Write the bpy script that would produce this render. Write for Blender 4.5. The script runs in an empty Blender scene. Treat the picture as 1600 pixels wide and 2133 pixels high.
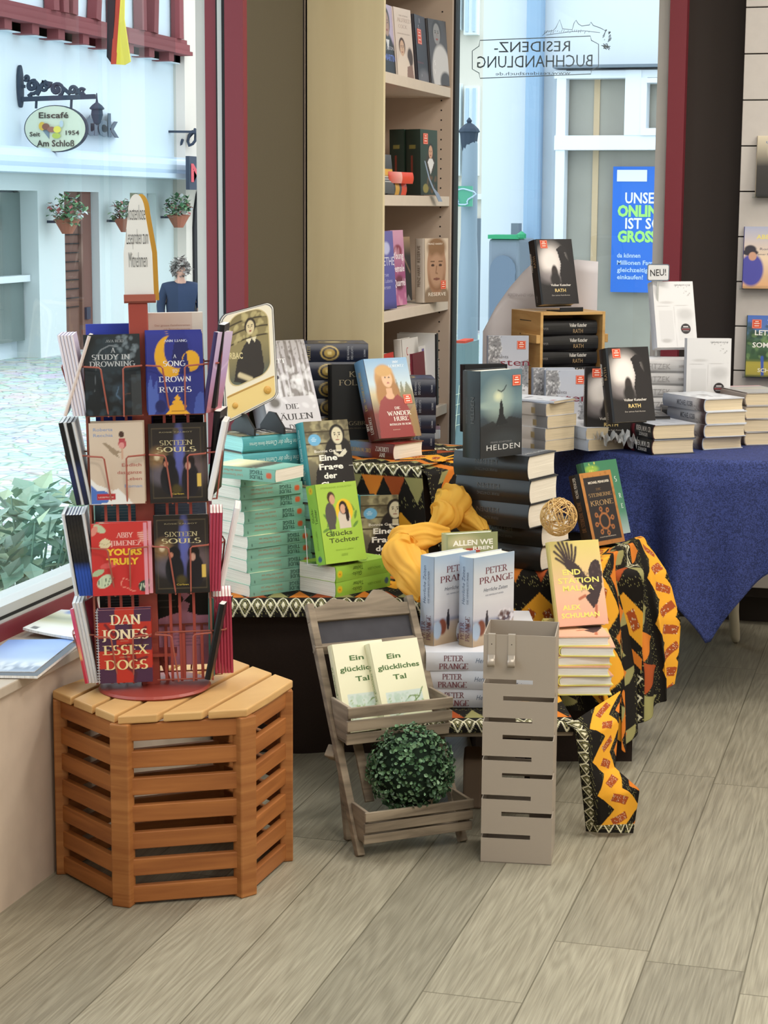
import bpy, math, random
import numpy as np
from mathutils import Vector, Matrix

# ------------------------------------------------------------------ camera
SC = bpy.context.scene
F_PX, CX, CY, CAM_H = 4000.0, 800.0, 1066.5, 1.45
HORIZON, VPX, ROLL = 430.0, 1935.0, 0.006
PITCH = math.atan((CY - HORIZON) / F_PX)
YAW = math.atan((VPX - CX) * math.cos(PITCH) / F_PX)
_fw = np.array([-math.sin(YAW) * math.cos(PITCH), math.cos(YAW) * math.cos(PITCH), -math.sin(PITCH)])
_r0 = np.array([math.cos(YAW), math.sin(YAW), 0.0])
_u0 = np.cross(_r0, _fw)
_rt = _r0 * math.cos(ROLL) + _u0 * math.sin(ROLL)
_up = np.cross(_rt, _fw)
_C = np.array([0.0, 0.0, CAM_H])
cam_data = bpy.data.cameras.new('camera')
cam = bpy.data.objects.new('camera', cam_data)
SC.collection.objects.link(cam)
cam_data.sensor_fit = 'HORIZONTAL'
cam_data.sensor_width = 36.0
cam_data.lens = 36.0 * F_PX / 1600.0
cam_data.clip_end = 300
cam.matrix_world = Matrix(((_rt[0], _up[0], -_fw[0], _C[0]), (_rt[1], _up[1], -_fw[1], _C[1]),
                           (_rt[2], _up[2], -_fw[2], _C[2]), (0, 0, 0, 1)))
SC.camera = cam

def _ray(x, y): return _fw * F_PX + _rt * (x - CX) - _up * (y - CY)
def on_z(x, y, z):
    d = _ray(x, y); return Vector(_C + d * ((z - CAM_H) / d[2]))
def on_y(x, y, Y):
    d = _ray(x, y); return Vector(_C + d * (Y / d[1]))
def on_x(x, y, X):
    d = _ray(x, y); return Vector(_C + d * (X / d[0]))
def facing(x): return math.degrees(YAW) - math.degrees(math.atan((x - CX) / F_PX))   # yaw of a plane square to the view there

# ------------------------------------------------------------------ light and exposure
w = bpy.data.worlds.new('overcast_sky'); SC.world = w; w.use_nodes = True
bg = w.node_tree.nodes['Background']
bg.inputs[0].default_value = (0.86, 0.93, 1.0, 1); bg.inputs[1].default_value = 2.6
SC.view_settings.view_transform = 'Standard'; SC.view_settings.look = 'None'
SC.view_settings.exposure = 0.0; SC.view_settings.gamma = 1.0; SC.view_settings.use_curve_mapping = False
CEIL = 2.95
cy_ = SC.cycles; cy_.max_bounces = 7; cy_.diffuse_bounces = 4; cy_.glossy_bounces = 3; cy_.transmission_bounces = 4; cy_.transparent_max_bounces = 10
cy_.caustics_reflective = False; cy_.caustics_refractive = False; cy_.sample_clamp_indirect = 8.0
LAMPS = [(-0.1, 2.3), (-0.5, 4.6), (0.9, 2.2), (0.6, 4.3), (0.5, 6.0), (-0.1, 0.2), (1.0, 0.2), (2.1, 3.0), (1.9, 5.2)]
LAMP_W, LAMP_COL = 18.5, (1.0, 0.95, 0.87)

# ------------------------------------------------------------------ colours and materials
def lin(c):
    if isinstance(c, str):
        c = c.lstrip('#'); c = tuple(int(c[i:i + 2], 16) for i in (0, 2, 4))
    return tuple((v / 255 / 12.92) if v / 255 <= 0.04045 else ((v / 255 + 0.055) / 1.055) ** 2.4 for v in c)
MATS = {}
def new_mat(name, rough=0.6, spec=0.4, metal=0.0):
    m = bpy.data.materials.new(name); m.use_nodes = True
    b = m.node_tree.nodes['Principled BSDF']
    b.inputs['Roughness'].default_value = rough; b.inputs['Metallic'].default_value = metal
    b.inputs['Specular IOR Level'].default_value = spec
    MATS[name] = m
    return m, m.node_tree.nodes, m.node_tree.links, b
def flat(name, col, rough=0.6, spec=0.4, metal=0.0, noise=0.0, nscale=40.0, stretch=(1, 1, 1), bump=0.0):
    if name in MATS: return name
    m, N, L, b = new_mat(name, rough, spec, metal)
    c = lin(col)
    b.inputs['Base Color'].default_value = (*c, 1)
    if noise or bump:
        tc = N.new('ShaderNodeTexCoord'); mp = N.new('ShaderNodeMapping'); mp.inputs['Scale'].default_value = stretch
        nz = N.new('ShaderNodeTexNoise'); nz.inputs['Scale'].default_value = nscale; nz.inputs['Detail'].default_value = 5
        L.new(tc.outputs['Object'], mp.inputs[0]); L.new(mp.outputs[0], nz.inputs['Vector'])
        if noise:
            mr = N.new('ShaderNodeMapRange'); mr.inputs[1].default_value = 0.3; mr.inputs[2].default_value = 0.7
            mr.inputs[3].default_value = 1 - noise; mr.inputs[4].default_value = 1 + noise
            mx = N.new('ShaderNodeMix'); mx.data_type = 'RGBA'; mx.blend_type = 'MULTIPLY'; mx.inputs[0].default_value = 1
            mx.inputs[6].default_value = (*c, 1)
            L.new(nz.outputs[0], mr.inputs[0]); L.new(mr.outputs[0], mx.inputs[7]); L.new(mx.outputs[2], b.inputs['Base Color'])
        if bump:
            bp = N.new('ShaderNodeBump'); bp.inputs['Strength'].default_value = bump; bp.inputs['Distance'].default_value = 0.002
            L.new(nz.outputs[0], bp.inputs['Height']); L.new(bp.outputs[0], b.inputs['Normal'])
    return name
def inked(name, rough, spec=0.4, coat=0.0, sheen=0.0):
    m, N, L, b = new_mat(name, rough, spec)
    a = N.new('ShaderNodeAttribute'); a.attribute_name = 'ink'
    L.new(a.outputs['Color'], b.inputs['Base Color'])
    if coat: b.inputs['Coat Weight'].default_value = coat; b.inputs['Coat Roughness'].default_value = 0.2
    return name
inked('printed_card', 0.42, 0.35)
inked('glossy_print', 0.3, 0.4, 0.08)
inked('printed_cotton', 0.85, 0.15)
inked('matt_paint', 0.7, 0.25)
def wood(name, c0, c1, scale=(3, 60, 3), rough=0.5, ring=9.0, bump=0.15):
    m, N, L, b = new_mat(name, rough, 0.35)
    tc = N.new('ShaderNodeTexCoord'); oi = N.new('ShaderNodeObjectInfo')
    ad = N.new('ShaderNodeVectorMath'); ad.operation = 'ADD'
    cb = N.new('ShaderNodeCombineXYZ'); ml = N.new('ShaderNodeMath'); ml.operation = 'MULTIPLY'; ml.inputs[1].default_value = 7.3
    L.new(oi.outputs['Random'], ml.inputs[0])
    for i in range(3): L.new(ml.outputs[0], cb.inputs[i])
    L.new(tc.outputs['Object'], ad.inputs[0]); L.new(cb.outputs[0], ad.inputs[1])
    mp = N.new('ShaderNodeMapping'); mp.inputs['Scale'].default_value = scale; L.new(ad.outputs[0], mp.inputs[0])
    nz = N.new('ShaderNodeTexNoise'); nz.inputs['Scale'].default_value = 1.0; nz.inputs['Detail'].default_value = 6; nz.inputs['Distortion'].default_value = 0.6
    L.new(mp.outputs[0], nz.inputs['Vector'])
    rp = N.new('ShaderNodeValToRGB'); rp.color_ramp.elements[0].position = 0.3; rp.color_ramp.elements[1].position = 0.7
    rp.color_ramp.elements[0].color = (*lin(c0), 1); rp.color_ramp.elements[1].color = (*lin(c1), 1)
    L.new(nz.outputs[0], rp.inputs[0]); L.new(rp.outputs[0], b.inputs['Base Color'])
    bp = N.new('ShaderNodeBump'); bp.inputs['Strength'].default_value = bump; bp.inputs['Distance'].default_value = 0.002
    L.new(nz.outputs[0], bp.inputs['Height']); L.new(bp.outputs[0], b.inputs['Normal'])
    return name
def paper(name, col):
    m, N, L, b = new_mat(name, 0.85, 0.15)
    tc = N.new('ShaderNodeTexCoord'); mp = N.new('ShaderNodeMapping'); mp.inputs['Scale'].default_value = (6, 1500, 6)
    nz = N.new('ShaderNodeTexNoise'); nz.inputs['Scale'].default_value = 1.0; nz.inputs['Detail'].default_value = 2
    L.new(tc.outputs['Object'], mp.inputs[0]); L.new(mp.outputs[0], nz.inputs['Vector'])
    c = lin(col)
    rp = N.new('ShaderNodeValToRGB'); rp.color_ramp.elements[0].position = 0.3; rp.color_ramp.elements[1].position = 0.62
    rp.color_ramp.elements[0].color = (c[0] * .72, c[1] * .7, c[2] * .66, 1); rp.color_ramp.elements[1].color = (*c, 1)
    L.new(nz.outputs[0], rp.inputs[0]); L.new(rp.outputs[0], b.inputs['Base Color'])
    return name
def glass(name, tint=(1, 1, 1), refl=1.0):
    m = bpy.data.materials.new(name); m.use_nodes = True; N, L = m.node_tree.nodes, m.node_tree.links
    N.clear(); out = N.new('ShaderNodeOutputMaterial'); mix = N.new('ShaderNodeMixShader')
    tr = N.new('ShaderNodeBsdfTransparent'); tr.inputs[0].default_value = (*tint, 1)
    gl = N.new('ShaderNodeBsdfGlossy'); gl.inputs['Roughness'].default_value = 0.01
    fr = N.new('ShaderNodeFresnel'); fr.inputs[0].default_value = 1.45
    ml = N.new('ShaderNodeMath'); ml.operation = 'MULTIPLY'; ml.inputs[1].default_value = refl
    ge = N.new('ShaderNodeNewGeometry'); fb = N.new('ShaderNodeMath'); fb.operation = 'SUBTRACT'; fb.inputs[0].default_value = refl
    L.new(ge.outputs['Backfacing'], fb.inputs[1]); fb.use_clamp = True; L.new(fb.outputs[0], ml.inputs[1])
    L.new(fr.outputs[0], ml.inputs[0]); L.new(ml.outputs[0], mix.inputs[0]); L.new(tr.outputs[0], mix.inputs[1]); L.new(gl.outputs[0], mix.inputs[2])
    L.new(mix.outputs[0], out.inputs[0]); MATS[name] = m; return name
glass('window_glass', (0.93, 0.97, 0.97), 1.0); glass('clear_acrylic', (0.93, 0.95, 0.95), 1.3)
paper('white_pages', 'EDE6D8'); paper('cream_pages', 'E4D3B4'); paper('bright_pages', 'F4F2F0'); paper('teal_pages', 'A9E0DC')

# ------------------------------------------------------------------ mesh builder
class MB:
    def __init__(s): s.v, s.c, s.f, s.m = [], [], [], []
    def add(s, vs, fs, mat, col=(1, 1, 1)):
        o = len(s.v); s.v += [tuple(p) for p in vs]
        if isinstance(col, list): s.c += col
        else: s.c += [col] * len(vs)
        s.f += [tuple(i + o for i in f) for f in fs]; s.m += [mat] * len(fs)
    def box(s, a, b, mat, M=None, col=(1, 1, 1)):
        (x0, y0, z0), (x1, y1, z1) = a, b
        vs = [Vector(p) for p in ((x0, y0, z0), (x1, y0, z0), (x1, y1, z0), (x0, y1, z0), (x0, y0, z1), (x1, y0, z1), (x1, y1, z1), (x0, y1, z1))]
        if M is not None: vs = [M @ p for p in vs]
        s.add(vs, [(0, 3, 2, 1), (4, 5, 6, 7), (0, 1, 5, 4), (1, 2, 6, 5), (2, 3, 7, 6), (3, 0, 4, 7)], mat, col)
    def beam(s, p, q, wd, th, mat, up=(0, 0, 1), col=(1, 1, 1)):        # a bar from p to q, wd sideways, th along up
        p, q = Vector(p), Vector(q); d = (q - p); ln = d.length; d.normalize()
        sd = d.cross(Vector(up)).normalized(); u2 = sd.cross(d)
        M = Matrix(((d.x, sd.x, u2.x, p.x), (d.y, sd.y, u2.y, p.y), (d.z, sd.z, u2.z, p.z), (0, 0, 0, 1)))
        s.box((0, -wd / 2, -th / 2), (ln, wd / 2, th / 2), mat, M, col)
    def prism(s, poly, h, mat, M=None, col=(1, 1, 1)):                  # polygon in xy, raised 0..h in z
        n = len(poly); vs = [Vector((x, y, 0)) for x, y in poly] + [Vector((x, y, h)) for x, y in poly]
        if M is not None: vs = [M @ p for p in vs]
        s.add(vs, [tuple(range(n - 1, -1, -1)), tuple(range(n, 2 * n))] + [(i, (i + 1) % n, n + (i + 1) % n, n + i) for i in range(n)], mat, col)
    def tube(s, pts, r, mat, n=8, closed=False, col=(1, 1, 1)):
        P = [Vector(p) for p in pts]; k = len(P); rs = r if isinstance(r, (list, tuple)) else [r] * k
        vs, prev = [], None
        for i in range(k):
            a, b = (P[(i - 1) % k], P[(i + 1) % k]) if closed else (P[max(i - 1, 0)], P[min(i + 1, k - 1)])
            d = (b - a)
            if d.length < 1e-9: d = Vector((0, 0, 1))
            d.normalize()
            if prev is None: prev = d.orthogonal().normalized()
            prev = (prev - d * prev.dot(d))
            prev = prev.normalized() if prev.length > 1e-6 else d.orthogonal().normalized()
            q = d.cross(prev)
            vs += [P[i] + (prev * math.cos(2 * math.pi * j / n) + q * math.sin(2 * math.pi * j / n)) * rs[i] for j in range(n)]
        fs = [(i * n + j, i * n + (j + 1) % n, ((i + 1) % k) * n + (j + 1) % n, ((i + 1) % k) * n + j) for i in range(k if closed else k - 1) for j in range(n)]
        if not closed: fs += [tuple(range(n - 1, -1, -1)), tuple((k - 1) * n + j for j in range(n))]
        s.add(vs, fs, mat, col)
    def lathe(s, prof, mat, n=24, M=None, col=(1, 1, 1)):               # prof: (radius, z)
        vs = [Vector((r * math.cos(2 * math.pi * j / n), r * math.sin(2 * math.pi * j / n), z)) for r, z in prof for j in range(n)]
        if M is not None: vs = [M @ p for p in vs]
        k = len(prof)
        fs = [(i * n + j, i * n + (j + 1) % n, (i + 1) * n + (j + 1) % n, (i + 1) * n + j) for i in range(k - 1) for j in range(n)]
        fs += [tuple(range(n - 1, -1, -1)), tuple((k - 1) * n + j for j in range(n))]
        s.add(vs, fs, mat, col)
    def grid(s, P, mat, cols=None):                                     # P[i][j] points; cols same shape
        a, b = len(P), len(P[0])
        vs = [tuple(p) for row in P for p in row]
        c = [tuple(q) for row in cols for q in row] if cols is not None else (1, 1, 1)
        s.add(vs, [(i * b + j, i * b + j + 1, (i + 1) * b + j + 1, (i + 1) * b + j) for i in range(a - 1) for j in range(b - 1)], mat, c)
    def mesh(s, name):
        me = bpy.data.meshes.new(name); me.from_pydata(s.v, [], s.f)
        names = list(dict.fromkeys(s.m))
        for n in names: me.materials.append(MATS[n])
        ix = {n: i for i, n in enumerate(names)}
        me.polygons.foreach_set('material_index', [ix[n] for n in s.m])
        at = me.color_attributes.new('ink', 'FLOAT_COLOR', 'POINT')
        at.data.foreach_set('color', np.array([(c[0], c[1], c[2], 1.0) for c in s.c], dtype=np.float32).ravel())
        me.update(); return me
    def build(s, name, parent=None, smooth=False, bevel=0.0, loc=None, solid=0.0, me=None):
        me = me or s.mesh(name)
        if smooth: me.polygons.foreach_set('use_smooth', [True] * len(me.polygons))
        o = bpy.data.objects.new(name, me); SC.collection.objects.link(o)
        if parent is not None: o.parent = parent
        if solid:
            md = o.modifiers.new('thickness', 'SOLIDIFY'); md.thickness = solid
        if bevel:
            md = o.modifiers.new('bevel', 'BEVEL'); md.width = bevel; md.segments = 2; md.limit_method = 'ANGLE'
        return o
def tag(o, label, cat, group=None):
    o['label'] = label; o['category'] = cat
    if group: o['group'] = group
    return o
def thing(name, label, cat, M=None, group=None):
    o = bpy.data.objects.new(name, None); SC.collection.objects.link(o); o.empty_display_size = 0.03
    if M is not None: o.matrix_world = M if isinstance(M, Matrix) else Matrix.Translation(Vector(M))
    return tag(o, label, cat, group)
def struct(o): o['kind'] = 'structure'; return o
def RZ(deg): return Matrix.Rotation(math.radians(deg), 4, 'Z')
def RX(deg): return Matrix.Rotation(math.radians(deg), 4, 'X')
def RY(deg): return Matrix.Rotation(math.radians(deg), 4, 'Y')
def TR(p): return Matrix.Translation(Vector(p))
def ordinal(i): return ['first', 'second', 'third', 'fourth', 'fifth', 'sixth', 'seventh', 'eighth', 'ninth', 'tenth', 'eleventh', 'twelfth', 'thirteenth'][i]
def level(i, n): return 'top' if i == n - 1 else 'bottom' if i == 0 else ordinal(n - 1 - i) + ' from the top'
rng = random.Random(7)

# ------------------------------------------------------------------ lettering
_TXT = {}
def _sans(s, bold, spacing):
    k = (s, bold, spacing)
    if k not in _TXT:
        cu = bpy.data.curves.new('lettering', 'FONT'); cu.body = s; cu.resolution_u = 2; cu.offset = bold; cu.space_character = spacing
        ob = bpy.data.objects.new('lettering', cu); me = ob.to_mesh()
        _TXT[k] = ([(v.co.x, v.co.y) for v in me.vertices], [tuple(p.vertices) for p in me.polygons])
        ob.to_mesh_clear(); bpy.data.objects.remove(ob); bpy.data.curves.remove(cu)
    return _TXT[k]
def _arc(cx, cy, rx, ry, a0, a1, n=10):
    return [(cx + rx * math.cos(math.radians(a0 + (a1 - a0) * i / n)), cy + ry * math.sin(math.radians(a0 + (a1 - a0) * i / n))) for i in range(n + 1)]
# roman capitals: width, strokes, feet (serif points)
_ROM = {
 'A': (.74, [[(.04, 0), (.37, 1)], [(.37, 1), (.70, 0)], [(.16, .36), (.58, .36)]], [(.04, 0), (.70, 0)]),
 'B': (.60, [[(.12, 0), (.12, 1)], [(.12, 1)] + _arc(.3, .77, .19, .23, 90, -90) + [(.12, .54)], [(.12, .54)] + _arc(.32, .27, .22, .27, 90, -90) + [(.12, 0)]], [(.1, 0), (.1, 1)]),
 'C': (.70, [_arc(.40, .5, .34, .5, 52, 308, 16)], []),
 'D': (.76, [[(.12, 0), (.12, 1)], [(.12, 1)] + _arc(.3, .5, .40, .5, 90, -90, 14) + [(.12, 0)]], [(.1, 0), (.1, 1)]),
 'E': (.58, [[(.12, 0), (.12, 1)], [(.12, .98), (.52, .98)], [(.12, .53), (.44, .53)], [(.12, .02), (.54, .02)], [(.52, 1), (.52, .86)], [(.54, 0), (.54, .15)]], [(.1, 0), (.1, 1)]),
 'F': (.54, [[(.12, 0), (.12, 1)], [(.12, .98), (.52, .98)], [(.12, .52), (.42, .52)], [(.52, 1), (.52, .86)]], [(.12, 0), (.1, 1)]),
 'G': (.74, [_arc(.40, .5, .34, .5, 52, 340, 16), [(.66, .02), (.66, .42)]], [(.66, .42)]),
 'H': (.76, [[(.12, 0), (.12, 1)], [(.64, 0), (.64, 1)], [(.12, .52), (.64, .52)]], [(.12, 0), (.12, 1), (.64, 0), (.64, 1)]),
 'I': (.30, [[(.15, 0), (.15, 1)]], [(.15, 0), (.15, 1)]),
 'J': (.36, [[(.20, 1), (.20, -.05)], _arc(.06, -.05, .14, .16, 0, -110, 6)], [(.2, 1)]),
 'K': (.70, [[(.12, 0), (.12, 1)], [(.58, 1), (.14, .48)], [(.26, .6), (.66, 0)]], [(.12, 0), (.12, 1), (.58, 1), (.64, 0)]),
 'L': (.56, [[(.12, 0), (.12, 1)], [(.12, .02), (.52, .02)], [(.52, 0), (.52, .16)]], [(.12, 0), (.12, 1)]),
 'M': (.90, [[(.12, 0), (.14, 1)], [(.14, 1), (.45, .05)], [(.45, .05), (.76, 1)], [(.76, 1), (.78, 0)]], [(.12, 0), (.78, 0), (.1, 1), (.8, 1)]),
 'N': (.78, [[(.12, 0), (.12, 1)], [(.12, 1), (.66, 0)], [(.66, 0), (.66, 1)]], [(.12, 0), (.66, 1), (.08, 1)]),
 'O': (.80, [_arc(.40, .5, .34, .5, 0, 360, 22)], []),
 'P': (.58, [[(.12, 0), (.12, 1)], [(.12, 1)] + _arc(.3, .74, .22, .26, 90, -90) + [(.12, .48)]], [(.12, 0), (.1, 1)]),
 'Q': (.80, [_arc(.40, .5, .34, .5, 0, 360, 22), [(.46, .1), (.74, -.14)]], []),
 'R': (.66, [[(.12, 0), (.12, 1)], [(.12, 1)] + _arc(.3, .75, .2, .25, 90, -90) + [(.12, .5)], [(.3, .5), (.64, 0)]], [(.12, 0), (.1, 1), (.62, 0)]),
 'S': (.56, [_arc(.28, .74, .2, .26, 40, 260, 10) + _arc(.28, .26, .22, .26, 80, -140, 10)], []),
 'T': (.64, [[(.32, 0), (.32, 1)], [(.04, .98), (.60, .98)], [(.04, 1), (.04, .84)], [(.6, 1), (.6, .84)]], [(.32, 0)]),
 'U': (.74, [[(.12, 1), (.12, .32)] + _arc(.37, .3, .25, .3, 180, 360, 10) + [(.62, 1)]], [(.12, 1), (.62, 1)]),
 'V': (.72, [[(.04, 1), (.37, 0)], [(.37, 0), (.68, 1)]], [(.04, 1), (.68, 1)]),
 'W': (1.0, [[(.04, 1), (.3, 0)], [(.3, 0), (.5, .9)], [(.5, .9), (.72, 0)], [(.72, 0), (.96, 1)]], [(.04, 1), (.96, 1)]),
 'X': (.68, [[(.06, 1), (.62, 0)], [(.04, 0), (.60, 1)]], [(.06, 1), (.62, 0), (.04, 0), (.6, 1)]),
 'Y': (.68, [[(.04, 1), (.34, .46)], [(.64, 1), (.34, .46)], [(.34, .46), (.34, 0)]], [(.04, 1), (.64, 1), (.34, 0)]),
 'Z': (.62, [[(.06, .98), (.56, .98)], [(.56, 1), (.04, 0)], [(.04, .02), (.58, .02)]], []),
 ' ': (.34, [], []), '-': (.4, [[(.06, .4), (.34, .4)]], []), '.': (.24, [[(.1, 0), (.1, .1)]], []),
}
def _roman(s, wt, spacing):
    k = ('roman', s, wt, spacing)
    if k in _TXT: return _TXT[k]
    vs, fs, x = [], [], 0.0
    for ch in s:
        up = ch
        um = {'Ä': 'A', 'Ö': 'O', 'Ü': 'U'}.get(up)
        wd, strokes, feet = _ROM.get(um or up, _ROM['O'])
        st = [list(q) for q in strokes]
        if um: st += [[(wd / 2 - .12, 1.12), (wd / 2 - .12, 1.22)], [(wd / 2 + .12, 1.12), (wd / 2 + .12, 1.22)]]
        for q in st:
            o = len(vs); k2 = len(q)
            for i, (px, py) in enumerate(q):
                ax, ay = q[max(i - 1, 0)]; bx, by = q[min(i + 1, k2 - 1)]
                if i and (px, py) == q[i - 1]: ax, ay = q[max(i - 2, 0)]
                dx, dy = bx - ax, by - ay; ln = math.hypot(dx, dy) or 1
                th = wt * (.38 + .62 * abs(dy) / ln) / 2
                if k2 == 2 and dx > 0 and dy > 0 and dx / ln > .15: th *= .55
                vs += [(x + px - dy / ln * th, py + dx / ln * th), (x + px + dy / ln * th, py - dx / ln * th)]
            fs += [(o + 2 * i, o + 2 * i + 1, o + 2 * i + 3, o + 2 * i + 2) for i in range(k2 - 1)]
        for (px, py) in feet:
            o = len(vs); d = .05; y0, y1 = (py, py + d) if py < .5 else (py - d, py)
            vs += [(x + px - wt * 1.1, y0), (x + px + wt * 1.1, y0), (x + px + wt * 1.1, y1), (x + px - wt * 1.1, y1)]; fs.append((o, o + 1, o + 2, o + 3))
        x += wd * spacing + .06
    _TXT[k] = (vs, fs); return _TXT[k]
def letters(mb, s, O, ux, uy, h, col, mat='printed_card', width=None, align='c', bold=0.0, italic=0.0, roman=0, spacing=1.0, rise=0.0):
    """s set with cap height h, base line at O running along unit vector ux, letters upright along uy"""
    O, ux, uy = Vector(O), Vector(ux), Vector(uy)
    vs, fs = _roman(s, roman, spacing) if roman else _sans(s, bold, spacing)
    if not vs: return
    cap = 1.0 if roman else 0.70
    k = h / cap
    x0 = min(v[0] for v in vs); x1 = max(v[0] for v in vs)
    kx = k if width is None else width / max(x1 - x0, 1e-6)
    off = {'c': (x0 + x1) / 2, 'l': x0, 'r': x1}[align]
    n = ux.cross(uy)
    mb.add([O + ux * ((v[0] - off) * kx + v[1] * k * italic) + uy * (v[1] * k) + n * rise for v in vs], fs, mat, lin(col))

# ------------------------------------------------------------------ painted cover pictures
class Pic:
    def __init__(s, wm, hm, px=0.0021, base='FFFFFF'):
        s.nx, s.ny = max(3, int(wm / px)), max(3, int(hm / px))
        s.asp = hm / wm
        s.u, s.v = np.meshgrid(np.linspace(0, 1, s.nx), np.linspace(0, 1, s.ny))
        s.a = np.zeros((s.ny, s.nx, 3)); s.a[:] = lin(base)
    def mixin(s, m, c): s.a = s.a * (1 - m[..., None]) + np.array(lin(c)) * m[..., None]; return s
    def grad(s, stops, axis='v'):
        t = s.v if axis == 'v' else s.u
        for i in range(3): s.a[..., i] = np.interp(t, [q[0] for q in stops], [lin(q[1])[i] for q in stops])
        return s
    def ell(s, u, v, ru, rv, c, soft=.12, rot=0, a=1.0):
        du, dv = (s.u - u), (s.v - v) * s.asp
        r = math.radians(rot); x = du * math.cos(r) + dv * math.sin(r); y = -du * math.sin(r) + dv * math.cos(r)
        d = np.sqrt((x / ru) ** 2 + (y / (rv * s.asp)) ** 2)
        return s.mixin(np.clip((1 - d) / max(soft, 1e-3) + .5, 0, 1) * a, c)
    def poly(s, pts, c, a=1.0):
        ins = np.zeros_like(s.u, dtype=bool); n = len(pts)
        for i in range(n):
            (x0, y0), (x1, y1) = pts[i], pts[(i + 1) % n]
            if y0 == y1: continue
            cond = ((s.v >= min(y0, y1)) & (s.v < max(y0, y1)))
            ins ^= cond & (s.u < x0 + (s.v - y0) * (x1 - x0) / (y1 - y0))
        return s.mixin(ins * a, c)
    def rect(s, u0, v0, u1, v1, c, a=1.0): return s.mixin(((s.u >= u0) & (s.u <= u1) & (s.v >= v0) & (s.v <= v1)) * a, c)
    def line(s, pts, wd, c, a=1.0):
        m = np.zeros_like(s.u)
        for (x0, y0), (x1, y1) in zip(pts, pts[1:]):
            dx, dy = x1 - x0, (y1 - y0) * s.asp; l2 = dx * dx + dy * dy + 1e-9
            t = np.clip(((s.u - x0) * dx + (s.v - y0) * s.asp * dy) / l2, 0, 1)
            d = np.hypot(s.u - x0 - t * dx, (s.v - y0) * s.asp - t * dy)
            m = np.maximum(m, np.clip((wd - d) / (wd * .6) + .3, 0, 1))
        return s.mixin(m * a, c)
    def speck(s, c, n, size, seed=1, box=(0, 0, 1, 1), a=1.0, thin=1.0):
        r = np.random.RandomState(seed)
        for _ in range(n):
            s.ell(box[0] + r.rand() * (box[2] - box[0]), box[1] + r.rand() * (box[3] - box[1]), size * (.5 + r.rand()), size * (.5 + r.rand()) * thin / s.asp, c, .5, r.rand() * 180, a)
        return s
    def lines(s, c, u0, u1, vs, th=.006, a=.8, seed=3):                    # rows of small print
        r = np.random.RandomState(seed)
        for v in vs: s.rect(u0 + r.rand() * .06, v, u1 - r.rand() * .1, v + th, c, a)
        return s
    def face(s, u, v, r, skin='C9A183', hair='3A2A20', long=False):
        if long: s.ell(u, v - r * .7 / s.asp, r * 1.25, r * 1.9 / s.asp, hair)
        s.ell(u, v + r * .25 / s.asp, r * 1.08, r * 1.15 / s.asp, hair).ell(u, v, r * .78, r * 1.05 / s.asp, skin)
        for k in (-1, 1): s.ell(u + k * r * .32, v + r * .12 / s.asp, r * .13, r * .07 / s.asp, '2E2420').rect(u + k * r * .32 - r * .18, v + r * .3 / s.asp, u + k * r * .32 + r * .18, v + r * .36 / s.asp, hair)
        s.line([(u, v + .05 * r), (u + .06 * r, v - .2 * r / s.asp)], .05 * r, '8F6A55').ell(u, v - r * .52 / s.asp, r * .26, r * .09 / s.asp, '8C3F38')
        return s
    def put(s, mb, O, ux, uy, wm, hm, mat='printed_card', rise=0.0003):
        O, ux, uy = np.array(O), np.array(ux), np.array(uy); n = np.cross(ux, uy)
        P = O + n * rise + s.u[..., None] * wm * ux + s.v[..., None] * hm * uy
        mb.grid(P.tolist(), mat, s.a.tolist())

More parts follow.
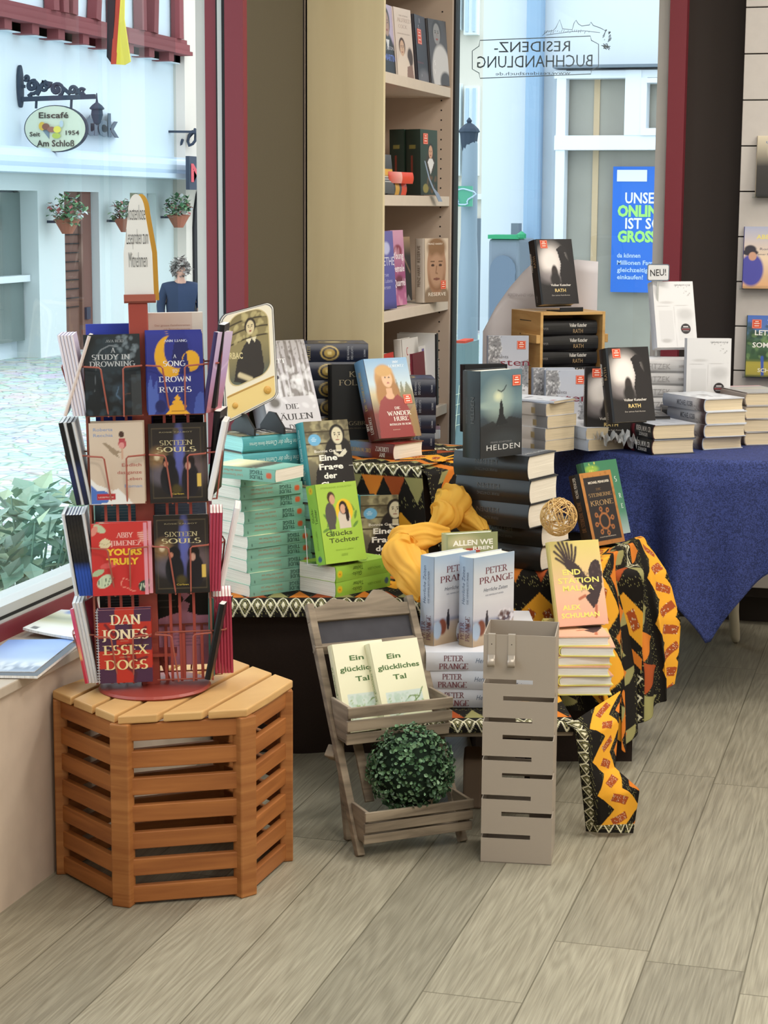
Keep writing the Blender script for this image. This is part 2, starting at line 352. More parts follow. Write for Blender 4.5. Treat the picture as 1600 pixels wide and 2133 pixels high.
# ================================================================== the room
WX = -1.785                                   # face of the low wall under the side window
BY = 6.8                                      # back wall with the second window
def floor_mat():
    m, N, L, b = new_mat('oak_laminate', 0.42, 0.4)
    def math_(op, a, c=None):
        n = N.new('ShaderNodeMath'); n.operation = op
        for i, q in enumerate((a, c)):
            if q is None: continue
            if isinstance(q, (int, float)): n.inputs[i].default_value = q
            else: L.new(q, n.inputs[i])
        return n.outputs[0]
    tc = N.new('ShaderNodeTexCoord'); sp = N.new('ShaderNodeSeparateXYZ'); L.new(tc.outputs['Object'], sp.inputs[0])
    PW, PL = 0.1905, 1.22
    xs = math_('DIVIDE', math_('ADD', sp.outputs[0], 0.083), PW); col = math_('FLOOR', xs)
    wn = N.new('ShaderNodeTexWhiteNoise'); wn.noise_dimensions = '1D'; L.new(col, wn.inputs['W'])
    ys = math_('ADD', math_('DIVIDE', sp.outputs[1], PL), wn.outputs['Value']); row = math_('FLOOR', ys)
    cb = N.new('ShaderNodeCombineXYZ'); L.new(col, cb.inputs[0]); L.new(row, cb.inputs[1])
    w2 = N.new('ShaderNodeTexWhiteNoise'); w2.noise_dimensions = '2D'; L.new(cb.outputs[0], w2.inputs['Vector'])
    fx = math_('FRACT', xs); fy = math_('FRACT', ys)
    ex = math_('MINIMUM', fx, math_('SUBTRACT', 1, fx)); ey = math_('MINIMUM', fy, math_('SUBTRACT', 1, fy))
    joint = math_('MAXIMUM', math_('LESS_THAN', ex, 0.008), math_('LESS_THAN', ey, 0.0013))
    # grain: long cathedral figure, shifted per plank
    sh = N.new('ShaderNodeVectorMath'); sh.operation = 'SCALE'; L.new(w2.outputs['Color'], sh.inputs[0]); sh.inputs['Scale'].default_value = 37
    ad = N.new('ShaderNodeVectorMath'); ad.operation = 'ADD'; L.new(tc.outputs['Object'], ad.inputs[0]); L.new(sh.outputs[0], ad.inputs[1])
    mp = N.new('ShaderNodeMapping'); mp.inputs['Scale'].default_value = (8, .55, 1); L.new(ad.outputs[0], mp.inputs[0])
    wv = N.new('ShaderNodeTexNoise'); wv.inputs['Scale'].default_value = 1.0; wv.inputs['Detail'].default_value = 3; wv.inputs['Roughness'].default_value = .45; L.new(mp.outputs[0], wv.inputs['Vector'])
    rings = math_('SINE', math_('MULTIPLY', wv.outputs[0], 150.0))
    mp2 = N.new('ShaderNodeMapping'); mp2.inputs['Scale'].default_value = (300, 8, 1); L.new(ad.outputs[0], mp2.inputs[0])
    n2 = N.new('ShaderNodeTexNoise'); n2.inputs['Scale'].default_value = 1.0; n2.inputs['Detail'].default_value = 3; L.new(mp2.outputs[0], n2.inputs['Vector'])
    fig = math_('ADD', math_('MULTIPLY', rings, 0.10), math_('MULTIPLY', n2.outputs[0], 1.0))
    rp = N.new('ShaderNodeValToRGB'); L.new(fig, rp.inputs[0])
    rp.color_ramp.elements[0].position = .12; rp.color_ramp.elements[1].position = .86
    rp.color_ramp.elements[0].color = (*lin('756F5F'), 1); rp.color_ramp.elements[1].color = (*lin('A39D8A'), 1)
    hs = N.new('ShaderNodeHueSaturation'); L.new(rp.outputs[0], hs.inputs['Color'])
    L.new(math_('ADD', math_('MULTIPLY', w2.outputs['Value'], 0.30), 0.86), hs.inputs['Value'])
    mx = N.new('ShaderNodeMix'); mx.data_type = 'RGBA'; L.new(math_('MULTIPLY', joint, .75), mx.inputs[0]); L.new(hs.outputs[0], mx.inputs[6]); mx.inputs[7].default_value = (*lin('55503F'), 1)
    L.new(mx.outputs[2], b.inputs['Base Color'])
    bp = N.new('ShaderNodeBump'); bp.inputs['Strength'].default_value = .25; bp.inputs['Distance'].default_value = .002
    L.new(math_('SUBTRACT', fig, joint), bp.inputs['Height']); L.new(bp.outputs[0], b.inputs['Normal'])
    L.new(math_('ADD', math_('MULTIPLY', n2.outputs[0], .15), .33), b.inputs['Roughness'])
floor_mat()
flat('wall_plaster', 'C9B7A6', .85, .2, noise=.05, nscale=14, bump=.1)
flat('sill_board', 'B9AC9C', .6, .3, noise=.04)
flat('white_plaster', 'DAD5CC', .9, .2)
flat('red_frame', '7C2A35', .45, .4); flat('grey_frame', 'C6C4C0', .55, .3, noise=.04, nscale=8); flat('silver_bead', 'C2C3C0', .35, .5)
flat('black_gasket', '1D1B1C', .6, .3)
flat('olive_fabric', '5C5546', .95, .1, noise=.07, nscale=900)
flat('dark_fabric_and_shade', '3F3936', .95, .1, noise=.06, nscale=700)
flat('slat_panel', 'C9C2BC', .5, .35, noise=.02)
m = MB(); m.box((-2.0, -2.5, -.06), (3.2, BY + .2, 0), 'oak_laminate'); struct(m.build('floor'))
m = MB(); m.box((-2.0, -2.5, CEIL), (3.2, BY + .2, CEIL + .1), 'white_plaster'); struct(m.build('ceiling'))
m = MB(); m.box((3.1, -2.5, 0), (3.2, BY + .2, CEIL), 'white_plaster'); struct(m.build('wall_right'))
m = MB(); m.box((-2.0, -2.6, 0), (3.2, -2.5, CEIL), 'white_plaster'); struct(m.build('wall_front'))
GX = -1.965
m = MB()
m.box((-2.12, -2.5, -.35), (WX, 5.02, .455), 'wall_plaster'); m.box((-2.12, -2.5, 2.62), (WX, 5.02, CEIL), 'wall_plaster')
m.box((-2.12, -2.5, .455), (WX, 0.9, 2.62), 'wall_plaster'); struct(m.build('wall_left'))
m = MB(); m.box((GX - .03, .9, .455), (WX + .012, 4.96, .478), 'sill_board'); struct(m.build('trim_1', bevel=.003))
# side window: red rail below, stepped jamb of grey, red and silver profiles at the far end
m = MB(); YJ = 4.955
m.box((-2.06, .9, .478), (GX, YJ, .516), 'red_frame'); m.box((-2.06, .9, .516), (GX - .006, YJ, .523), 'silver_bead'); m.box((-2.06, .9, .523), (GX - .010, YJ, .530), 'black_gasket'); m.box((-2.06, .9, .530), (GX - .012, YJ, .552), 'silver_bead')
for i, (pa, pb, mt) in enumerate(((412, 431, 'grey_frame'), (431, 453, 'red_frame'), (453, 456, 'black_gasket'), (456, 465, 'silver_bead'), (465, 471, 'black_gasket'), (471, 509, 'red_frame'))):
    y_ = YJ - .003 * i; m.box((on_y(pa, 600, y_).x, y_, .478), (on_y(pb, 600, y_).x, 4.972 if i else 5.06, 2.62), mt)
m.box((-2.06, .9, 2.54), (GX, YJ, 2.62), 'red_frame'); m.box((-2.06, .85, .478), (GX, .93, 2.62), 'red_frame')
win1 = struct(m.build('window_1'))
m = MB(); m.box((-2.024, .93, .545), (-2.018, 5.05, 2.56), 'window_glass'); m.build('pane', win1)
# dark fabric pillar between side window and bookcase
m = MB(); ym_ = on_x(631, 600, WX).y; m.box((-1.80, 4.97, -.3), (WX, ym_, CEIL), 'olive_fabric'); m.box((-1.90, 5.06, -.3), (WX - .012, 5.51, CEIL), 'dark_fabric_and_shade'); m.box((-1.98, 5.51, -.3), (WX - .015, 6.9, CEIL), 'dark_fabric_and_shade'); struct(m.build('wall_pillar'))  # strip by the bookcase is recessed, its shade put into a darker colour
# back window
m = MB()
x0, x1 = -1.66, -.93
m.box((x1, BY - .02, .3), (-.887, BY + .16, 2.7), 'grey_frame'); m.box((-.887, BY - .06, .3), (-.829, BY + .14, 2.7), 'red_frame')
m.box((-2.02, BY - .02, .3), (x0 + .0, BY + .1, 2.7), 'black_gasket'); m.box((x0, BY - .02, .30), (x1, BY + .12, .40), 'red_frame'); m.box((x0, BY - .02, 2.62), (x1, BY + .12, 2.7), 'red_frame')
win2 = struct(m.build('window_2'))
m = MB(); m.box((x0, BY + .03, .4), (x1, BY + .036, 2.62), 'window_glass'); m.build('pane', win2)
# shop lettering on the outer face of the pane, so it reads backwards from inside
m = MB(); gy = BY + .04
def glass_pt(x, y): p = on_y(x, y, gy); return Vector((p.x, gy, p.z))
flat('grey_vinyl', '8A9098', .6, .2)
L_, R_ = glass_pt(983, 120), glass_pt(1247, 105)
def gtext(s, xc, yb, hpx, wpx, bold=0.0):
    p = glass_pt(xc, yb); k = (glass_pt(xc + wpx / 2, yb) - glass_pt(xc - wpx / 2, yb)).length; hh = abs(glass_pt(xc, yb - hpx).z - p.z)
    letters(m, s, p, (-1, 0, .0), (0, 0, 1), hh, '6F767E', 'printed_card', width=k, bold=bold)
gtext('RESIDENZ-', 1108, 108, 22, 158); gtext('BUCHHANDLUNG', 1113, 140, 25, 240); gtext('www.residenzbuch.de', 1110, 156, 7, 156)
fr = [(1000, 84), (1230, 75), (1232, 84), (1247, 92), (1247, 138), (1232, 146), (1231, 154), (1000, 163), (998, 152), (984, 144), (984, 106), (998, 96)]
m.tube([glass_pt(*p) for p in fr], .0016, 'grey_vinyl', 5, True)
r2 = random.Random(3)
def hpts(pts, r=.0012): m.tube([glass_pt(*p) for p in pts], r, 'grey_vinyl', 4)
top = [(1130, 72), (1138, 66), (1146, 64), (1152, 66), (1158, 52), (1163, 66)]
hpts([(1130, 74), (1140, 65), (1152, 64), (1158, 58), (1166, 41), (1172, 60), (1192, 62), (1196, 48), (1200, 42), (1205, 50), (1212, 54), (1228, 52), (1231, 46), (1236, 53), (1250, 58), (1258, 62)])
hpts([(1138, 73), (1160, 70), (1190, 66), (1215, 64), (1250, 68)])
for i in range(22):
    x = 1134 + i * 4.4; hpts([(x, 71 - r2.random() * 6), (x + 2, 66 - r2.random() * 5)], .0009)
for i in range(16):
    a = r2.random() * 6.28; q = 8 + r2.random() * 6; hpts([(1264 + q * .8 * math.cos(a), 76 + q * math.sin(a)), (1264 + 4 * math.cos(a + .5), 76 + 14 * math.sin(a + .4))], .0016)
    hpts([(1250 + r2.random() * 24, 90 + r2.random() * 12), (1252 + r2.random() * 20, 94 + r2.random() * 10)], .0016)
m.build('shop_lettering', win2)
m = MB()
m.box((-.829, BY, -.05), (3.2, BY + .2, CEIL), 'dark_fabric_and_shade'); m.box((-2.02, BY, -.05), (-.829, BY + .2, .3), 'dark_fabric_and_shade'); m.box((-2.02, BY, 2.7), (-.829, BY + .2, CEIL), 'dark_fabric_and_shade')
struct(m.build('wall_back'))
m = MB(); sy = BY - .09
zs = [on_y(1570, q, sy).z for q in (15, 112)]; pitch = zs[0] - zs[1]; z = zs[0]
sx = on_y(1541, 400, sy).x
while z > .2: z -= pitch
while z < CEIL - .02:
    m.box((sx, sy, max(z + .002, .12)), (3.1, sy + .02, min(z + pitch - .002, CEIL)), 'slat_panel'); z += pitch
m.box((sx + .004, sy + .02, .1), (3.1, BY, CEIL), 'dark_fabric_and_shade'); struct(m.build('wall_slatted', bevel=.0015))
# ceiling lamps
flat('lamp_housing', 'E8E8E6', .4, .4)
lm, N, L, b = new_mat('lamp_diffuser', .5); b.inputs['Emission Color'].default_value = (1, .95, .86, 1); b.inputs['Emission Strength'].default_value = 6
for i, (x, y) in enumerate(LAMPS):
    t = thing('ceiling_lamp', 'square recessed ceiling lamp above the book displays, out of the picture', 'lamp', (x, y, CEIL - .03), 'ceiling lamps')
    m = MB(); m.box((-.32, -.32, 0), (.32, -.29, .03), 'lamp_housing'); m.box((-.32, .29, 0), (.32, .32, .03), 'lamp_housing'); m.box((-.32, -.29, 0), (-.29, .29, .03), 'lamp_housing'); m.box((.29, -.29, 0), (.32, .29, .03), 'lamp_housing'); m.build('housing', t)
    m = MB(); m.box((-.29, -.29, .012), (.29, .29, .02), 'lamp_diffuser'); m.build('diffuser', t)
    ld = bpy.data.lights.new('lamp_light', 'AREA'); ld.energy = LAMP_W; ld.color = LAMP_COL; ld.size = .56
    lo = bpy.data.objects.new('lamp_light', ld); SC.collection.objects.link(lo); lo.parent = t; lo.location = (0, 0, .005)

# ================================================================== the street outside
GZ = -.3
def cobble():
    m, N, L, b = new_mat('cobbles', .8, .3)
    tc = N.new('ShaderNodeTexCoord'); vo = N.new('ShaderNodeTexVoronoi'); vo.feature = 'DISTANCE_TO_EDGE'; vo.inputs['Scale'].default_value = 7
    v2 = N.new('ShaderNodeTexVoronoi'); v2.inputs['Scale'].default_value = 7
    L.new(tc.outputs['Object'], vo.inputs['Vector']); L.new(tc.outputs['Object'], v2.inputs['Vector'])
    rp = N.new('ShaderNodeValToRGB'); rp.color_ramp.elements[0].position = .0; rp.color_ramp.elements[1].position = .08
    rp.color_ramp.elements[0].color = (*lin('8B9490'), 1); rp.color_ramp.elements[1].color = (*lin('C3CCC8'), 1)
    L.new(vo.outputs['Distance'], rp.inputs[0])
    mx = N.new('ShaderNodeMix'); mx.data_type = 'RGBA'; mx.blend_type = 'SOFT_LIGHT'; mx.inputs[0].default_value = .35
    L.new(rp.outputs[0], mx.inputs[6]); L.new(v2.outputs['Color'], mx.inputs[7]); L.new(mx.outputs[2], b.inputs['Base Color'])
cobble()
m = MB(); m.box((-40, -10, GZ - .1), (-2.03, 60, GZ), 'cobbles'); m.box((-2.03, BY + .25, GZ - .1), (30, 60, GZ), 'cobbles'); o = m.build('street_ground'); struct(o)
XF = on_z(0, 760, GZ).x
def ff(x, y, d=0.0): return on_x(x, y, XF + d)
def fbox(mb, xa, ya, xb, yb, d0, d1, mat):
    xm, ym = (xa + xb) / 2, (ya + yb) / 2
    y0, y1 = ff(xa, ym).y, ff(xb, ym).y; z0, z1 = ff(xm, yb).z, ff(xm, ya).z
    mb.box((XF + d0, min(y0, y1), z0), (XF + d1, max(y0, y1), z1), mat)
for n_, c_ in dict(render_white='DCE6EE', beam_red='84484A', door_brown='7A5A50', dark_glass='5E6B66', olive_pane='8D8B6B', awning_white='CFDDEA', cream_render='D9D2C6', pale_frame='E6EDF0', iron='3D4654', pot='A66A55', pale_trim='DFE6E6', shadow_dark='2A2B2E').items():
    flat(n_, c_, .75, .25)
flat('outer_glass', '6F7B78', .12, .6); flat('shop_glass', '9D988C', .25, .4, noise=.12, nscale=2.5)
cafe = thing('cafe_building', 'white half-timbered café building with red beams across the street', 'building', (XF, ff(180, 740).y, GZ))
ci = cafe.matrix_world.inverted()
def cpart(name, mb, parent=None, **k):
    o = mb.build(name, parent or cafe, **k)
    o.matrix_parent_inverse = (parent or cafe).matrix_world.inverted() if parent is None else Matrix()
    return o
yA, yB = ff(-260, 500).y, ff(362, 500).y
m = MB()
zt = ff(200, 400).z                                     # top of the ground floor openings
ops = [(-60, 80), (135, 207), (272, 326)]
def fy(px): return ff(px, 500).y
edges = [yA] + [fy(q) for o_ in ops for q in o_] + [yB]
for i in range(0, len(edges), 2): m.box((XF - .4, edges[i], GZ), (XF, edges[i + 1], zt), 'pale_trim')
m.box((XF - .4, yA, zt), (XF, yB, ff(180, 330).z), 'pale_trim'); m.box((XF - .4, yA, ff(180, 330).z), (XF + .02, yB, 3.3), 'render_white'); m.box((XF - .4, yA, 3.3), (XF + .12, yB, 6.2), 'render_white')
m.box((XF - .42, yA, GZ), (XF - .3, yB, 6), 'render_white')
cpart('facade', m)
m = MB(); fbox(m, -60, 400, 80, 580, -.25, -.22, 'outer_glass'); fbox(m, -60, 590, 80, 720, -.25, -.18, 'outer_glass'); fbox(m, -60, 578, 80, 592, -.25, -.1, 'pale_frame'); cpart('shop_window', m)
m = MB(); fbox(m, 135, 398, 207, 738, -.2, -.14, 'door_brown'); fbox(m, 186, 398, 207, 738, -.14, -.1, 'door_brown')
for k in range(13): fbox(m, 139, 412 + k * 19, 184, 414 + k * 19, -.14, -.12, 'shadow_dark')
fbox(m, 192, 640, 200, 665, -.1, -.07, 'iron'); cpart('door', m)
m = MB(); fbox(m, 272, 398, 326, 735, -.25, -.2, 'olive_pane'); fbox(m, 318, 398, 326, 735, -.2, -.12, 'pale_frame'); cpart('side_window', m)
m = MB(); y0, y1 = fy(-260), fy(388)
m.tube([(XF + .35, y0, 1.93), (XF + .35, y1, 1.93)], .12, 'awning_white', 12); m.box((XF, y0, 1.97), (XF + .4, y1, 2.06), 'awning_white'); m.box((XF + .02, y0, 1.79), (XF + .5, y1, 1.85), 'awning_white')
cpart('awning', m, smooth=False)
m = MB(); ey = ff(200, 60).y
m.box((XF, yA, 3.44), (XF + .26, yB, 3.54), 'beam_red'); m.box((XF, yA, 3.40), (XF + .30, yB, 3.45), 'beam_red')
m.box((XF, yA, 3.54), (XF + .22, yB, 3.60), 'beam_red')
cpart('bressumer_beam', m)
m = MB()
for k in range(24):
    y = yA + .35 + k * .66
    if y < yB - .1: m.box((XF, y, 3.29), (XF + .26, y + .17, 3.41), 'beam_red')
m.box((XF, yA, 3.31), (XF + .12, yB, 3.4), 'iron'); cpart('joist_ends', m)
for (a_, b_, lean) in ((85, 96, 3), (105, 115, 1), (124, 130, -4), (172, 184, -10), (213, 226, 0), (268, 274, 1), (292, 306, -6), (345, 356, 0)):
    m = MB(); m.beam((XF + .2, fy(a_) , 3.6), (XF + .2, fy(a_) - lean * .03, 5.6), .14, .12, 'beam_red', up=(1, 0, 0)); cpart('timber_post', m)
# neighbouring house with the shop sign
t = thing('corner_house', 'cream rendered house at the right of the white café across the street', 'building', (XF + .1, fy(400), GZ))
m = MB(); m.box((XF - .4, yB, GZ), (XF + .18, fy(640), 6.5), 'cream_render'); o = m.build('facade', t); o.matrix_parent_inverse = t.matrix_world.inverted()
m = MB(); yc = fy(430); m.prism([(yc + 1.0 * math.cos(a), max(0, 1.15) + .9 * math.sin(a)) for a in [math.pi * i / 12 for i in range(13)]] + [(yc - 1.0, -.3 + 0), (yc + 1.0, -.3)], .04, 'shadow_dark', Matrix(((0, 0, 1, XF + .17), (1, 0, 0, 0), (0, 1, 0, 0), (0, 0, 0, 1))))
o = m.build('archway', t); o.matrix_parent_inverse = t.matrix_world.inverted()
t = thing('magazine_sign', 'dark hanging shop sign with red letters on the cream house', 'sign', ff(410, 400, .7))
m = MB(); p = ff(395, 395, .7); dz = ff(395, 330).z - ff(395, 395).z; m.box((p.x - .05, p.y, p.z), (p.x, p.y + 1.6, p.z + dz), 'iron'); 
p0 = Vector((p.x + .004, p.y + .04, p.z + dz * .25)); letters(m, 'MAG', p0, (0, 1, 0), (0, 0, 1), dz * .52, 'C23A48', align='l', bold=.03, width=1.3, rise=.004)
o = m.build('sign_board', t); o.matrix_parent_inverse = t.matrix_world.inverted()
m = MB(); q = ff(378, 290, .2); 
for k in range(5):
    a0 = k * 1.1; m.tube([(q.x + .1 * k + .1 * math.cos(a0 + s * .6), q.y + .25 + .1 * math.sin(a0 + s * .6), q.z + .02 * k + .1 * math.sin(s * .9)) for s in range(8)], .02, 'iron', 5)
m.beam((XF, q.y, q.z + .1), (XF + .9, q.y + .3, q.z + .1), .03, .03, 'iron'); o = m.build('scroll_bracket', t); o.matrix_parent_inverse = t.matrix_world.inverted()

# oval hanging sign of the ice cream parlour, turned to face along the street
SY = on_x(40, 180, XF + .03).y
def sp(x, y): return on_y(x, y, SY)
t = thing('hanging_sign', 'oval pale green ice cream parlour sign hanging from a wrought iron bracket', 'sign', sp(115, 268))
ti = t.matrix_world.inverted()
m = MB(); c = sp(115, 268); rx = (sp(180, 268).x - sp(50, 268).x) / 2; rz = (sp(115, 222).z - sp(115, 320).z) / 2
for (k, d0, d1, mt) in ((1.0, 0, .06, 'iron'), (.965, -.006, 0, 'sign_cream')):
    flat('sign_cream', 'D5DCC4', .6, .3)
    m.prism([(rx * k * math.cos(a), rz * k * math.sin(a)) for a in [2 * math.pi * i / 40 for i in range(40)]], d1 - d0, mt, Matrix(((1, 0, 0, c.x), (0, 0, 1, c.y + d0), (0, 1, 0, c.z), (0, 0, 0, 1))))
def st_(s, x, yb, hpx, wpx, col='4A4038', rot=0):
    p = sp(x, yb); k = (sp(x + wpx / 2, yb) - sp(x - wpx / 2, yb)).length; hh = sp(x, yb - hpx).z - p.z
    ca, sa = math.cos(rot), math.sin(rot)
    letters(m, s, p + Vector((0, -.016, 0)), (ca, 0, sa), (-sa, 0, ca), hh, col, width=k, bold=.02)
st_('Eiscafé', 113, 246, 12, 62); st_('Seit', 74, 284, 9, 22); st_('1954', 152, 281, 9, 28); st_('Am Schloß', 117, 305, 13, 78)
for (x, y, rx_, rz_, cc) in ((90, 263, 7, 9, 'D8B24A'), (98, 264, 8, 7, '8A5B4A'), (110, 270, 9, 6, '9B6A5A'), (122, 270, 8, 7, 'E4D65A'), (120, 283, 9, 6, 'B5C35A'), (131, 258, 4, 7, 'B8C8CE')):
    p = sp(x, y); rr = (sp(x + rx_, y).x - p.x); rq = sp(x, y - rz_).z - p.z
    m.add([p + Vector((rr * math.cos(a), -.012 - .0002 * x, rq * math.sin(a))) for a in [2 * math.pi * i / 14 for i in range(14)]], [tuple(range(14))], 'printed_card', lin(cc))
m.add([sp(90, 272) + Vector((0, -.013, 0)), sp(104, 290) + Vector((0, -.013, 0)), sp(104, 266) + Vector((0, -.013, 0))], [(0, 1, 2)], 'printed_card', lin('7E8C96'))
o = m.build('sign_plate', t); o.matrix_parent_inverse = ti
m = MB(); pc = sp(40, 180)
m.lathe([(0.001, 0), (.06, 0), (.06, .03), (0.001, .04)], 'iron', 20, Matrix(((0, 0, 1, pc.x), (1, 0, 0, pc.y), (0, 7.0 * .55, 0, pc.z), (0, 0, 0, 1))) )
m.beam(sp(42, 207), sp(198, 201), .05, .05, 'iron')
def scroll(cx, cy, r, turns, a0, k=.02):
    m.tube([sp(cx + (r - r * .8 * s / 20) * math.cos(a0 + turns * s / 20 * 6.28), cy - (r - r * .8 * s / 20) * math.sin(a0 + turns * s / 20 * 6.28)) for s in range(21)], k, 'iron', 6)
scroll(67, 180, 16, 1.4, -1.8); scroll(70, 178, 11, 1.2, 1.2); scroll(55, 162, 6, 1, 4); scroll(93, 182, 11, 1.2, .4); scroll(118, 186, 15, 1.5, -1.2); scroll(118, 184, 8, 1, 2); scroll(152, 188, 10, 1.3, -1); scroll(170, 192, 8, 1, .6); scroll(100, 176, 8, 1.1, 2)
for a_, b_ in (((77, 198), (92, 170)), ((88, 170), (108, 174)), ((130, 182), (146, 196)), ((52, 180), (44, 180)), ((160, 190), (176, 198)), ((60, 196), (66, 205))): m.beam(sp(*a_), sp(*b_), .035, .035, 'iron')
for x in (76, 149): m.tube([sp(x, 206), sp(x - 1, 226)], .015, 'iron', 5)
o = m.build('scrolled_bracket', t); o.matrix_parent_inverse = ti
m = MB(); lp = sp(201, 205); k = sp(211, 205).x - sp(201, 205).x
m.lathe([(.02, .55 * 1), (.03, .35), (.05, .22), (.18, .12), (.27, .02), (.27, -.02), (.20, -.05), (.22, -.22), (.13, -.52), (.05, -.58), (.01, -.6)], 'iron', 12, TR(sp(202, 226)) @ Matrix.Scale(k / .19, 4))
o = m.build('lantern', t); o.matrix_parent_inverse = ti
# raised metal letters on the façade
t = thing('metal_lettering', 'grey raised metal letters on the white café wall behind the oval sign', 'lettering', ff(190, 275))
m = MB(); p = ff(132, 280, .12); hh = ff(132, 222).z - ff(132, 280).z
flat('grey_metal', '6D7884', .5, .4)
for d in range(7): letters(m, 'Bistick', ff(128, 275, .05 + .02 * d), (0, 1, 0), (0, 0, 1), hh * .85, '5F6B78', 'matt_paint', width=(ff(246, 270).y - ff(128, 270).y), align='l', bold=.025)
o = m.build('letters', t); o.matrix_parent_inverse = t.matrix_world.inverted()
# flag
flat('flag_black', '3A3537', .9, .1); flat('flag_red', 'C2503F', .9, .1); flat('flag_gold', 'E3CF4E', .9, .1)
t = thing('hanging_flag', 'black red and gold flag hanging from the timbered café front', 'flag', ff(245, 60, .8))
FY = on_x(245, 60, XF + .9).y
def fp(x, y, d=0): p = on_y(x, y, FY); return Vector((p.x, p.y + d, p.z))
for nm, mt, pts in (('black_stripe', 'flag_black', [(222, -40), (240, -40), (238, 40), (234, 134), (220, 118), (222, 60)]), ('red_stripe', 'flag_red', [(238, -40), (256, -40), (254, 30), (243, 134), (233, 134), (236, 40)]), ('flag_pole', 'iron', [(262, -300), (266, -300), (259, -40), (255, -40)]), ('gold_stripe', 'flag_gold', [(253, -40), (258, -40), (262, 40), (271, 128), (258, 135), (242, 134), (250, 50)])):
    m = MB(); n = len(pts); m.add([fp(x, y, .05 * math.sin(x * .35)) for x, y in pts], [tuple(range(n))], mt); o = m.build(nm, t, solid=.02); o.matrix_parent_inverse = t.matrix_world.inverted()
# flower pots on the wall
def leaf_cluster(mb, c, rx, ry, rz, n, size, cols, seed):
    r = random.Random(seed)
    for i in range(n):
        while True:
            p = Vector((r.uniform(-1, 1), r.uniform(-1, 1), r.uniform(-1, 1)))
            if p.length <= 1: break
        q = Vector((c[0] + p.x * rx, c[1] + p.y * ry, c[2] + p.z * rz)); M = TR(q) @ Matrix.Rotation(r.uniform(0, 6.28), 4, 'Z') @ Matrix.Rotation(r.uniform(-1, 1), 4, 'X')
        s = size * r.uniform(.6, 1.2)
        mb.add([M @ Vector(k) for k in ((0, 0, 0), (s * .4, s * .5, .1 * s), (0, s * 1.1, 0), (-s * .4, s * .5, .1 * s))], [(0, 1, 2, 3)], 'matt_paint', lin(cols[r.randrange(len(cols))]))
for i, (x, y, wpx, lab) in enumerate(((140, 440, 24, 'hanging terracotta flower pot left of the brown café door'), (372, 430, 22, 'hanging terracotta flower pot at the right corner of the café'), (262, 438, 20, 'hanging flower pot half hidden behind the white tongue-shaped header card'))):
    p = ff(x, y + 25, .25); t = thing('hanging_flower_pot', lab, 'flower pot', p, 'flower pots on the café wall')
    k = wpx / 24
    m = MB(); m.lathe([(.06, -.12), (.10, -.05), (.14, .02), (.16, .04), (.13, .05), (.12, 0)], 'pot', 14); m.box((-.26, -.01, .0), (-.12, .01, .03), 'iron'); m.build('pot', t)
    m = MB(); leaf_cluster(m, (0, 0, .14), .2 * k, .26 * k, .18 * k, 260, .07, ['4E7A56', '6B9A6A', '8FB98A', '3E5F46', 'A9C7A0', '4E7A56', 'D9DFE0', 'C87A78'], i); m.build('foliage', t)
# passer-by
flat('navy_coat', '2F3B52', .85, .2); flat('grey_coat', '5F5F60', .85, .2); flat('grey_hair', '8E8A86', .9, .1, noise=.2, nscale=30); flat('skin', 'C49A86', .6, .3); flat('dark_trousers', '30343C', .9, .1)
pp = on_z(378, 800, GZ); ph = TR((pp.x, pp.y, GZ)) @ RZ(35)
t = thing('person', 'person with grey hair in a navy jacket walking past outside the window', 'person', ph)
k = 1.0
hz = on_y(372, 575, pp.y).z - GZ
m = MB()
def skin_fig(name, verts, edges, parent, mat, sub=1):
    me = bpy.data.meshes.new(name); me.from_pydata([v[:3] for v in verts], edges, []); me.materials.append(MATS[mat])
    o = bpy.data.objects.new(name, me); SC.collection.objects.link(o); o.parent = parent
    sk = o.modifiers.new('skin', 'SKIN'); sk.use_smooth_shade = True
    for i, v in enumerate(verts): 
        sv = me.skin_vertices[0].data[i]; sv.radius = (v[3], v[4] if len(v) > 4 else v[3]); sv.use_root = (i == 0)
    sb = o.modifiers.new('smooth', 'SUBSURF'); sb.levels = sub; sb.render_levels = sub
    return o
H = hz + .11; s = H / 1.7
V = [(0, 0, .92, .15, .12), (0, 0, 1.12, .15, .11), (0, 0, 1.36, .17, .11), (0, -.01, 1.46, .06), (0, -.03, 1.55, .055), (0, -.05, 1.62, .085, .09), (0, -.04, 1.68, .07),
     (.2, 0, 1.38, .065), (.27, -.02, 1.12, .05), (.26, -.16, .9, .035), (-.2, 0, 1.38, .065), (-.27, .02, 1.12, .05), (-.26, -.06, .88, .035),
     (.1, 0, .85, .1), (.11, -.06, .48, .065), (.11, .05, .08, .045), (.11, -.1, .04, .04), (-.1, 0, .85, .1), (-.11, .1, .48, .065), (-.11, .25, .1, .045), (-.11, .12, .04, .04)]
E_ = [(0, 1), (1, 2), (2, 3), (3, 4), (4, 5), (5, 6), (2, 7), (7, 8), (8, 9), (2, 10), (10, 11), (11, 12), (0, 13), (13, 14), (14, 15), (15, 16), (0, 17), (17, 18), (18, 19), (19, 20)]
sc_ = lambda L: [tuple(q * s for q in v) for v in L]
skin_fig('body', sc_(V), E_, t, 'skin')
skin_fig('navy_jacket', sc_([(0, 0, .80, .23, .18), (0, 0, 1.12, .23, .18), (0, 0, 1.36, .24, .17), (0, 0, 1.49, .125), (.22, 0, 1.38, .085), (.29, -.02, 1.12, .07), (.28, -.14, .93, .055), (-.22, 0, 1.38, .085), (-.29, .02, 1.12, .07), (-.28, -.05, .92, .055)]), [(0, 1), (1, 2), (2, 3), (2, 4), (4, 5), (5, 6), (2, 7), (7, 8), (8, 9)], t, 'navy_coat')
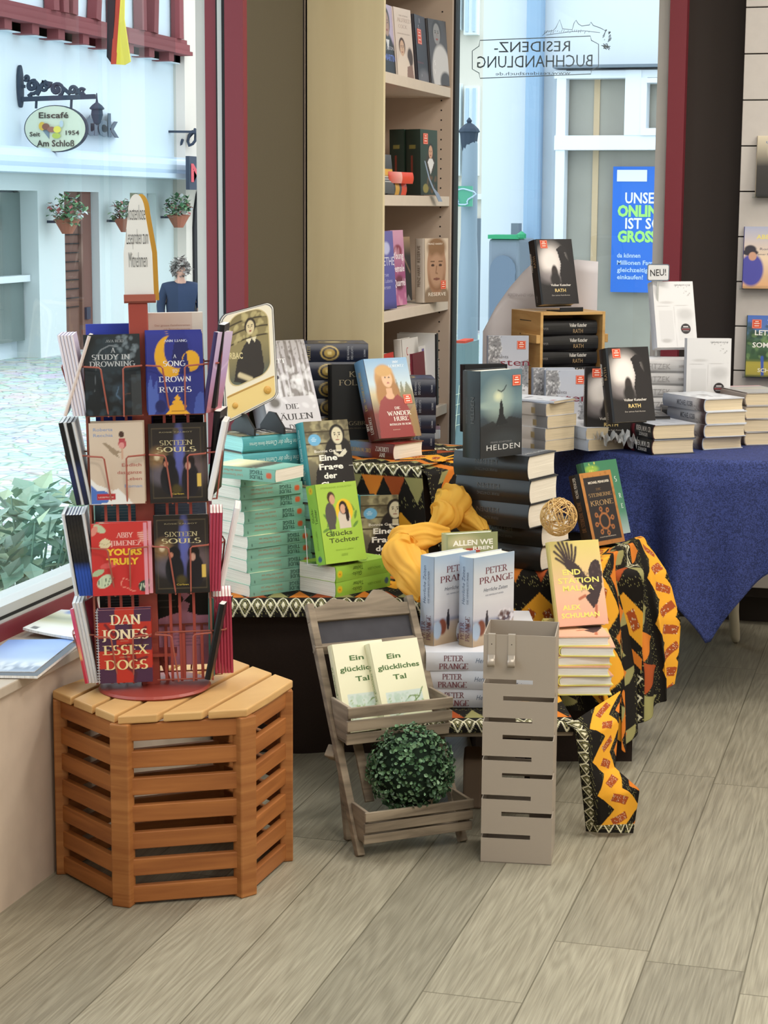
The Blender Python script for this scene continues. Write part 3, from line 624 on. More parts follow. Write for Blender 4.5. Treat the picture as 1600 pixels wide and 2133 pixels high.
skin_fig('trousers', sc_([(0, 0, .86, .16, .13), (.1, 0, .8, .11), (.11, -.06, .48, .085), (.11, .05, .1, .07), (-.1, 0, .8, .11), (-.11, .1, .48, .085), (-.11, .24, .12, .07)]), [(0, 1), (1, 2), (2, 3), (0, 4), (4, 5), (5, 6)], t, 'dark_trousers')
m = MB(); leaf_cluster(m, (0, .0, 1.66 * s), .13 * s, .14 * s, .13 * s, 500, .05, ['A29C96', '8E8882', 'B9B3AC', '77716C'], 5); m.build('hair', t)
# green shrub by the side window
t = thing('shrub', 'pale green feathery shrub growing outside the side window', 'shrub', (-3.1, on_x(55, 1040, -3.1).y, GZ))
q = on_x(55, 1040, -3.1)
m = MB(); leaf_cluster(m, (0, 0, (q.z - GZ) * .55), .34, .8, (q.z - GZ) * .55, 1100, .10, ['8FAE9A', 'A5BFA8', '7C9C88', 'B4C6A6', '9DB5A8'], 8)
r = random.Random(4)
for i in range(60):
    a = r.uniform(0, 6.28); b_ = r.uniform(.05, .5); hh = r.uniform(.4, 1.05) * (q.z - GZ)
    m.tube([(0.05 * math.cos(a), .05 * math.sin(a), 0), (b_ * .5 * math.cos(a), b_ * 1.0 * math.sin(a), hh * .6), (b_ * .8 * math.cos(a), b_ * 1.4 * math.sin(a), hh)], [.008, .006, .003], 'matt_paint', 4, col=lin('7C9C88'))
m.build('foliage', t)

# --- behind the back window
OY = 12.5
def op(x, y, d=0.0): p = on_y(x, y, OY); return Vector((p.x, OY - d, p.z))
def obox(mb, xa, ya, xb, yb, d0, d1, mat):
    xm_, ym_ = (xa + xb) / 2, (max(ya, 0) + min(yb, 700)) / 2; mb.box((op(xa, ym_).x, OY - d1, op(xm_, yb).z), (op(xb, ym_).x, OY - d0, op(xm_, ya).z), mat)
flat('box_wood_pale', 'C9AE8A', .6, .3); flat('blue_render', 'D3D9DF', .85, .2); flat('pipe_blue', '8FA9C4', .5, .3); flat('pvc_white', 'E4EAF2', .45, .4)
t = thing('shop_building', 'pale blue-white building with white framed shop windows opposite the back window', 'building', op(1200, 900))
ti = t.matrix_world.inverted()
m = MB()
zb, xw0, xw1 = GZ, op(1003, 400).x, op(1161, 400).x
m.box((xw0, OY, zb), (xw1, OY + 4, 6), 'blue_render'); m.box((xw1, OY, op(1200, 150).z), (3, OY + 4, 6), 'blue_render'); m.box((xw1, OY + .3, zb), (3, OY + 4, 3), 'olive_pane')
o = m.build('facade', t); o.matrix_parent_inverse = ti
m = MB(); pa, pb_ = op(1098, 400), op(1131, 400); m.box((pa.x, OY - .14, GZ), (pb_.x, OY, 6), 'pipe_blue'); o = m.build('pilaster', t, bevel=.03); o.matrix_parent_inverse = ti
m = MB(); xq = op(1161, 400).x; zq = op(1200, 148).z
for i_, (xa, ya, xb, yb) in enumerate(((1161, 148, 1180, 1300), (1161, 148, 1500, 164), (1161, 283, 1500, 313), (1307, 148, 1340, 283), (1340, 164, 1352, 283), (1340, 268, 1500, 283), (1352, 164, 1500, 174))): obox(m, xa, ya, xb, yb, -.02 - .002 * i_, .1 + .004 * i_, 'pvc_white')
obox(m, 1161, 137, 1500, 143, 0, .16, 'grey_metal')
o = m.build('window_frame', t); o.matrix_parent_inverse = ti
m = MB(); obox(m, 1176, 160, 1312, 288, -.06, -.04, 'shop_glass'); obox(m, 1348, 170, 1500, 272, -.06, -.04, 'shop_glass'); obox(m, 1176, 308, 1500, 1300, -.06, -.04, 'shop_glass'); obox(m, 1231, 160, 1243, 1300, -.04, -.03, 'box_wood_pale'); o = m.build('window_panes', t); o.matrix_parent_inverse = ti
t = thing('poster', 'blue advertising poster with white and green lettering in the opposite shop window', 'poster', op(1272, 608))
m = MB(); a, b = op(1272, 608), op(1392, 347); flat('poster_blue', '2F6FD0', .5, .3); m.box((a.x, OY - .012, a.z), (b.x, OY, b.z), 'poster_blue')
def ot(s, x, yb, hpx, col, wpx, bold=0.02): letters(m, s, op(x, yb, .014), (1, 0, 0), (0, 0, 1), op(x, yb - hpx).z - op(x, yb).z, col, width=op(x + wpx, yb).x - op(x, yb).x, align='l', bold=bold)
ot('UNSER', 1303, 423, 22, 'E8F0FF', 76); ot('ONLINE', 1287, 450, 22, '9FE07A', 98, .05); ot('IST SO', 1303, 476, 22, 'E8F0FF', 76); ot('GROSS', 1287, 503, 22, '9FE07A', 82, .05)
for s_, yb in (('da können', 536), ('Millionen Familien', 551), ('gleichzeitig', 566), ('einkaufen!', 581)): ot(s_, 1286, yb, 9, 'B9D2F5', 5.4 * len(s_))
o = m.build('poster_sheet', t); o.matrix_parent_inverse = t.matrix_world.inverted()
m = MB(); a, b = op(1286, 378), op(1349, 354); m.box((a.x, OY - .016, a.z), (b.x, OY - .012, b.z), 'pvc_white'); o = m.build('white_label', t); o.matrix_parent_inverse = t.matrix_world.inverted()
# far houses at the end of the street
DY = 27.0
def dp(x, y): return on_y(x, y, DY)
t = thing('far_house', 'cream house with white framed windows at the end of the street', 'building', dp(970, 640))
ti = t.matrix_world.inverted(); m = MB(); a, b = dp(880, 640), dp(1030, -200); m.box((a.x, DY, GZ), (b.x, DY + 3, 8), 'cream_render'); m.box((a.x, DY - .1, dp(960, 415).z), (b.x, DY, dp(960, 404).z), 'pale_frame'); o = m.build('facade', t); o.matrix_parent_inverse = ti
for (xa, ya, xb, yb) in ((940, -40, 962, 58), (975, -40, 997, 68), (940, 180, 961, 360), (974, 185, 997, 360)):
    m = MB(); a, b = dp(xa - 4, yb + 6), dp(xb + 4, ya - 5); m.box((a.x, DY - .15, a.z), (b.x, DY, b.z), 'pale_frame'); o = m.build('window', t); o.matrix_parent_inverse = ti
    p2 = MB(); a, b = dp(xa, yb), dp(xb, ya); flat('sky_pane', 'B4C8DA', .2, .5); p2.box((a.x, DY - .18, a.z), ((a.x + b.x) / 2 - .03, DY - .15, b.z), 'sky_pane'); p2.box(((a.x + b.x) / 2 + .03, DY - .18, a.z), (b.x, DY - .15, b.z), 'sky_pane'); p2.build('pane', o)
m = MB(); a, b = dp(984, 700), dp(1008, 455); m.box((a.x, DY - .05, GZ), (b.x + 1, DY, b.z), 'grey_metal'); o = m.build('gateway', t); o.matrix_parent_inverse = ti
# street lamp
LY = 17.0
def lp_(x, y): return on_y(x, y, LY)
t = thing('street_lamp', 'grey street lamp post with lantern top and a green sticker', 'lamp post', (lp_(979, 400).x, LY, GZ)); ti = t.matrix_world.inverted()
cx_ = lp_(978, 400).x; flat('post_grey', '8E9CA8', .6, .35)
m = MB(); m.lathe([(.10, GZ), (.09, .9), (.075, 1.2), (.075, lp_(978, 400).z), (.07, lp_(978, 300).z), (.06, lp_(978, 290).z)], 'post_grey', 14, TR((cx_, LY, 0))); o = m.build('post', t, smooth=True); o.matrix_parent_inverse = ti
m = MB(); z0 = lp_(976, 300).z; z1 = lp_(976, 245).z; h_ = z1 - z0
m.lathe([(.055, -.1), (.075, .05 * h_), (.085, .42 * h_), (.10, .46 * h_), (.085, .58 * h_), (.045, .74 * h_), (.018, .8 * h_), (.026, .88 * h_), (.005, h_)], 'iron', 10, TR((cx_ - .01, LY, z0))); o = m.build('lantern', t); o.matrix_parent_inverse = ti
m = MB(); flat('sticker_green', '58A285', .5, .3); a, b = lp_(953, 430), lp_(993, 388); m.box((a.x, LY - .16, a.z), (b.x, LY - .14, b.z), 'sticker_green')
c = lp_(973, 410); m.tube([(c.x + .09 * math.cos(q) * (1 + .5 * math.sin(3 * q)), LY - .165, c.z + .07 * math.sin(q)) for q in [k * .35 for k in range(18)]], .008, 'sky_pane', 5, True); o = m.build('green_sticker', t); o.matrix_parent_inverse = ti
m = MB(); flat('box_blue', '7E8894', .6, .3); a, b = on_y(1030, 640, 12.0), on_y(1096, 497, 12.0)
t = thing('street_cabinet', 'grey-blue street cabinet with a green strip light on top', 'cabinet', ((a.x + b.x) / 2, 12.0, GZ)); ti = t.matrix_world.inverted()
m.box((a.x, 11.8, GZ), (b.x, 12.3, b.z), 'box_blue'); o = m.build('body', t, bevel=.02); o.matrix_parent_inverse = ti
m = MB(); gm, N, L, b_ = new_mat('green_light', .5); b_.inputs['Base Color'].default_value = (*lin('2E8A62'), 1); b_.inputs['Emission Color'].default_value = (*lin('35E08F'), 1); b_.inputs['Emission Strength'].default_value = .12
m.box((a.x, 11.78, b.z), (b.x, 12.0, b.z + .025), 'green_light'); m.lathe([(.001, 0), (.025, .01), (.03, .03), (.001, .05)], 'green_light', 10, TR((on_y(1087, 495, 11.8).x, 11.79, b.z))); o = m.build('green_lamp', t); o.matrix_parent_inverse = ti
m = MB(); flat('cabinet_door', '6C7A8C', .6, .3); m.prism([(a.x + .03, .2), (b.x - .02, .2), (b.x - .02, b.z - .22)] + [((a.x + b.x) / 2 + (b.x - a.x) * .42 * math.cos(q), b.z - .2 + .1 * math.sin(q)) for q in [math.pi * k / 8 for k in range(9)]], .02, 'cabinet_door', Matrix(((1, 0, 0, 0), (0, 0, 1, 11.77), (0, 1, 0, 0), (0, 0, 0, 1)))); o = m.build('door', t); o.matrix_parent_inverse = ti
m = MB(); a2, b2 = on_y(1071, 497, 12.2), on_y(1087, 465, 12.2); m.box((a2.x, 12.1, a2.z - .1), (b2.x, 12.2, b2.z), 'grey_metal'); o = m.build('vent_post', t); o.matrix_parent_inverse = ti
a, b = on_y(938, 905, 9.0), on_y(969, 716, 9.0)
t = thing('utility_box', 'grey-green utility box with chalk scribbles outside the back window', 'utility box', ((a.x + b.x) / 2, 9.0, GZ)); ti = t.matrix_world.inverted()
m = MB(); flat('utility_green', '6D8487', .6, .3); m.box((a.x - .3, 9.0, GZ), (b.x, 9.3, b.z), 'utility_green')
for k in range(4): m.tube([(b.x - .05, 8.997, b.z - .25 - .05 * k), (b.x - .02 , 8.997, b.z - .24 - .05 * k)], .002, 'sign_cream', 4)
m.tube([(b.x - .045, 8.996, b.z - .45), (b.x - .025, 8.996, b.z - .2)], .002, 'sign_cream', 4); o = m.build('body', t, bevel=.01); o.matrix_parent_inverse = ti
m = MB(); m.box((b.x - .05, 9.02, b.z), (b.x - .005, 9.2, b.z + .012), 'flag_red'); o = m.build('red_cap', t); o.matrix_parent_inverse = ti

# ================================================================== furniture
flat('pine_gap', '2A2019', .9, .1)
wood('honey_pine', '8E562B', 'B07642', (4, 4, 60)); wood('pine_top', 'B98A56', 'D8AF74', (4, 4, 40)); wood('pine_slat', '8C532A', 'AE6F3B', (3, 3, 55))
wood('weathered_wood', '6A5E50', 'A2937F', (5, 5, 40), .8, bump=.3); wood('box_wood', 'B98B4F', 'D3AC70', (5, 5, 30)); wood('birch_board', 'CFC09A', 'D9CBA6', (14, 14, 1.2), .55, bump=.03)
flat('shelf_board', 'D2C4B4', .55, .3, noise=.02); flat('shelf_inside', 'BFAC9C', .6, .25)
flat('rack_red', '9C4238', .4, .5); flat('rack_wire', 'A2584A', .38, .5); flat('chalkboard', '46454A', .85, .2, noise=.12, nscale=18)
flat('taupe_metal', 'A3978A', .5, .4); flat('black_board', '1A1A1C', .5, .4); flat('cream_paint', 'D8D0BC', .5, .4)
flat('dark_cloth', '332A26', .95, .1, noise=.08, nscale=300); flat('brown_carton', '8C7A6C', .8, .2)

# --- half-hexagonal slatted crate that carries the rack
C4 = [on_z(x, y, 0) for x, y in ((107, 1815), (252, 1890), (520, 1868), (608, 1788))]
cc = (C4[0] + C4[1] + C4[2] + C4[3]) / 4
HEX = C4 + [C4[3] + Vector((-.22, .17, 0)), C4[0] + Vector((.06, .24, 0))]
HEX[0].x = max(HEX[0].x, WX + .004); HEX[5].x = max(HEX[5].x, WX + .01)
CT = .412
crate = thing('slatted_crate', 'honey brown six sided slatted wooden crate table under the wire rack', 'crate', (cc.x, cc.y + .15, 0))
off = -Vector(crate.location)
hx = [p + off for p in HEX]; hc = sum(hx, Vector()) / 6
for k in range(6):
    p = hx[k]; q = (hc - p).normalized(); m = MB(); a = math.atan2(q.y, q.x)
    m.box((0, -.021, 0), (.03, .021, CT - .018), 'honey_pine', TR(p) @ Matrix.Rotation(a, 4, 'Z')); m.build('corner_post', crate, bevel=.003)
for k in range(6):
    p, q = hx[k], hx[(k + 1) % 6]; d = (q - p).normalized(); nrm = Vector((-d.y, d.x, 0)); 
    if nrm.dot(hc - p) < 0: nrm = -nrm
    if k in (3, 4, 5): nrm = nrm * 1.0
    for j in range(7):
        z0 = .003 + j * (CT - .018 - .045) / 6.0
        m = MB(); m.beam(p + d * .02 + nrm * .012 + Vector((0, 0, z0 + .021)), q - d * .02 + nrm * .012 + Vector((0, 0, z0 + .021)), .016, .0365, 'pine_slat'); m.build('side_slat', crate, bevel=.002)
# top boards follow the line of the left edge, clipped by the hexagon
def clip(poly, n, c):                                                  # keep points with n.p <= c
    out = []
    for i in range(len(poly)):
        a, b = poly[i], poly[(i + 1) % len(poly)]; da, db = a.dot(n) - c, b.dot(n) - c
        if da <= 0: out.append(a)
        if da * db < 0: out.append(a + (b - a) * (da / (da - db)))
    return out
tdir = (on_z(375, 1405, CT) - on_z(230, 1478, CT)); tdir.z = 0; tdir.normalize()
tn = Vector((tdir.y, -tdir.x, 0))
grow = [hc + (p - hc) * 1.012 for p in hx]
lo, hi = min(p.dot(tn) for p in grow), max(p.dot(tn) for p in grow)
NB = 6; bw = (hi - lo) / NB
for k in range(NB):
    poly = clip(clip(grow, -tn, -(lo + k * bw + .005)), tn, lo + (k + 1) * bw - .005)
    if len(poly) > 2:
        m = MB(); m.prism([(p.x, p.y) for p in poly], .018, 'pine_top', TR((0, 0, CT - .018))); m.build('top_board', crate, bevel=.003)

# --- revolving wire rack
RK = on_z(323, 1432, CT); RYAW = 21.0
RM = TR(RK) @ RZ(RYAW) @ RY(-1.2)
rack = thing('booklet_rack', 'red revolving wire rack of reading samples on the slatted crate', 'rack', RM)
m = MB(); m.lathe([(.001, 0), (.118, 0), (.122, .004), (.118, .009), (.02, .013), (.001, .013)], 'rack_red', 40); m.build('base_disc', rack, smooth=False)
RH = .835
m = MB(); m.box((-.028, -.018, .01), (.012, .022, RH), 'rack_red'); m.build('centre_post', rack, bevel=.002)
m = MB(); m.box((-.05, -.03, .075), (.05, .03, .082), 'rack_red'); m.beam((-.02, -.02, .01), (-.035, -.02, .075), .008, .008, 'rack_red', up=(0, 1, 0)); m.beam((.03, .02, .012), (.01, .02, .075), .008, .008, 'rack_red', up=(0, 1, 0)); m.build('stay_plate', rack)
TZ = [.025, .216, .412, .600]                       # floor of each tier
WR = .0019
def pocket(parent, M, wd, hgt, dep, front=True):
    m = MB(); P = lambda *q: M @ Vector(q)
    a = wd / 2
    m.tube([P(-a, 0, hgt), P(-a, -dep, hgt + .002), P(-a + .03, -dep - .004, hgt), P(-a + .034, -dep - .004, hgt - .004), P(-a + .046, -.02, .0), P(-a + .046, 0, 0)], WR, 'rack_wire', 7)
    m.tube([P(a, 0, hgt), P(a, -dep, hgt + .002), P(a - .034, -dep - .004, hgt), P(a - .038, -dep - .004, hgt - .004), P(a - .040, -.02, .0), P(a - .040, 0, 0)], WR, 'rack_wire', 7)
    m.tube([P(-a, 0, 0), P(a, 0, 0)], WR, 'rack_wire', 6); m.tube([P(-a, 0, hgt), P(a, 0, hgt)], WR, 'rack_wire', 6)
    for x in (-a + .02, 0, a - .02): m.beam(P(x, .002, 0), P(x, .002, hgt), .006, .003, 'rack_red', up=M.to_3x3() @ Vector((0, 1, 0)))
    m.build('wire_pocket', parent)
for z in TZ:
    pocket(rack, TR((-.062, -.034, z)) , .118, .105, .03)
    pocket(rack, TR((.066, -.034, z)), .118, .105, .03)
    pocket(rack, TR((-.062, .04, z)) @ RZ(180), .118, .105, .03); pocket(rack, TR((.066, .04, z)) @ RZ(180), .118, .105, .03)
    pocket(rack, TR((-.123, .0, z)) @ RZ(-90), .075, .105, .045); pocket(rack, TR((.126, .0, z)) @ RZ(90), .075, .105, .03)
for x, y in ((-.122, -.032), (-.122, .038), (.126, -.032), (.126, .038)):
    m = MB(); m.beam((x, y, .02), (x, y, .71), .0045, .0045, 'rack_wire', up=(0, 1, 0)); m.build('corner_rod', rack)
for x in (-.09, -.065, -.04, .04, .06, .09):
    m = MB(); m.beam((x, -.03, .02), (x, -.03, .71), .006, .003, 'rack_red', up=(0, 1, 0)); m.build('back_rod', rack)
# header card holder and card
m = MB(); m.box((-.036, -.022, RH), (.030, .014, RH + .004), 'rack_wire'); m.box((-.036, -.022, RH), (.030, -.020, RH + .018), 'rack_wire'); m.box((-.036, .012, RH), (.030, .014, RH + .016), 'rack_wire'); m.beam((-.006, 0, RH - .012), (-.006, 0, RH), .006, .006, 'rack_wire', up=(0, 1, 0)); m.build('card_holder', rack)
tongue = thing('header_card', 'white tongue-shaped card on top of the wire rack reading kostenlose Leseproben zum Mitnehmen', 'sign', RM @ TR((-.004, -.012, RH + .004)))
def tongue_poly(wb, hh, n=12): return [(-wb, 0), (wb, 0), (wb * .96, hh * .45)] + [(wb * .5 * math.cos(a) * 1.15, hh * .82 + hh * .18 * math.sin(a)) for a in [math.pi * i / n for i in range(n + 1)]] + [(-wb * .96, hh * .45)]
flat('card_white', 'E4E2DF', .6, .3); flat('card_gold', 'C99A3E', .5, .3)
for nm, mt, dx, dy in (('front_card', 'card_white', 0, 0), ('gold_back_card', 'card_gold', .010, .014)):
    m = MB(); m.prism(tongue_poly(.031, .222), .0015, mt, Matrix(((1, 0, 0, dx), (0, .05, -1, dy), (0, 1, .05, 0), (0, 0, 0, 1))))
    if nm == 'front_card':
        for s_, z, wd_ in (('kostenlose', .168, .036), ('Leseproben zum', .118, .045), ('Mitnehmen', .070, .038)): letters(m, s_, (0, -.0022 + z * .05, z), (1, 0, 0), (0, 0, 1), .033, '3A3A3C', width=wd_, bold=-.012)
    m.build(nm, tongue)

# --- bookcase
BX = -1.554; BK0, BK1 = 5.515, 6.37; BT = 2.5
bc = thing('bookcase', 'tall pale birch bookcase standing end-on between the two windows', 'bookcase', ((WX + BX) / 2, 5.94, 0)); bi = bc.matrix_world.inverted()
def bpart(name, m, **k): o = m.build(name, bc, **k); o.matrix_parent_inverse = bi; return o
m = MB(); m.box((WX - .01, BK0, 0), (BX, BK0 + .019, BT), 'birch_board'); bpart('side_panel', m, bevel=.001)
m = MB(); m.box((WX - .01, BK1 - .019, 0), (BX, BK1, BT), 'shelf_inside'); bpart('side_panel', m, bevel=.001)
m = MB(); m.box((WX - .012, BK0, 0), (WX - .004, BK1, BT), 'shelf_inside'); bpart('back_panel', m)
SHZ = [.08, .435, .787, 1.138, 1.484, 1.841, 2.2]
for z in SHZ: 
    m = MB(); m.box((WX, BK0 + .019, z - .032), (BX - .004, BK1 - .019, z), 'shelf_board'); bpart('shelf_board', m, bevel=.001)
m = MB()
for k in range(60):
    z = .2 + k * .032
    m.lathe([(.0028, 0), (.0028, .0006)], 'black_gasket', 8, Matrix(((1, 0, 0, BX - .035), (0, 0, -1, BK1 - .0192), (0, 1, 0, z), (0, 0, 0, 1))))
bpart('peg_holes', m)
m = MB(); m.box((WX, BK1 + .001, 0), (BX + .006, BK1 + .03, BT), 'black_gasket'); bpart('edge_strip', m)

# --- printed african style cotton
PATC = {k: np.array(lin(v)) for k, v in dict(k='1B1815', y='E0A030', r='9C4A24', o='C8742A', g='8F8A5A', w='D8D2B4').items()}
def tri(x): return 2 * np.abs(x - np.floor(x + .5)) * 2 - 1
def cotton(u, v):
    """colour of the print at u along the selvedge and v away from it, in metres"""
    u = np.asarray(u, float) / 1.3; v = np.asarray(v, float) / 1.3; c = np.empty(u.shape + (3,)); c[:] = PATC['k']
    P = .31; b = np.mod(v, P); hsh = np.sin(u * 911.3 + v * 577.7) * 43758.5453; hsh = hsh - np.floor(hsh)
    def put(m, k): c[m] = PATC[k]
    # white line lozenges near the selvedge
    a = np.abs(tri(u / .06)); bb = np.abs((b - .024) / .022); s1 = (b < .048)
    put(s1 & (np.abs(a + bb - .95) < .13), 'w'); put(s1 & (a + bb < .33), 'w'); put(s1 & (np.abs(a + bb - .55) < .06), 'g')
    # hanging pennants
    s2 = (b >= .05) & (b < .105); fx = np.mod(u / .052, 1); wd = .5 * (1 - (b - .05) / .055); ins = s2 & (np.abs(fx - .5) < wd)
    kk = np.mod(np.floor(u / .052), 3); put(ins & (kk == 0), 'g'); put(ins & (kk == 1), 'o'); put(ins & (kk == 2), 'r')
    # yellow zigzag with rust lozenges
    z = tri(u / .085) * .021; q = b + z; s3 = (b >= .105) & (b < .30)
    yel = s3 & (q > .145) & (q < .215); put(yel, 'y')
    loz = s3 & (np.abs(np.mod(u / .0425, 1) - .5) * .0425 / .015 + np.abs(q - .18) / .024 < 1); put(loz, 'r'); put(loz & (hsh > .93), 'w')
    put(s3 & (q >= .238) & (q < .262), 'o'); put(s3 & (q >= .262) & (np.mod(u / .042, 1) < .5) & (q < .285), 'g')
    scr = (np.sin(u * 2600 + np.sin(v * 240) * 3) > .93) & (hsh > .35); put(scr & (c[..., 0] < .02) & (np.mod(v, .05) < .024), 'g')
    return c
def loft(name, rows, uv, parent=None, nu=190, nv=190, fold=None, mat='printed_cotton', col=None, solid=.002, smooth=True):
    """rows: control polylines from the upper to the lower edge; uv((s,t)) gives pattern metres; s runs along a row, t down the rows"""
    R = [np.array([tuple(p) for p in r], float) for r in rows]
    def along(r, n):
        k = len(r); d = np.concatenate([[0], np.cumsum(np.linalg.norm(np.diff(r, axis=0), axis=1))]); d /= d[-1]
        t = np.linspace(0, 1, n); out = np.stack([np.interp(t, d, r[:, i]) for i in range(3)], 1)
        for _ in range(max(2, n // 30)):
            o2 = out.copy(); o2[1:-1] = (out[:-2] + 2 * out[1:-1] + out[2:]) / 4; out = o2
        return out
    A = np.stack([along(r, nu) for r in R]); 
    S = np.stack([along(A[:, i], nv) for i in range(nu)], 1)             # nv x nu x 3
    s, t = np.meshgrid(np.linspace(0, 1, nu), np.linspace(0, 1, nv))
    if fold is not None: S = fold(S, s, t)
    if col is None:
        u, v = uv(s, t); cols = cotton(u, v)
    else: cols = np.empty(S.shape); cols[:] = lin(col)
    m = MB(); m.grid(S.tolist(), mat, cols.tolist())
    return m.build(name, parent, smooth=smooth, solid=solid)

# --- tables: low plinth A, riser C, bench B, riser D, round table E
AZ, CZ, BZ, DZ, EZ = .46, .745, .265, .515, .735
a0, a1 = on_z(455, 1247, AZ), on_z(815, 1228, AZ)
YA = 18.0                                                                # yaw of the low plinth
def frame(p, yaw): return TR(p) @ RZ(yaw)
acorner = on_z(500, 1250, AZ)
MA = frame((acorner.x, acorner.y, 0), YA)
plinth = thing('display_plinth', 'low display table draped in dark brown cloth under the green paperback stack', 'table', MA)
m = MB(); m.box((-.10, .0, AZ - .02), (.52, .62, AZ - .003), 'brown_carton'); m.build('table_top', plinth)
m = MB(); 
P_ = []
for j in range(24):
    z = (AZ - .02) * (1 - j / 23); P_.append([(x, .02 + .18 * (j / 23) + .008 * math.sin(x * 31) * j / 23, z) for x in np.linspace(-.08, .50, 40)])
m.grid(P_, 'dark_cloth'); m.box((-.08, .30, 0), (.50, .32, AZ - .02), 'dark_cloth'); m.build('drape', plinth, smooth=True)
tc1 = loft('table_runner', [[MA @ Vector((-.10 + .62 * i / 8, .4, AZ)) for i in range(9)], [MA @ Vector((-.10 + .62 * i / 8, .0, AZ)) for i in range(9)], [MA @ Vector((-.10 + .62 * i / 8, -.012, AZ - .01)) for i in range(9)], [MA @ Vector((-.10 + .62 * i / 8, -.012, AZ - .042)) for i in range(9)]],
           lambda s, t: (s * .75, .003 + (1 - t) * .40), nu=300, nv=200)
tag(tc1, 'black and cream patterned cloth edge under the tall green paperback stack', 'tablecloth', 'patterned cotton cloths')

ccor = on_z(862, 974, CZ); YC = -9.0
MC = frame((ccor.x, ccor.y, 0), YC)
rc = thing('display_riser', 'box riser under the thick dark blue books and the patterned cloth', 'riser', MC)
m = MB(); m.box((-.36, .012, AZ), (-.012, .56, CZ - .004), 'brown_carton'); m.build('carton', rc)
rows = [[MC @ Vector((x, .5, CZ)) for x in (-.41, -.2, .0, .03)], [MC @ Vector((x, 0.0, CZ)) for x in (-.41, -.2, -.01, .02)], [MC @ Vector((x, -.012, CZ - .012)) for x in (-.41, -.2, -.005, .03)], [MC @ Vector((x, -.03, CZ - .33)) for x in (-.41, -.2, .01, .07)]]
tc2 = loft('riser_cloth', rows, lambda s, t: (s * .46, .42 + t * .0 + (t - .58) * .84), nu=230, nv=230, fold=lambda S, s, t: S + np.stack([np.zeros_like(s), -.012 * np.sin(s * 22) * np.clip(t - .6, 0, 1) * 2.2, np.zeros_like(s)], -1))
tag(tc2, 'orange and black patterned cloth hanging over the riser under the wavy haired woman book', 'tablecloth', 'patterned cotton cloths')
rows = [[MC @ Vector(q) for q in ((.0, .45, CZ + .004), (.0, .2, CZ + .004), (.0, .015, CZ))], [MC @ Vector(q) for q in ((.045, .47, CZ - .02), (.05, .2, CZ - .02), (.04, .0, CZ - .02))], [MC @ Vector(q) for q in ((.10, .42, CZ - .33), (.10, .2, CZ - .33), (.09, -.01, CZ - .33))]]
tc3 = loft('side_cloth', rows, lambda s, t: (t * .38, .105 + s * .3), nu=150, nv=150, fold=lambda S, s, t: S + np.stack([.02 * np.sin(s * 15) * t, np.zeros_like(s), np.zeros_like(s)], -1))
tag(tc3, 'yellow zigzag cloth hanging down the right side of the riser above the scarf', 'tablecloth', 'patterned cotton cloths')

# bench B
YB = 19.0
bcor = on_z(1195, 1503, BZ); MBn = frame((bcor.x, bcor.y, 0), YB)
bench = thing('display_bench', 'low wooden bench carrying the pale blue and the pink novels', 'bench', MBn)
m = MB(); m.box((-.40, .0, BZ - .035), (.0, .34, BZ - .004), 'weathered_wood'); m.build('seat', bench, bevel=.003)
for x in (-.36, -.05):
    m = MB(); m.box((x - .02, .16, 0), (x + .02, .32, BZ - .035), 'dark_cloth'); m.build('leg', bench)
rows = [[MBn @ Vector((x, .33, BZ)) for x in (-.40, -.3, 0.0)], [MBn @ Vector((x, -.002, BZ)) for x in (-.40, -.3, .0)], [MBn @ Vector((x, -.008, BZ - .006)) for x in (-.40, -.3, .0)], [MBn @ Vector((x, -.008, BZ - .022)) for x in (-.40, -.3, .0)]]
tc4 = loft('bench_cloth', rows, lambda s, t: (s * .55, .003 + (1 - t) * .36), nu=200, nv=180)
tag(tc4, 'patterned cotton cloth lying on the low bench under the pale blue novels', 'tablecloth', 'patterned cotton cloths')
def oy(x, y, Y): return on_y(x, y, Y)
zb_ = bcor.y
rows = [[oy(1160, 1500, zb_ - .006), oy(1196, 1502, zb_ - .006), oy(1245, 1470, zb_ + .1), oy(1292, 1440, zb_ + .18)],
        [oy(1198, 1520, zb_ - .02), oy(1214, 1530, zb_ - .02), oy(1258, 1520, zb_ + .03), oy(1288, 1500, zb_ + .1)],
        [oy(1208, 1600, zb_ - .02), oy(1230, 1605, zb_ - .025), oy(1262, 1605, zb_ + .01), oy(1280, 1600, zb_ + .04)],
        [oy(1215, 1660, zb_ - .01), oy(1240, 1662, zb_ - .03), oy(1285, 1655, zb_ - .01), oy(1332, 1645, zb_ + .02)],
        [oy(1222, 1731, zb_ - .0), oy(1250, 1734, zb_ - .03), oy(1290, 1735, zb_ - .02), oy(1318, 1735, zb_ + .02)]]
tc5 = loft('hanging_cloth', rows, lambda s, t: (np.where(t > .94, s * .2, t * .40), np.where(t > .94, (1 - t) * .40 + .003, np.where(s < .22, s * .20, 1.3 * .112 + (s - .22) * .20))), nu=130, nv=240)
tag(tc5, 'long strip of yellow zigzag cloth hanging from the bench end to the floor', 'tablecloth', 'patterned cotton cloths')
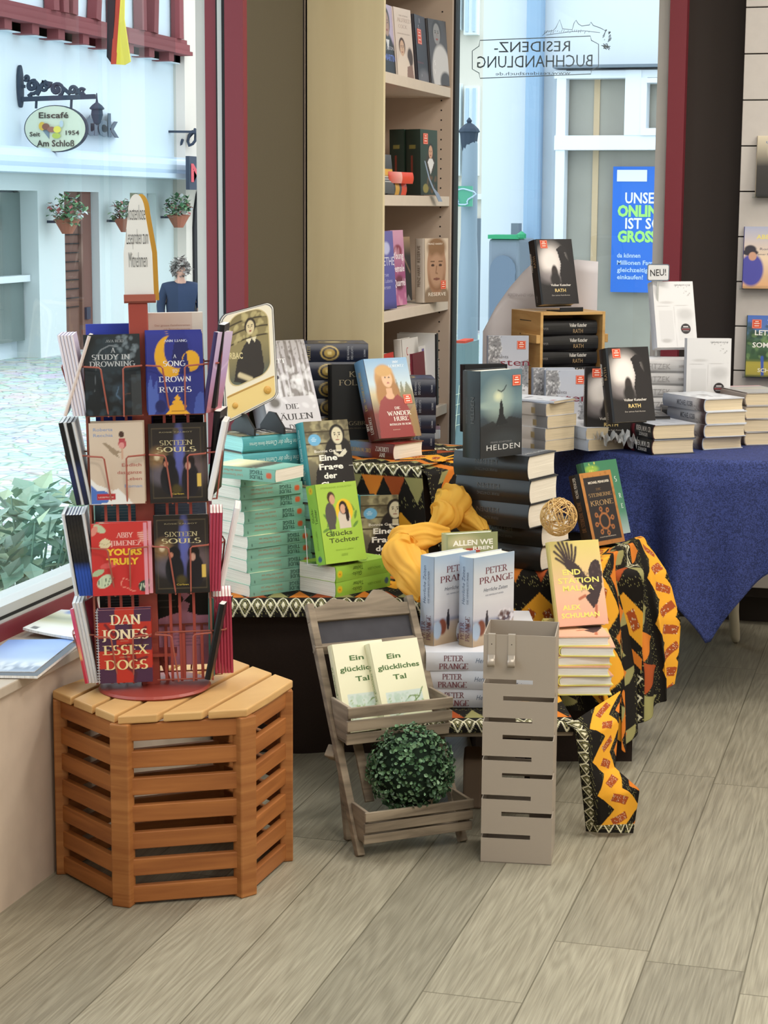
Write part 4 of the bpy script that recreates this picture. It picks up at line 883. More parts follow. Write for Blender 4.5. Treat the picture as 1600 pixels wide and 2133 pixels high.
# riser D
YD = 17.0; dcor = on_z(1125, 1190, DZ); MD = frame((dcor.x, dcor.y, 0), YD)
rd = thing('book_riser', 'cloth covered box riser behind the bench under the black hardcover stack', 'riser', MD)
m = MB(); m.box((-.16, .012, 0), (.255, .42, DZ - .006), 'dark_cloth'); m.build('carton', rd)
rows = [[MD @ Vector((x, .42, DZ)) for x in (-.165, 0, .27)], [MD @ Vector((x, .0, DZ)) for x in (-.165, 0, .27)], [MD @ Vector((x, -.01, DZ - .012)) for x in (-.165, 0, .27)], [MD @ Vector((x, -.012, DZ - .27)) for x in (-.165, 0, .27)]]
tc6 = loft('riser_cloth', rows, lambda s, t: (s * .44, .505 + (t - .6) * .68), nu=220, nv=230)
tag(tc6, 'orange and black patterned cloth over the riser under the black hardcover stack', 'tablecloth', 'patterned cotton cloths')
d = dcor.y
rows = [[oy(1200, 1165, d + .16), oy(1255, 1150, d + .2), oy(1290, 1135, d + .3), oy(1318, 1122, d + .38), oy(1335, 1118, d + .42)],
        [oy(1150, 1195, d - .02), oy(1215, 1190, d - .03), oy(1260, 1165, d + .02), oy(1298, 1142, d + .14), oy(1330, 1124, d + .3), oy(1340, 1120, d + .40)],
        [oy(1160, 1260, d - .02), oy(1215, 1250, d - .035), oy(1265, 1235, d - .02), oy(1302, 1215, d + .10), oy(1340, 1190, d + .24), oy(1388, 1195, d + .34)],
        [oy(1165, 1340, d - .02), oy(1225, 1340, d - .04), oy(1275, 1335, d - .03), oy(1312, 1300, d + .08), oy(1350, 1290, d + .2), oy(1414, 1295, d + .30)],
        [oy(1170, 1420, d - .02), oy(1245, 1430, d - .04), oy(1285, 1440, d - .05), oy(1318, 1400, d + .06), oy(1370, 1400, d + .16), oy(1408, 1370, d + .28)],
        [oy(1175, 1470, d - .02), oy(1262, 1500, d - .03), oy(1298, 1570, d - .06), oy(1325, 1515, d + .04), oy(1378, 1465, d + .14), oy(1396, 1424, d + .26)]]
tc7 = loft('draped_cloth', rows, lambda s, t: (t * .46, .10 + s * .58), nu=280, nv=260, fold=lambda S, s, t: S + np.stack([.010 * np.sin(s * 40) * t, -.022 * np.sin(s * 30 + 1) * np.clip(t * 1.6, 0, 1), np.zeros_like(s)], -1))
tag(tc7, 'orange and black patterned cloth falling in deep folds at the right end of the riser', 'tablecloth', 'patterned cotton cloths')
# round table E with blue cloth
EC = Vector((-.60, 6.02, 0)); ER = .50
tb = thing('round_table', 'round table with white curved legs under the dark blue cloth', 'table', EC)
m = MB(); m.lathe([(.001, EZ - .03), (ER - .01, EZ - .03), (ER - .006, EZ - .006), (.001, EZ - .006)], 'cream_paint', 48); m.build('table_top', tb)
lg = on_z(1553, 1316, 0) - EC; lr = .40; la = math.atan2(lg.y, lg.x)
for k in range(3):
    a = la + k * 2 * math.pi / 3; m = MB(); dx, dy = math.cos(a), math.sin(a)
    pr = [(lr - .09, EZ - .03, .034), (lr - .02, EZ - .1, .034), (lr - .03, EZ - .25, .026), (lr - .05, .3, .019), (lr - .045, .12, .017), (lr - .015, .035, .018), (lr + .012, .012, .014), (lr + .02, .008, .008)]
    m.tube([(dx * r_, dy * r_, z_) for r_, z_, _ in pr], [q[2] for q in pr], 'cream_paint', 10); m.build('leg', tb, smooth=True)
flat('blue_velvet', '35427E', .9, .15); 
bm_, N, L, b = new_mat('blue_damask', .75, .25)
tcn = N.new('ShaderNodeTexCoord'); vo = N.new('ShaderNodeTexNoise'); vo.inputs['Scale'].default_value = 120; vo.inputs['Distortion'].default_value = 2.5; L.new(tcn.outputs['Object'], vo.inputs['Vector'])
rp = N.new('ShaderNodeValToRGB'); rp.color_ramp.elements[0].position = .45; rp.color_ramp.elements[1].position = .55; rp.color_ramp.elements[0].color = (*lin('262F58'), 1); rp.color_ramp.elements[1].color = (*lin('3A4680'), 1)
L.new(vo.outputs[0], rp.inputs[0]); L.new(rp.outputs[0], b.inputs['Base Color'])
m = MB(); NT = 220; ta = math.radians(-86); half = .735; rowsP = []
def ring(t):
    row = []
    for i in range(NT + 1):
        th = 2 * math.pi * i / NT; q = (th - ta + math.pi / 4) % (math.pi / 2) - math.pi / 4
        L_ = half / math.cos(abs(math.pi / 4 - abs(q)) ) if True else 0
        drop = max(.12, L_ - ER)
        if t <= 1: r_, z_ = ER * t, EZ
        else:
            s_ = t - 1; f = math.sin(th * 11 + .6) * .6 + math.sin(th * 19 + 2) * .4
            r_ = ER + .012 * min(1, s_ * 8) + s_ * (.062 * f + .02); z_ = EZ - .006 * min(1, s_ * 10) - s_ * drop
        row.append((r_ * math.cos(th), r_ * math.sin(th), z_))
    return row
for t in [0.02, .5, .9, .97, 1.0] + [1 + k / 40 for k in range(1, 41)]: rowsP.append(ring(t))
m.grid(rowsP, 'blue_damask'); o = m.build('blue_tablecloth', smooth=True, solid=.002); o.location = EC; tag(o, 'dark blue damask cloth hanging over the round table in a point', 'tablecloth')

# --- umbrella stand: tall taupe metal box cut by staggered slits
p0, p1 = on_z(1001, 1795, 0), on_z(1153, 1803, 0); UY = math.degrees(math.atan2(p1.y - p0.y, p1.x - p0.x)); UW = .158; UD = .155; UH = .522
MU = frame(p0, UY)
us = thing('umbrella_stand', 'tall taupe metal umbrella stand with staggered slits at the right front', 'umbrella stand', MU)
m = MB(); T = .0022
cuts_l = [on_y(1003, y, p0.y).z for y in (1423, 1503, 1583, 1664, 1745)]; cuts_r = [on_y(1158, y, p1.y).z for y in (1464, 1545, 1625, 1706)]
sl = .0105
def wall(a, b, axis):                                                     # wall along x at y, or along y at x, made of bands between the slits
    (q0, q1, fix) = a; 
    for z0, z1, s0, s1 in b:
        if axis == 'x': m.box((s0, fix, z0), (s1, fix + T, z1), 'taupe_metal')
        else: m.box((fix, s0, z0), (fix + T, s1, z1), 'taupe_metal')
def bands(lo_, hi_, cl, cr, kl, kr):
    zs_ = sorted([(z, 'l') for z in cl] + [(z, 'r') for z in cr]); z = 0; out = []
    for c, k in zs_:
        out.append((z, c, lo_, hi_)); out.append((c, c + sl, kl, hi_) if k == 'l' else (c, c + sl, lo_, kr)); z = c + sl
    out.append((z, UH, lo_, hi_)); return out
wall((0, UW, 0), bands(0, UW, cuts_l, cuts_r, UW * .695, UW * .285), 'x'); wall((0, UW, UD - T), bands(0, UW, cuts_l, cuts_r, UW * .62, UW * .4), 'x')
wall((0, UD, 0), [(z0, z1, a_, b_) for z0, z1, a_, b_ in bands(T, UD - T, cuts_l, [], UD * .35, UD)], 'y'); wall((0, UD, UW - T), [(z0, z1, a_, b_) for z0, z1, a_, b_ in bands(T, UD - T, cuts_r, [], UD * .35, UD)], 'y')
m.box((0, 0, 0), (UW, UD, T), 'taupe_metal'); m.build('body', us)
flat('hook_metal', 'B9AEA2', .3, .5, .3)
for x in (.018, .062):
    h = thing('hook', 'satin metal hook hung over the rim of the umbrella stand, ' + ('left of the two' if x < .05 else 'right of the two'), 'hook', MU @ TR((x, 0, UH)), 'hooks on the umbrella stand')
    m = MB(); m.box((-.008, -.0022, -.055), (.008, -.0008, .001), 'hook_metal'); m.box((-.008, -.0022, .0005), (.008, .006, .002), 'hook_metal'); m.build('strap', h, bevel=.0004)
    m = MB(); pr = [(-.002, -.045), (-.005, -.064), (-.014, -.070), (-.02, -.062), (-.02, -.050)]
    m.grid([[(xx, y, z + (0 if abs(xx) < .006 else -.003) * (1 if k == 4 else 0)) for xx in (-.008, -.005, 0, .005, .008)] for k, (y, z) in enumerate(pr)], 'hook_metal'); m.build('hook_lip', h, smooth=True, solid=.0014)
    m = MB(); m.lathe([(.0012, 0), (.0012, .0004)], 'black_gasket', 8, Matrix(((1, 0, 0, 0), (0, 0, -1, -.0022), (0, 1, 0, -.021), (0, 0, 0, 1)))); m.build('screw', h)

# --- weathered ladder stand with chalkboard and two troughs
f0 = on_z(742, 1785, 0); f1 = on_z(972, 1752, 0)
SYW = math.degrees(math.atan2(f1.y - f0.y, f1.x - f0.x)); SW = (f1 - f0).length
MS = frame(f0, SYW)
ls = thing('chalkboard_stand', 'weathered wooden ladder stand with chalkboard and two slatted troughs', 'display stand', MS)
dY = math.cos(math.radians(SYW))
SHT = .52; SLOPE = .31                                                    # height and backward run of the rails
def sl_pt(x, s, dz=0, dy=0): return (x, SLOPE * s + dy, SHT * s + dz)
def rail(x, w_=.022):
    m = MB(); m.beam(sl_pt(x, 0), sl_pt(x, 1), .018, w_, 'weathered_wood', up=(0, -1, .2)); m.build('side_rail', ls, bevel=.002)
rail(.01); rail(SW - .01)
m = MB(); prof = [(0, -.02)] + [(SW * a_, b_) for a_, b_ in ((0, .026), (.18, .030), (.27, .055), (.40, .060), (.44, .048), (.46, .048), (.50, .05))]
prof = [(0, 0), (SW, 0), (SW, .028), (SW * .86, .032), (SW * .80, .05), (SW * .72, .066), (SW * .64, .068), (SW * .58, .052), (SW * .54, .040), (SW * .40, .042), (SW * .34, .050), (SW * .24, .054), (SW * .16, .040), (0, .028)]
tilt = math.atan2(SLOPE, SHT)
MT = TR(sl_pt(0, .925)) @ Matrix.Rotation(-tilt, 4, 'X') @ Matrix(((1, 0, 0, 0), (0, 0, -1, .008), (0, 1, 0, 0), (0, 0, 0, 1)))
m.prism(prof, .016, 'weathered_wood', MT); m.build('top_rail', ls, bevel=.002)
m = MB(); m.beam(sl_pt(0, .815), sl_pt(SW, .815), .016, .022, 'weathered_wood', up=(0, -.25, 1)); m.build('lower_rail', ls, bevel=.002)
m = MB(); M_ = TR(sl_pt(0, .82)) @ Matrix.Rotation(-tilt, 4, 'X'); m.box((.014, .002, 0), (SW - .014, .008, .078), 'chalkboard', M_); m.build('chalkboard', ls)
m = MB(); m.beam((.06, SLOPE * .2, SHT * .2), (.06, SLOPE * .46, SHT * .46), .022, .008, 'weathered_wood', up=(0, -1, .2)); m.build('back_slat', ls, bevel=.001)
for x in (.03, SW - .03):
    m = MB(); m.beam((x, SLOPE * .62, SHT * .6), (x, .115, 0), .016, .018, 'weathered_wood', up=(0, 1, .3)); m.build('rear_leg', ls, bevel=.002)
m = MB(); m.beam((.0, SLOPE * .42 + .02, SHT * .40), (.02, SLOPE * .42 + .03, SHT * .37), .03, .03, 'weathered_wood'); m.build('hinge_block', ls, bevel=.003)
def trough(s0, hgt, dep, xa, xb):
    y0, z0 = SLOPE * s0, SHT * s0
    for nm, y, zz in (('front_slat', -dep, 0.0), ('front_slat', -dep - .004, hgt * .36), ('front_slat', -dep - .008, hgt * .72)):
        m = MB(); m.box((xa, y0 + y - .004, z0 + zz), (xb, y0 + y + .004, z0 + zz + hgt * .28), 'weathered_wood'); m.build(nm, ls, bevel=.0015)
    for x in (xa + .004, xb - .012):
        m = MB(); m.prism([(y0 - dep + .004, z0), (y0 + .0, z0 + .0), (y0 + .025, z0 + hgt), (y0 - dep - .004, z0 + hgt)], .008, 'weathered_wood', Matrix(((0, 0, 1, x), (1, 0, 0, 0), (0, 1, 0, 0), (0, 0, 0, 1)))); m.build('trough_end', ls, bevel=.0015)
    m = MB(); m.box((xa + .004, y0 - dep, z0), (xb - .004, y0, z0 + .006), 'weathered_wood'); m.build('trough_floor', ls)
    m = MB(); m.box((xa + .004, y0 + .006, z0 + hgt * .2), (xb - .004, y0 + .012, z0 + hgt * .6), 'weathered_wood'); m.build('trough_back', ls)
trough(.465, .088, .075, .004, SW - .010); trough(.075, .075, .055, .004, SW - .004)
# boxwood ball in the lower trough
bc_ = on_y(855, 1600, (MS @ Vector((SW / 2, SLOPE * .1 - .0, 0))).y)
ball = thing('topiary_ball', 'round artificial boxwood ball resting in the lower wooden trough', 'plant', bc_)
BR = .098
m = MB(); m.lathe([(.001, -BR * .82)] + [(BR * .86 * math.sin(a), -BR * .86 * math.cos(a)) for a in [.25 + k * .27 for k in range(10)]] + [(.001, BR * .84)], 'foliage_core', 18) if not flat('foliage_core', '1E2A20', .9, .1) is None else None
m.build('core', ball)
m = MB(); r = random.Random(11)
for i in range(1500):
    z = r.uniform(-1, 1); a = r.uniform(0, 6.283); q = Vector((math.sqrt(1 - z * z) * math.cos(a), math.sqrt(1 - z * z) * math.sin(a), z))
    rad = BR * r.uniform(.84, 1.03); M = TR(q * rad) @ q.to_track_quat('Z', 'Y').to_matrix().to_4x4() @ Matrix.Rotation(r.uniform(0, 6.28), 4, 'Z') @ Matrix.Rotation(r.uniform(.1, .9), 4, 'X')
    s_ = r.uniform(.0075, .0125); c = lin(['3E5E40', '4F7350', '6B8F68', '2F4A34', '587C58', '7FA07C', '38553C'][r.randrange(7)])
    m.add([M @ Vector(k) for k in ((0, 0, 0), (s_ * .42, s_ * .45, .002), (s_ * .34, s_ * .85, .001), (0, s_ * 1.1, 0), (-s_ * .34, s_ * .85, .001), (-s_ * .42, s_ * .45, .002), (0, s_ * .5, -.0015))], [(0, 1, 6), (1, 2, 6), (2, 3, 6), (3, 4, 6), (4, 5, 6), (5, 0, 6)], 'leaf_gloss' if 'leaf_gloss' in MATS else inked('leaf_gloss', .4, .45), c)
lv = m.build('leaves', ball); lv['kind'] = 'stuff'
# grey carton behind the plant
q = on_z(952, 1700, 0); t = thing('carton', 'grey-brown carton on the floor behind the boxwood ball', 'box', TR((q.x, q.y + .06, 0)) @ RZ(12))
m = MB(); m.box((0, 0, 0), (.045, .12, .125), 'brown_carton'); m.build('body', t, bevel=.006)

# --- yellow organza scarf
om, N, L, b = new_mat('organza', .55, .25); b.inputs['Base Color'].default_value = (*lin('FAC654'), 1)
tl = N.new('ShaderNodeBsdfTranslucent'); tl.inputs[0].default_value = (*lin('F8BC40'), 1); mxs = N.new('ShaderNodeMixShader'); mxs.inputs[0].default_value = .35
L.new(b.outputs[0], mxs.inputs[1]); L.new(tl.outputs[0], mxs.inputs[2]); L.new(mxs.outputs[0], N['Material Output'].inputs[0])
def scarf(path, rad, n=26, seed=1):
    k = 90; P = np.array([tuple(p) for p in path], float); d = np.linspace(0, len(P) - 1, k); pts = np.stack([np.interp(d, range(len(P)), P[:, i]) for i in range(3)], 1)
    for _ in range(8): pts[1:-1] = (pts[:-2] + 2 * pts[1:-1] + pts[2:]) / 4
    rr = np.interp(d, range(len(P)), rad); r = np.random.RandomState(seed); ph = r.rand(8) * 6.28; rows = []
    for i in range(k):
        t_ = pts[min(i + 1, k - 1)] - pts[max(i - 1, 0)]; t_ /= np.linalg.norm(t_); a_ = np.cross(t_, (.2, .9, .3)); a_ /= np.linalg.norm(a_); b_ = np.cross(t_, a_); row = []
        for j in range(n * 3 + 1):
            th = 2 * math.pi * j / (n * 3); cr = 1 + .13 * math.sin(3 * th + ph[0] + i * .035) + .07 * math.sin(7 * th + ph[1] + .6 * math.sin(i * .11)) + .12 * math.sin(i * .21 + ph[2] + th) + .025 * math.sin(15 * th + 2 * math.sin(i * .17))
            row.append(tuple(pts[i] + (a_ * math.cos(th) + b_ * math.sin(th)) * rr[i] * cr))
        rows.append(row)
    return rows
sc1 = [on_y(905, 1100, 4.70), on_y(930, 1075, 4.72), on_y(945, 1045, 4.78), on_y(958, 1050, 4.80), on_y(985, 1085, 4.78), on_y(1010, 1110, 4.74)]
sc2 = [on_y(935, 1110, 4.66), on_y(890, 1115, 4.62), on_y(845, 1130, 4.60), on_y(838, 1160, 4.56), on_y(862, 1200, 4.50), on_y(885, 1245, 4.46)]
sc_t = thing('yellow_scarf', 'bunched translucent golden yellow scarf between the stacks of books', 'scarf', on_y(880, 1180, 4.6)); ti = sc_t.matrix_world.inverted()
for i, (pth, rd_) in enumerate(((sc1, [.02, .040, .046, .042, .034, .012]), (sc2, [.014, .030, .042, .050, .044, .02]))):
    m = MB(); m.grid(scarf(pth, rd_, seed=i + 2), 'organza'); o = m.build('bunched_fold', sc_t, smooth=True); o.matrix_parent_inverse = ti

# --- rattan ball
q = on_y(1160, 1084, 4.74); rb = thing('rattan_ball', 'pale woven rattan ball lying on the glossy black hardcovers', 'decoration', q)
flat('rattan', 'CDA86C', .5, .4); r = random.Random(5)
for i in range(26):
    m = MB(); ax = Vector((r.gauss(0, 1), r.gauss(0, 1), r.gauss(0, 1))).normalized(); e1 = ax.orthogonal().normalized(); e2 = ax.cross(e1); R_ = .047 * r.uniform(.9, 1.02); w1 = r.uniform(0, .25)
    m.tube([(e1 * math.cos(a) + e2 * math.sin(a) + ax * w1 * math.sin(2 * a + i)).normalized() * R_ for a in [2 * math.pi * k / 36 for k in range(36)]], .0013, 'rattan', 5, True); m.build('cane_hoop', rb, smooth=True)

# ================================================================== books
def book_outline(D):
    t, w_ = D['t'], D['w']; b = t * (.10 if D['hard'] else .03); n = 7 if D['hard'] else 3
    c = .0025 if D['hard'] else .0006
    out = [(w_, 0), (.004 if D['hard'] else .0015, 0)] + [(-b * math.sin(math.pi * i / n), t * i / n) for i in range(n + 1)][1:-1] + [(.004 if D['hard'] else .0015, t), (w_, t)]
    inn = [(w_, c), (c + .003, c)] + [(c - b * math.sin(math.pi * i / n), c + (t - 2 * c) * i / n) for i in range(n + 1)][1:-1] + [(c + .003, t - c), (w_, t - c)]
    return out, inn, b
def spine_x(D, y): return -(D['t'] * (.10 if D['hard'] else .03)) * math.sin(math.pi * min(max(y / D['t'], 0), 1))
def build_design(D):
    w_, h, t, mat = D['w'], D['h'], D['t'], D.get('mat', 'printed_card')
    out, inn, b = book_outline(D); k = len(out)
    fc, sc, bc_ = [lin(c) for c in D['cols']]
    m = MB()
    for i in range(k - 1):
        col = fc if i == 0 else bc_ if i == k - 2 else sc
        P = [(*out[i], 0), (*out[i + 1], 0), (*out[i + 1], h), (*out[i], h), (*inn[i], 0), (*inn[i + 1], 0), (*inn[i + 1], h), (*inn[i], h)]
        m.add(P, [(0, 1, 2, 3), (5, 4, 7, 6), (3, 2, 6, 7), (1, 0, 4, 5)] + ([(0, 3, 7, 4)] if i == 0 else []) + ([(2, 1, 5, 6)] if i == k - 2 else []), mat, col)
    if D.get('front'):
        p = Pic(w_, h, D.get('px', .0021)); D['front'](p); p.put(m, (0.0006, 0, 0), (1, 0, 0), (0, 0, 1), w_ - .0008, h, mat)
    for q in D.get('ft', ()):
        s, u, v, hh, col = q[:5]; o = q[5] if len(q) > 5 else {}
        letters(m, s, (u * w_, -.0003, v * h), (1, 0, 0), (0, 0, 1), hh * h, col, mat, width=o.get('w') and o['w'] * w_, align=o.get('a', 'c'), bold=o.get('b', 0), italic=o.get('i', 0), roman=o.get('r', 0), spacing=o.get('s', 1.0), rise=.0004)
    if D.get('spine'):
        p = Pic(t, h, .003); D['spine'](p); p.nx = p.nx
        n0 = len(m.v); p.put(m, (0, t, 0), (0, -1, 0), (0, 0, 1), t, h, mat)
        for i in range(n0, len(m.v)): x, y, z = m.v[i]; m.v[i] = (spine_x(D, y) - .0003 + x, y, z)
    for q in D.get('st', ()):                                             # text, along 0..1, across 0..1, cap height in t, colour, direction, options
        s, al, ac, hh, col, dr = q[:6]; o = q[6] if len(q) > 6 else {}
        x = spine_x(D, t / 2) - .0008; y = t * ac
        ux, uy = {'up': ((0, 0, 1), (0, 1, 0)), 'down': ((0, 0, -1), (0, -1, 0)), 'flat': ((0, -1, 0), (0, 0, 1))}[dr]
        off = hh * t / 2
        O = Vector((x, y, al * h)) - Vector(uy) * off
        letters(m, s, O, ux, uy, hh * t, col, mat, width=o.get('w') and o['w'] * (h if dr != 'flat' else t), align=o.get('a', 'c'), bold=o.get('b', 0), italic=o.get('i', 0), roman=o.get('r', 0), spacing=o.get('s', 1.0))
    if D.get('back'):
        p = Pic(w_, h, .0026); D['back'](p); p.put(m, (w_ - .0002, t, 0), (-1, 0, 0), (0, 0, 1), w_ - .0008, h, mat)
    parts = [('cover', m.mesh('cover'))]
    c = .0026 if D['hard'] else .0007; ov = .003 if D['hard'] else .0004
    m = MB(); x0 = c + .0008; pm = D.get('pages', 'white_pages')
    if D['hard']: poly = [(x0, c), (w_ - ov, c), (w_ - ov - .002, t * .3), (w_ - ov - .0028, t / 2), (w_ - ov - .002, t * .7), (w_ - ov, t - c), (x0, t - c), (x0 - b * .8, t / 2)]
    else: poly = [(x0, c), (w_ - ov, c), (w_ - ov, t - c), (x0, t - c)]
    m.prism(poly, h - 2 * ov, pm, TR((0, 0, ov))); parts.append(('page_block', m.mesh('page_block')))
    for (u, v, sz) in D.get('stk', ()):
        m = MB(); s = sz; x, z = u * w_, v * h
        m.box((x - s / 2, -.0012, z - s * .48), (x + s / 2, -.0006, z + s * .48), 'printed_card', None, lin('D8502F'))
        for kx, kz, lw in ((.25, .34, .5), (.05, .8, .8), (-.2, .7, .7)): m.box((x - s * .36 * lw - .0 , -.0016, z + kx * s - .0014), (x + s * .36 * lw, -.0012, z + kx * s + .0014), 'printed_card', None, lin('F3DDCF'))
        for a_, b_, c_, d_ in ((-.45, -.43, .45, -.40), (-.45, .40, .45, .43), (-.45, -.43, -.42, .43), (.42, -.43, .45, .43)): m.box((x + a_ * s, -.0015, z + b_ * s), (x + c_ * s, -.0012, z + d_ * s), 'printed_card', None, lin('F0C4B2'))
        parts.append(('sticker', m.mesh('sticker')))
    if D.get('round'):
        u, v, rr = D['round']; m = MB(); x, z = u * w_, v * h
        def disc(r_, d, col): m.add([(x + r_ * math.cos(a), -d, z + r_ * math.sin(a)) for a in [2 * math.pi * i / 22 for i in range(22)]], [tuple(range(22))], 'printed_card', lin(col))
        disc(rr, .0008, '5A565A'); disc(rr * .9, .0010, '2C2829')
        for z0, z1, hw, cc_ in ((.28, .50, .5, 'C9C5C8'), (.1, .16, .75, 'A7A3A5'), (-.25, .02, .8, '7E3B40'), (-.45, -.38, .6, 'B9B5B8')): m.add([(x - hw * rr, -.0013, z + z0 * rr), (x + hw * rr, -.0013, z + z0 * rr), (x + hw * rr, -.0013, z + z1 * rr), (x - hw * rr, -.0013, z + z1 * rr)], [(0, 1, 2, 3)], 'printed_card', lin(cc_))
        parts.append(('round_sticker', m.mesh('round_sticker')))
    if D.get('spiral'):
        m = MB()
        for i in range(int(h / .006)): m.tube([(.001 + .0035 * math.cos(a), t / 2 + (t / 2 + .0025) * math.sin(a), .004 + i * .006) for a in [2 * math.pi * j / 8 for j in range(8)]], .0006, 'printed_card', 4, True, lin('C8C8CC'))
        parts.append(('spiral_binding', m.mesh('spiral_binding')))
    D['parts'] = parts
DES = {}
def design(key, w_, h, t, hard, cols, **k): DES[key] = dict(w=w_, h=h, t=t, hard=hard, cols=cols, **k)
def put_book(key, label, cat, M, group=None, name=None):
    D = DES[key]
    if 'parts' not in D: build_design(D)
    r = bpy.data.objects.new(name or ('hardcover_book' if D['hard'] else 'booklet' if D['t'] < .01 else 'paperback_book'), None); SC.collection.objects.link(r); r.empty_display_size = .02
    r.matrix_world = M; tag(r, label, cat, group)
    cv = None
    for nm, me in D['parts']:
        o = bpy.data.objects.new(nm, me); SC.collection.objects.link(o); o.parent = r if nm in ('cover', 'page_block') else cv
        if nm == 'cover': cv = o
    return r
def stand(key, px, z, yaw, lean, label, cat='book', group=None, dY=None, roll=0, scale=None):
    """cover's lower spine-side corner seen at px, on a support of height z"""
    t = DES[key]['t']; zz = z + t * math.sin(math.radians(lean))
    p = on_z(px[0], px[1], zz) if dY is None else on_y(px[0], px[1], dY)
    M = TR(p) @ RZ(yaw) @ RX(-lean) @ RY(roll)
    if scale: M = M @ Matrix.Diagonal((scale, scale, scale, 1))
    return put_book(key, label, cat, M, group)
def lay_M(key, left, z, yaw, up):
    D = DES[key]; S = Vector((math.cos(math.radians(yaw)), math.sin(math.radians(yaw)), 0)); A = Vector((-S.y, S.x, 0))
    if up: O = Vector((left.x, left.y, z + D['t'])) + S * D['h']; X, Y, Z = A, Vector((0, 0, -1)), -S
    else: O = Vector((left.x, left.y, z)); X, Y, Z = A, Vector((0, 0, 1)), S
    return Matrix(((X.x, Y.x, Z.x, O.x), (X.y, Y.y, Z.y, O.y), (X.z, Y.z, Z.z, O.z), (0, 0, 0, 1)))
def pile(key, px, z, yaw, corner, n, label, group, up=True, jit=.004, yj=2.0, seed=1, dY=None, cat='book', drift=(0, 0)):
    """n books lying flat; their near spine end (corner 'L' or 'R') is at px on height z; label gets the level in the pile"""
    D = DES[key]; r = random.Random(seed); p0 = on_z(px[0], px[1], z) if dY is None else on_y(px[0], px[1], dY)
    for i in range(n):
        y = yaw + (r.uniform(-yj, yj) if i else 0); S = Vector((math.cos(math.radians(y)), math.sin(math.radians(y)), 0))
        p = Vector(p0) + Vector((r.uniform(-jit, jit) + drift[0] * i, r.uniform(-jit, jit) + drift[1] * i, 0))
        if corner == 'R': p = p - S * D['h']
        put_book(key, label % level(i, n) if '%' in label else label, cat, lay_M(key, p, z + i * D['t'] * 1.005, y, up), group)
    return z + n * D['t'] * 1.005
HB = dict(b=.02)
# ---- reading samples in the rack
def f_study(p): p.grad([(0, '15181A'), (.5, '1E2429'), (1, '23292D')]).speck('3A4A55', 40, .05, 2, a=.35).ell(.45, .72, .33, .22, '2C3A42', .5, a=.6).line([(.18, .62), (.22, .72), (.3, .81), (.45, .86), (.6, .85)], .012, '8A9096', .8).speck('7C8890', 26, .035, 4, (.55, .68, .95, .98), .55).line([(.2, .58), (.17, .3)], .006, '6E747A', .7).ell(.62, .3, .12, .1, '3A4956', .6, a=.6).line([(.6, .35), (.55, .25), (.62, .2)], .012, '57708A', .8).line([(.7, .35), (.66, .25), (.8, .27)], .01, '5A4038', .8).rect(.82, 0, 1, .5, '5F6264', .25)
design('study', .117, .170, .008, False, ('1A1D20', '16181A', '1A1D20'), front=f_study, pages='bright_pages', ft=[('AVA REID', .55, .9, .032, '9A9FA3', dict(w=.32, r=.16)), ('A', .52, .775, .06, 'C2C4C6', dict(r=.16)), ('STUDY IN', .48, .69, .062, 'C2C4C6', dict(w=.68, r=.16)), ('DROWNING', .50, .605, .062, 'B9BBBD', dict(w=.82, r=.16))])
def f_song(p): p.grad([(0, '2B3578'), (.5, '2D3382'), (1, '343A8E')]).ell(.42, .72, .28, .26, 'E0A72E', .04).ell(.56, .80, .25, .23, '2F3586', .04).poly([(.42, .62), (.5, .9), (.62, .95), (.72, .9), (.8, .62)], '23265E').ell(.78, .66, .16, .13, 'E0A72E', .04).poly([(.55, .5), (.7, .8), (.76, .5)], '262A68').poly([(.3, .0), (.34, .03), (.38, .06), (.36, .1), (.44, .12), (.42, .16), (.48, .17), (.47, .2), (.52, .25), (.57, .2), (.56, .17), (.62, .16), (.6, .12), (.68, .1), (.66, .06), (.7, .03), (.74, 0)], 'E4A733').rect(.4, .03, .64, .04, 'A8702A').rect(.42, .09, .62, .1, 'A8702A').rect(.45, .14, .59, .15, 'A8702A').poly([(0, .35), (.06, .5), (.1, .3), (.16, .45), (.2, .1), (.1, 0), (0, 0)], '5468B4', .8).poly([(.8, 0), (.85, .2), (.93, .28), (1, .25), (1, 0)], '4A5CA8', .8).ell(.22, .1, .1, .08, '22265C', .2)
TT = dict(r=.15)
design('song', .118, .168, .008, False, ('343A8E', '2D3382', '2D3382'), front=f_song, pages='bright_pages', ft=[('ANN LIANG', .52, .90, .03, 'D6D8EE', dict(w=.42, r=.16)), ('A', .50, .70, .045, 'E4E4EE', TT), ('SONG', .49, .60, .065, 'E4E4EE', dict(w=.4, r=.15)), ('TO', .49, .515, .042, 'E4E4EE', TT), ('DROWN', .49, .405, .066, 'E4E4EE', dict(w=.58, r=.15)), ('RIVERS', .49, .275, .066, 'E4E4EE', dict(w=.58, r=.15))])
def f_endl(p): p.grad([(0, 'CDB8A4'), (1, 'D2BFAC')]).poly([(0, .32), (.1, .25), (.3, .2), (.42, .17), (.5, .19), (.7, .06), (.78, 0), (0, 0)], 'E6E2DE').poly([(0, .24), (.12, .17), (.3, .16), (.34, .1), (.3, .02), (0, 0)], '4E6FB8').ell(.6, .855, .05, .04, '4A342C').rect(.55, .74, .67, .81, 'A8393E').ell(.61, .74, .075, .06, 'B24A50').ell(.6, .72, .05, .04, 'D8938E').line([(.6, .68), (.6, .56)], .02, 'C69A82').poly([(.24, .75), (.3, .76), (.46, .68), (.5, .66), (.6, .64), (.5, .62), (.56, .56), (.42, .62), (.34, .68)], '8F7A62', .85).rect(.1, .06, .46, .125, 'B5343A')
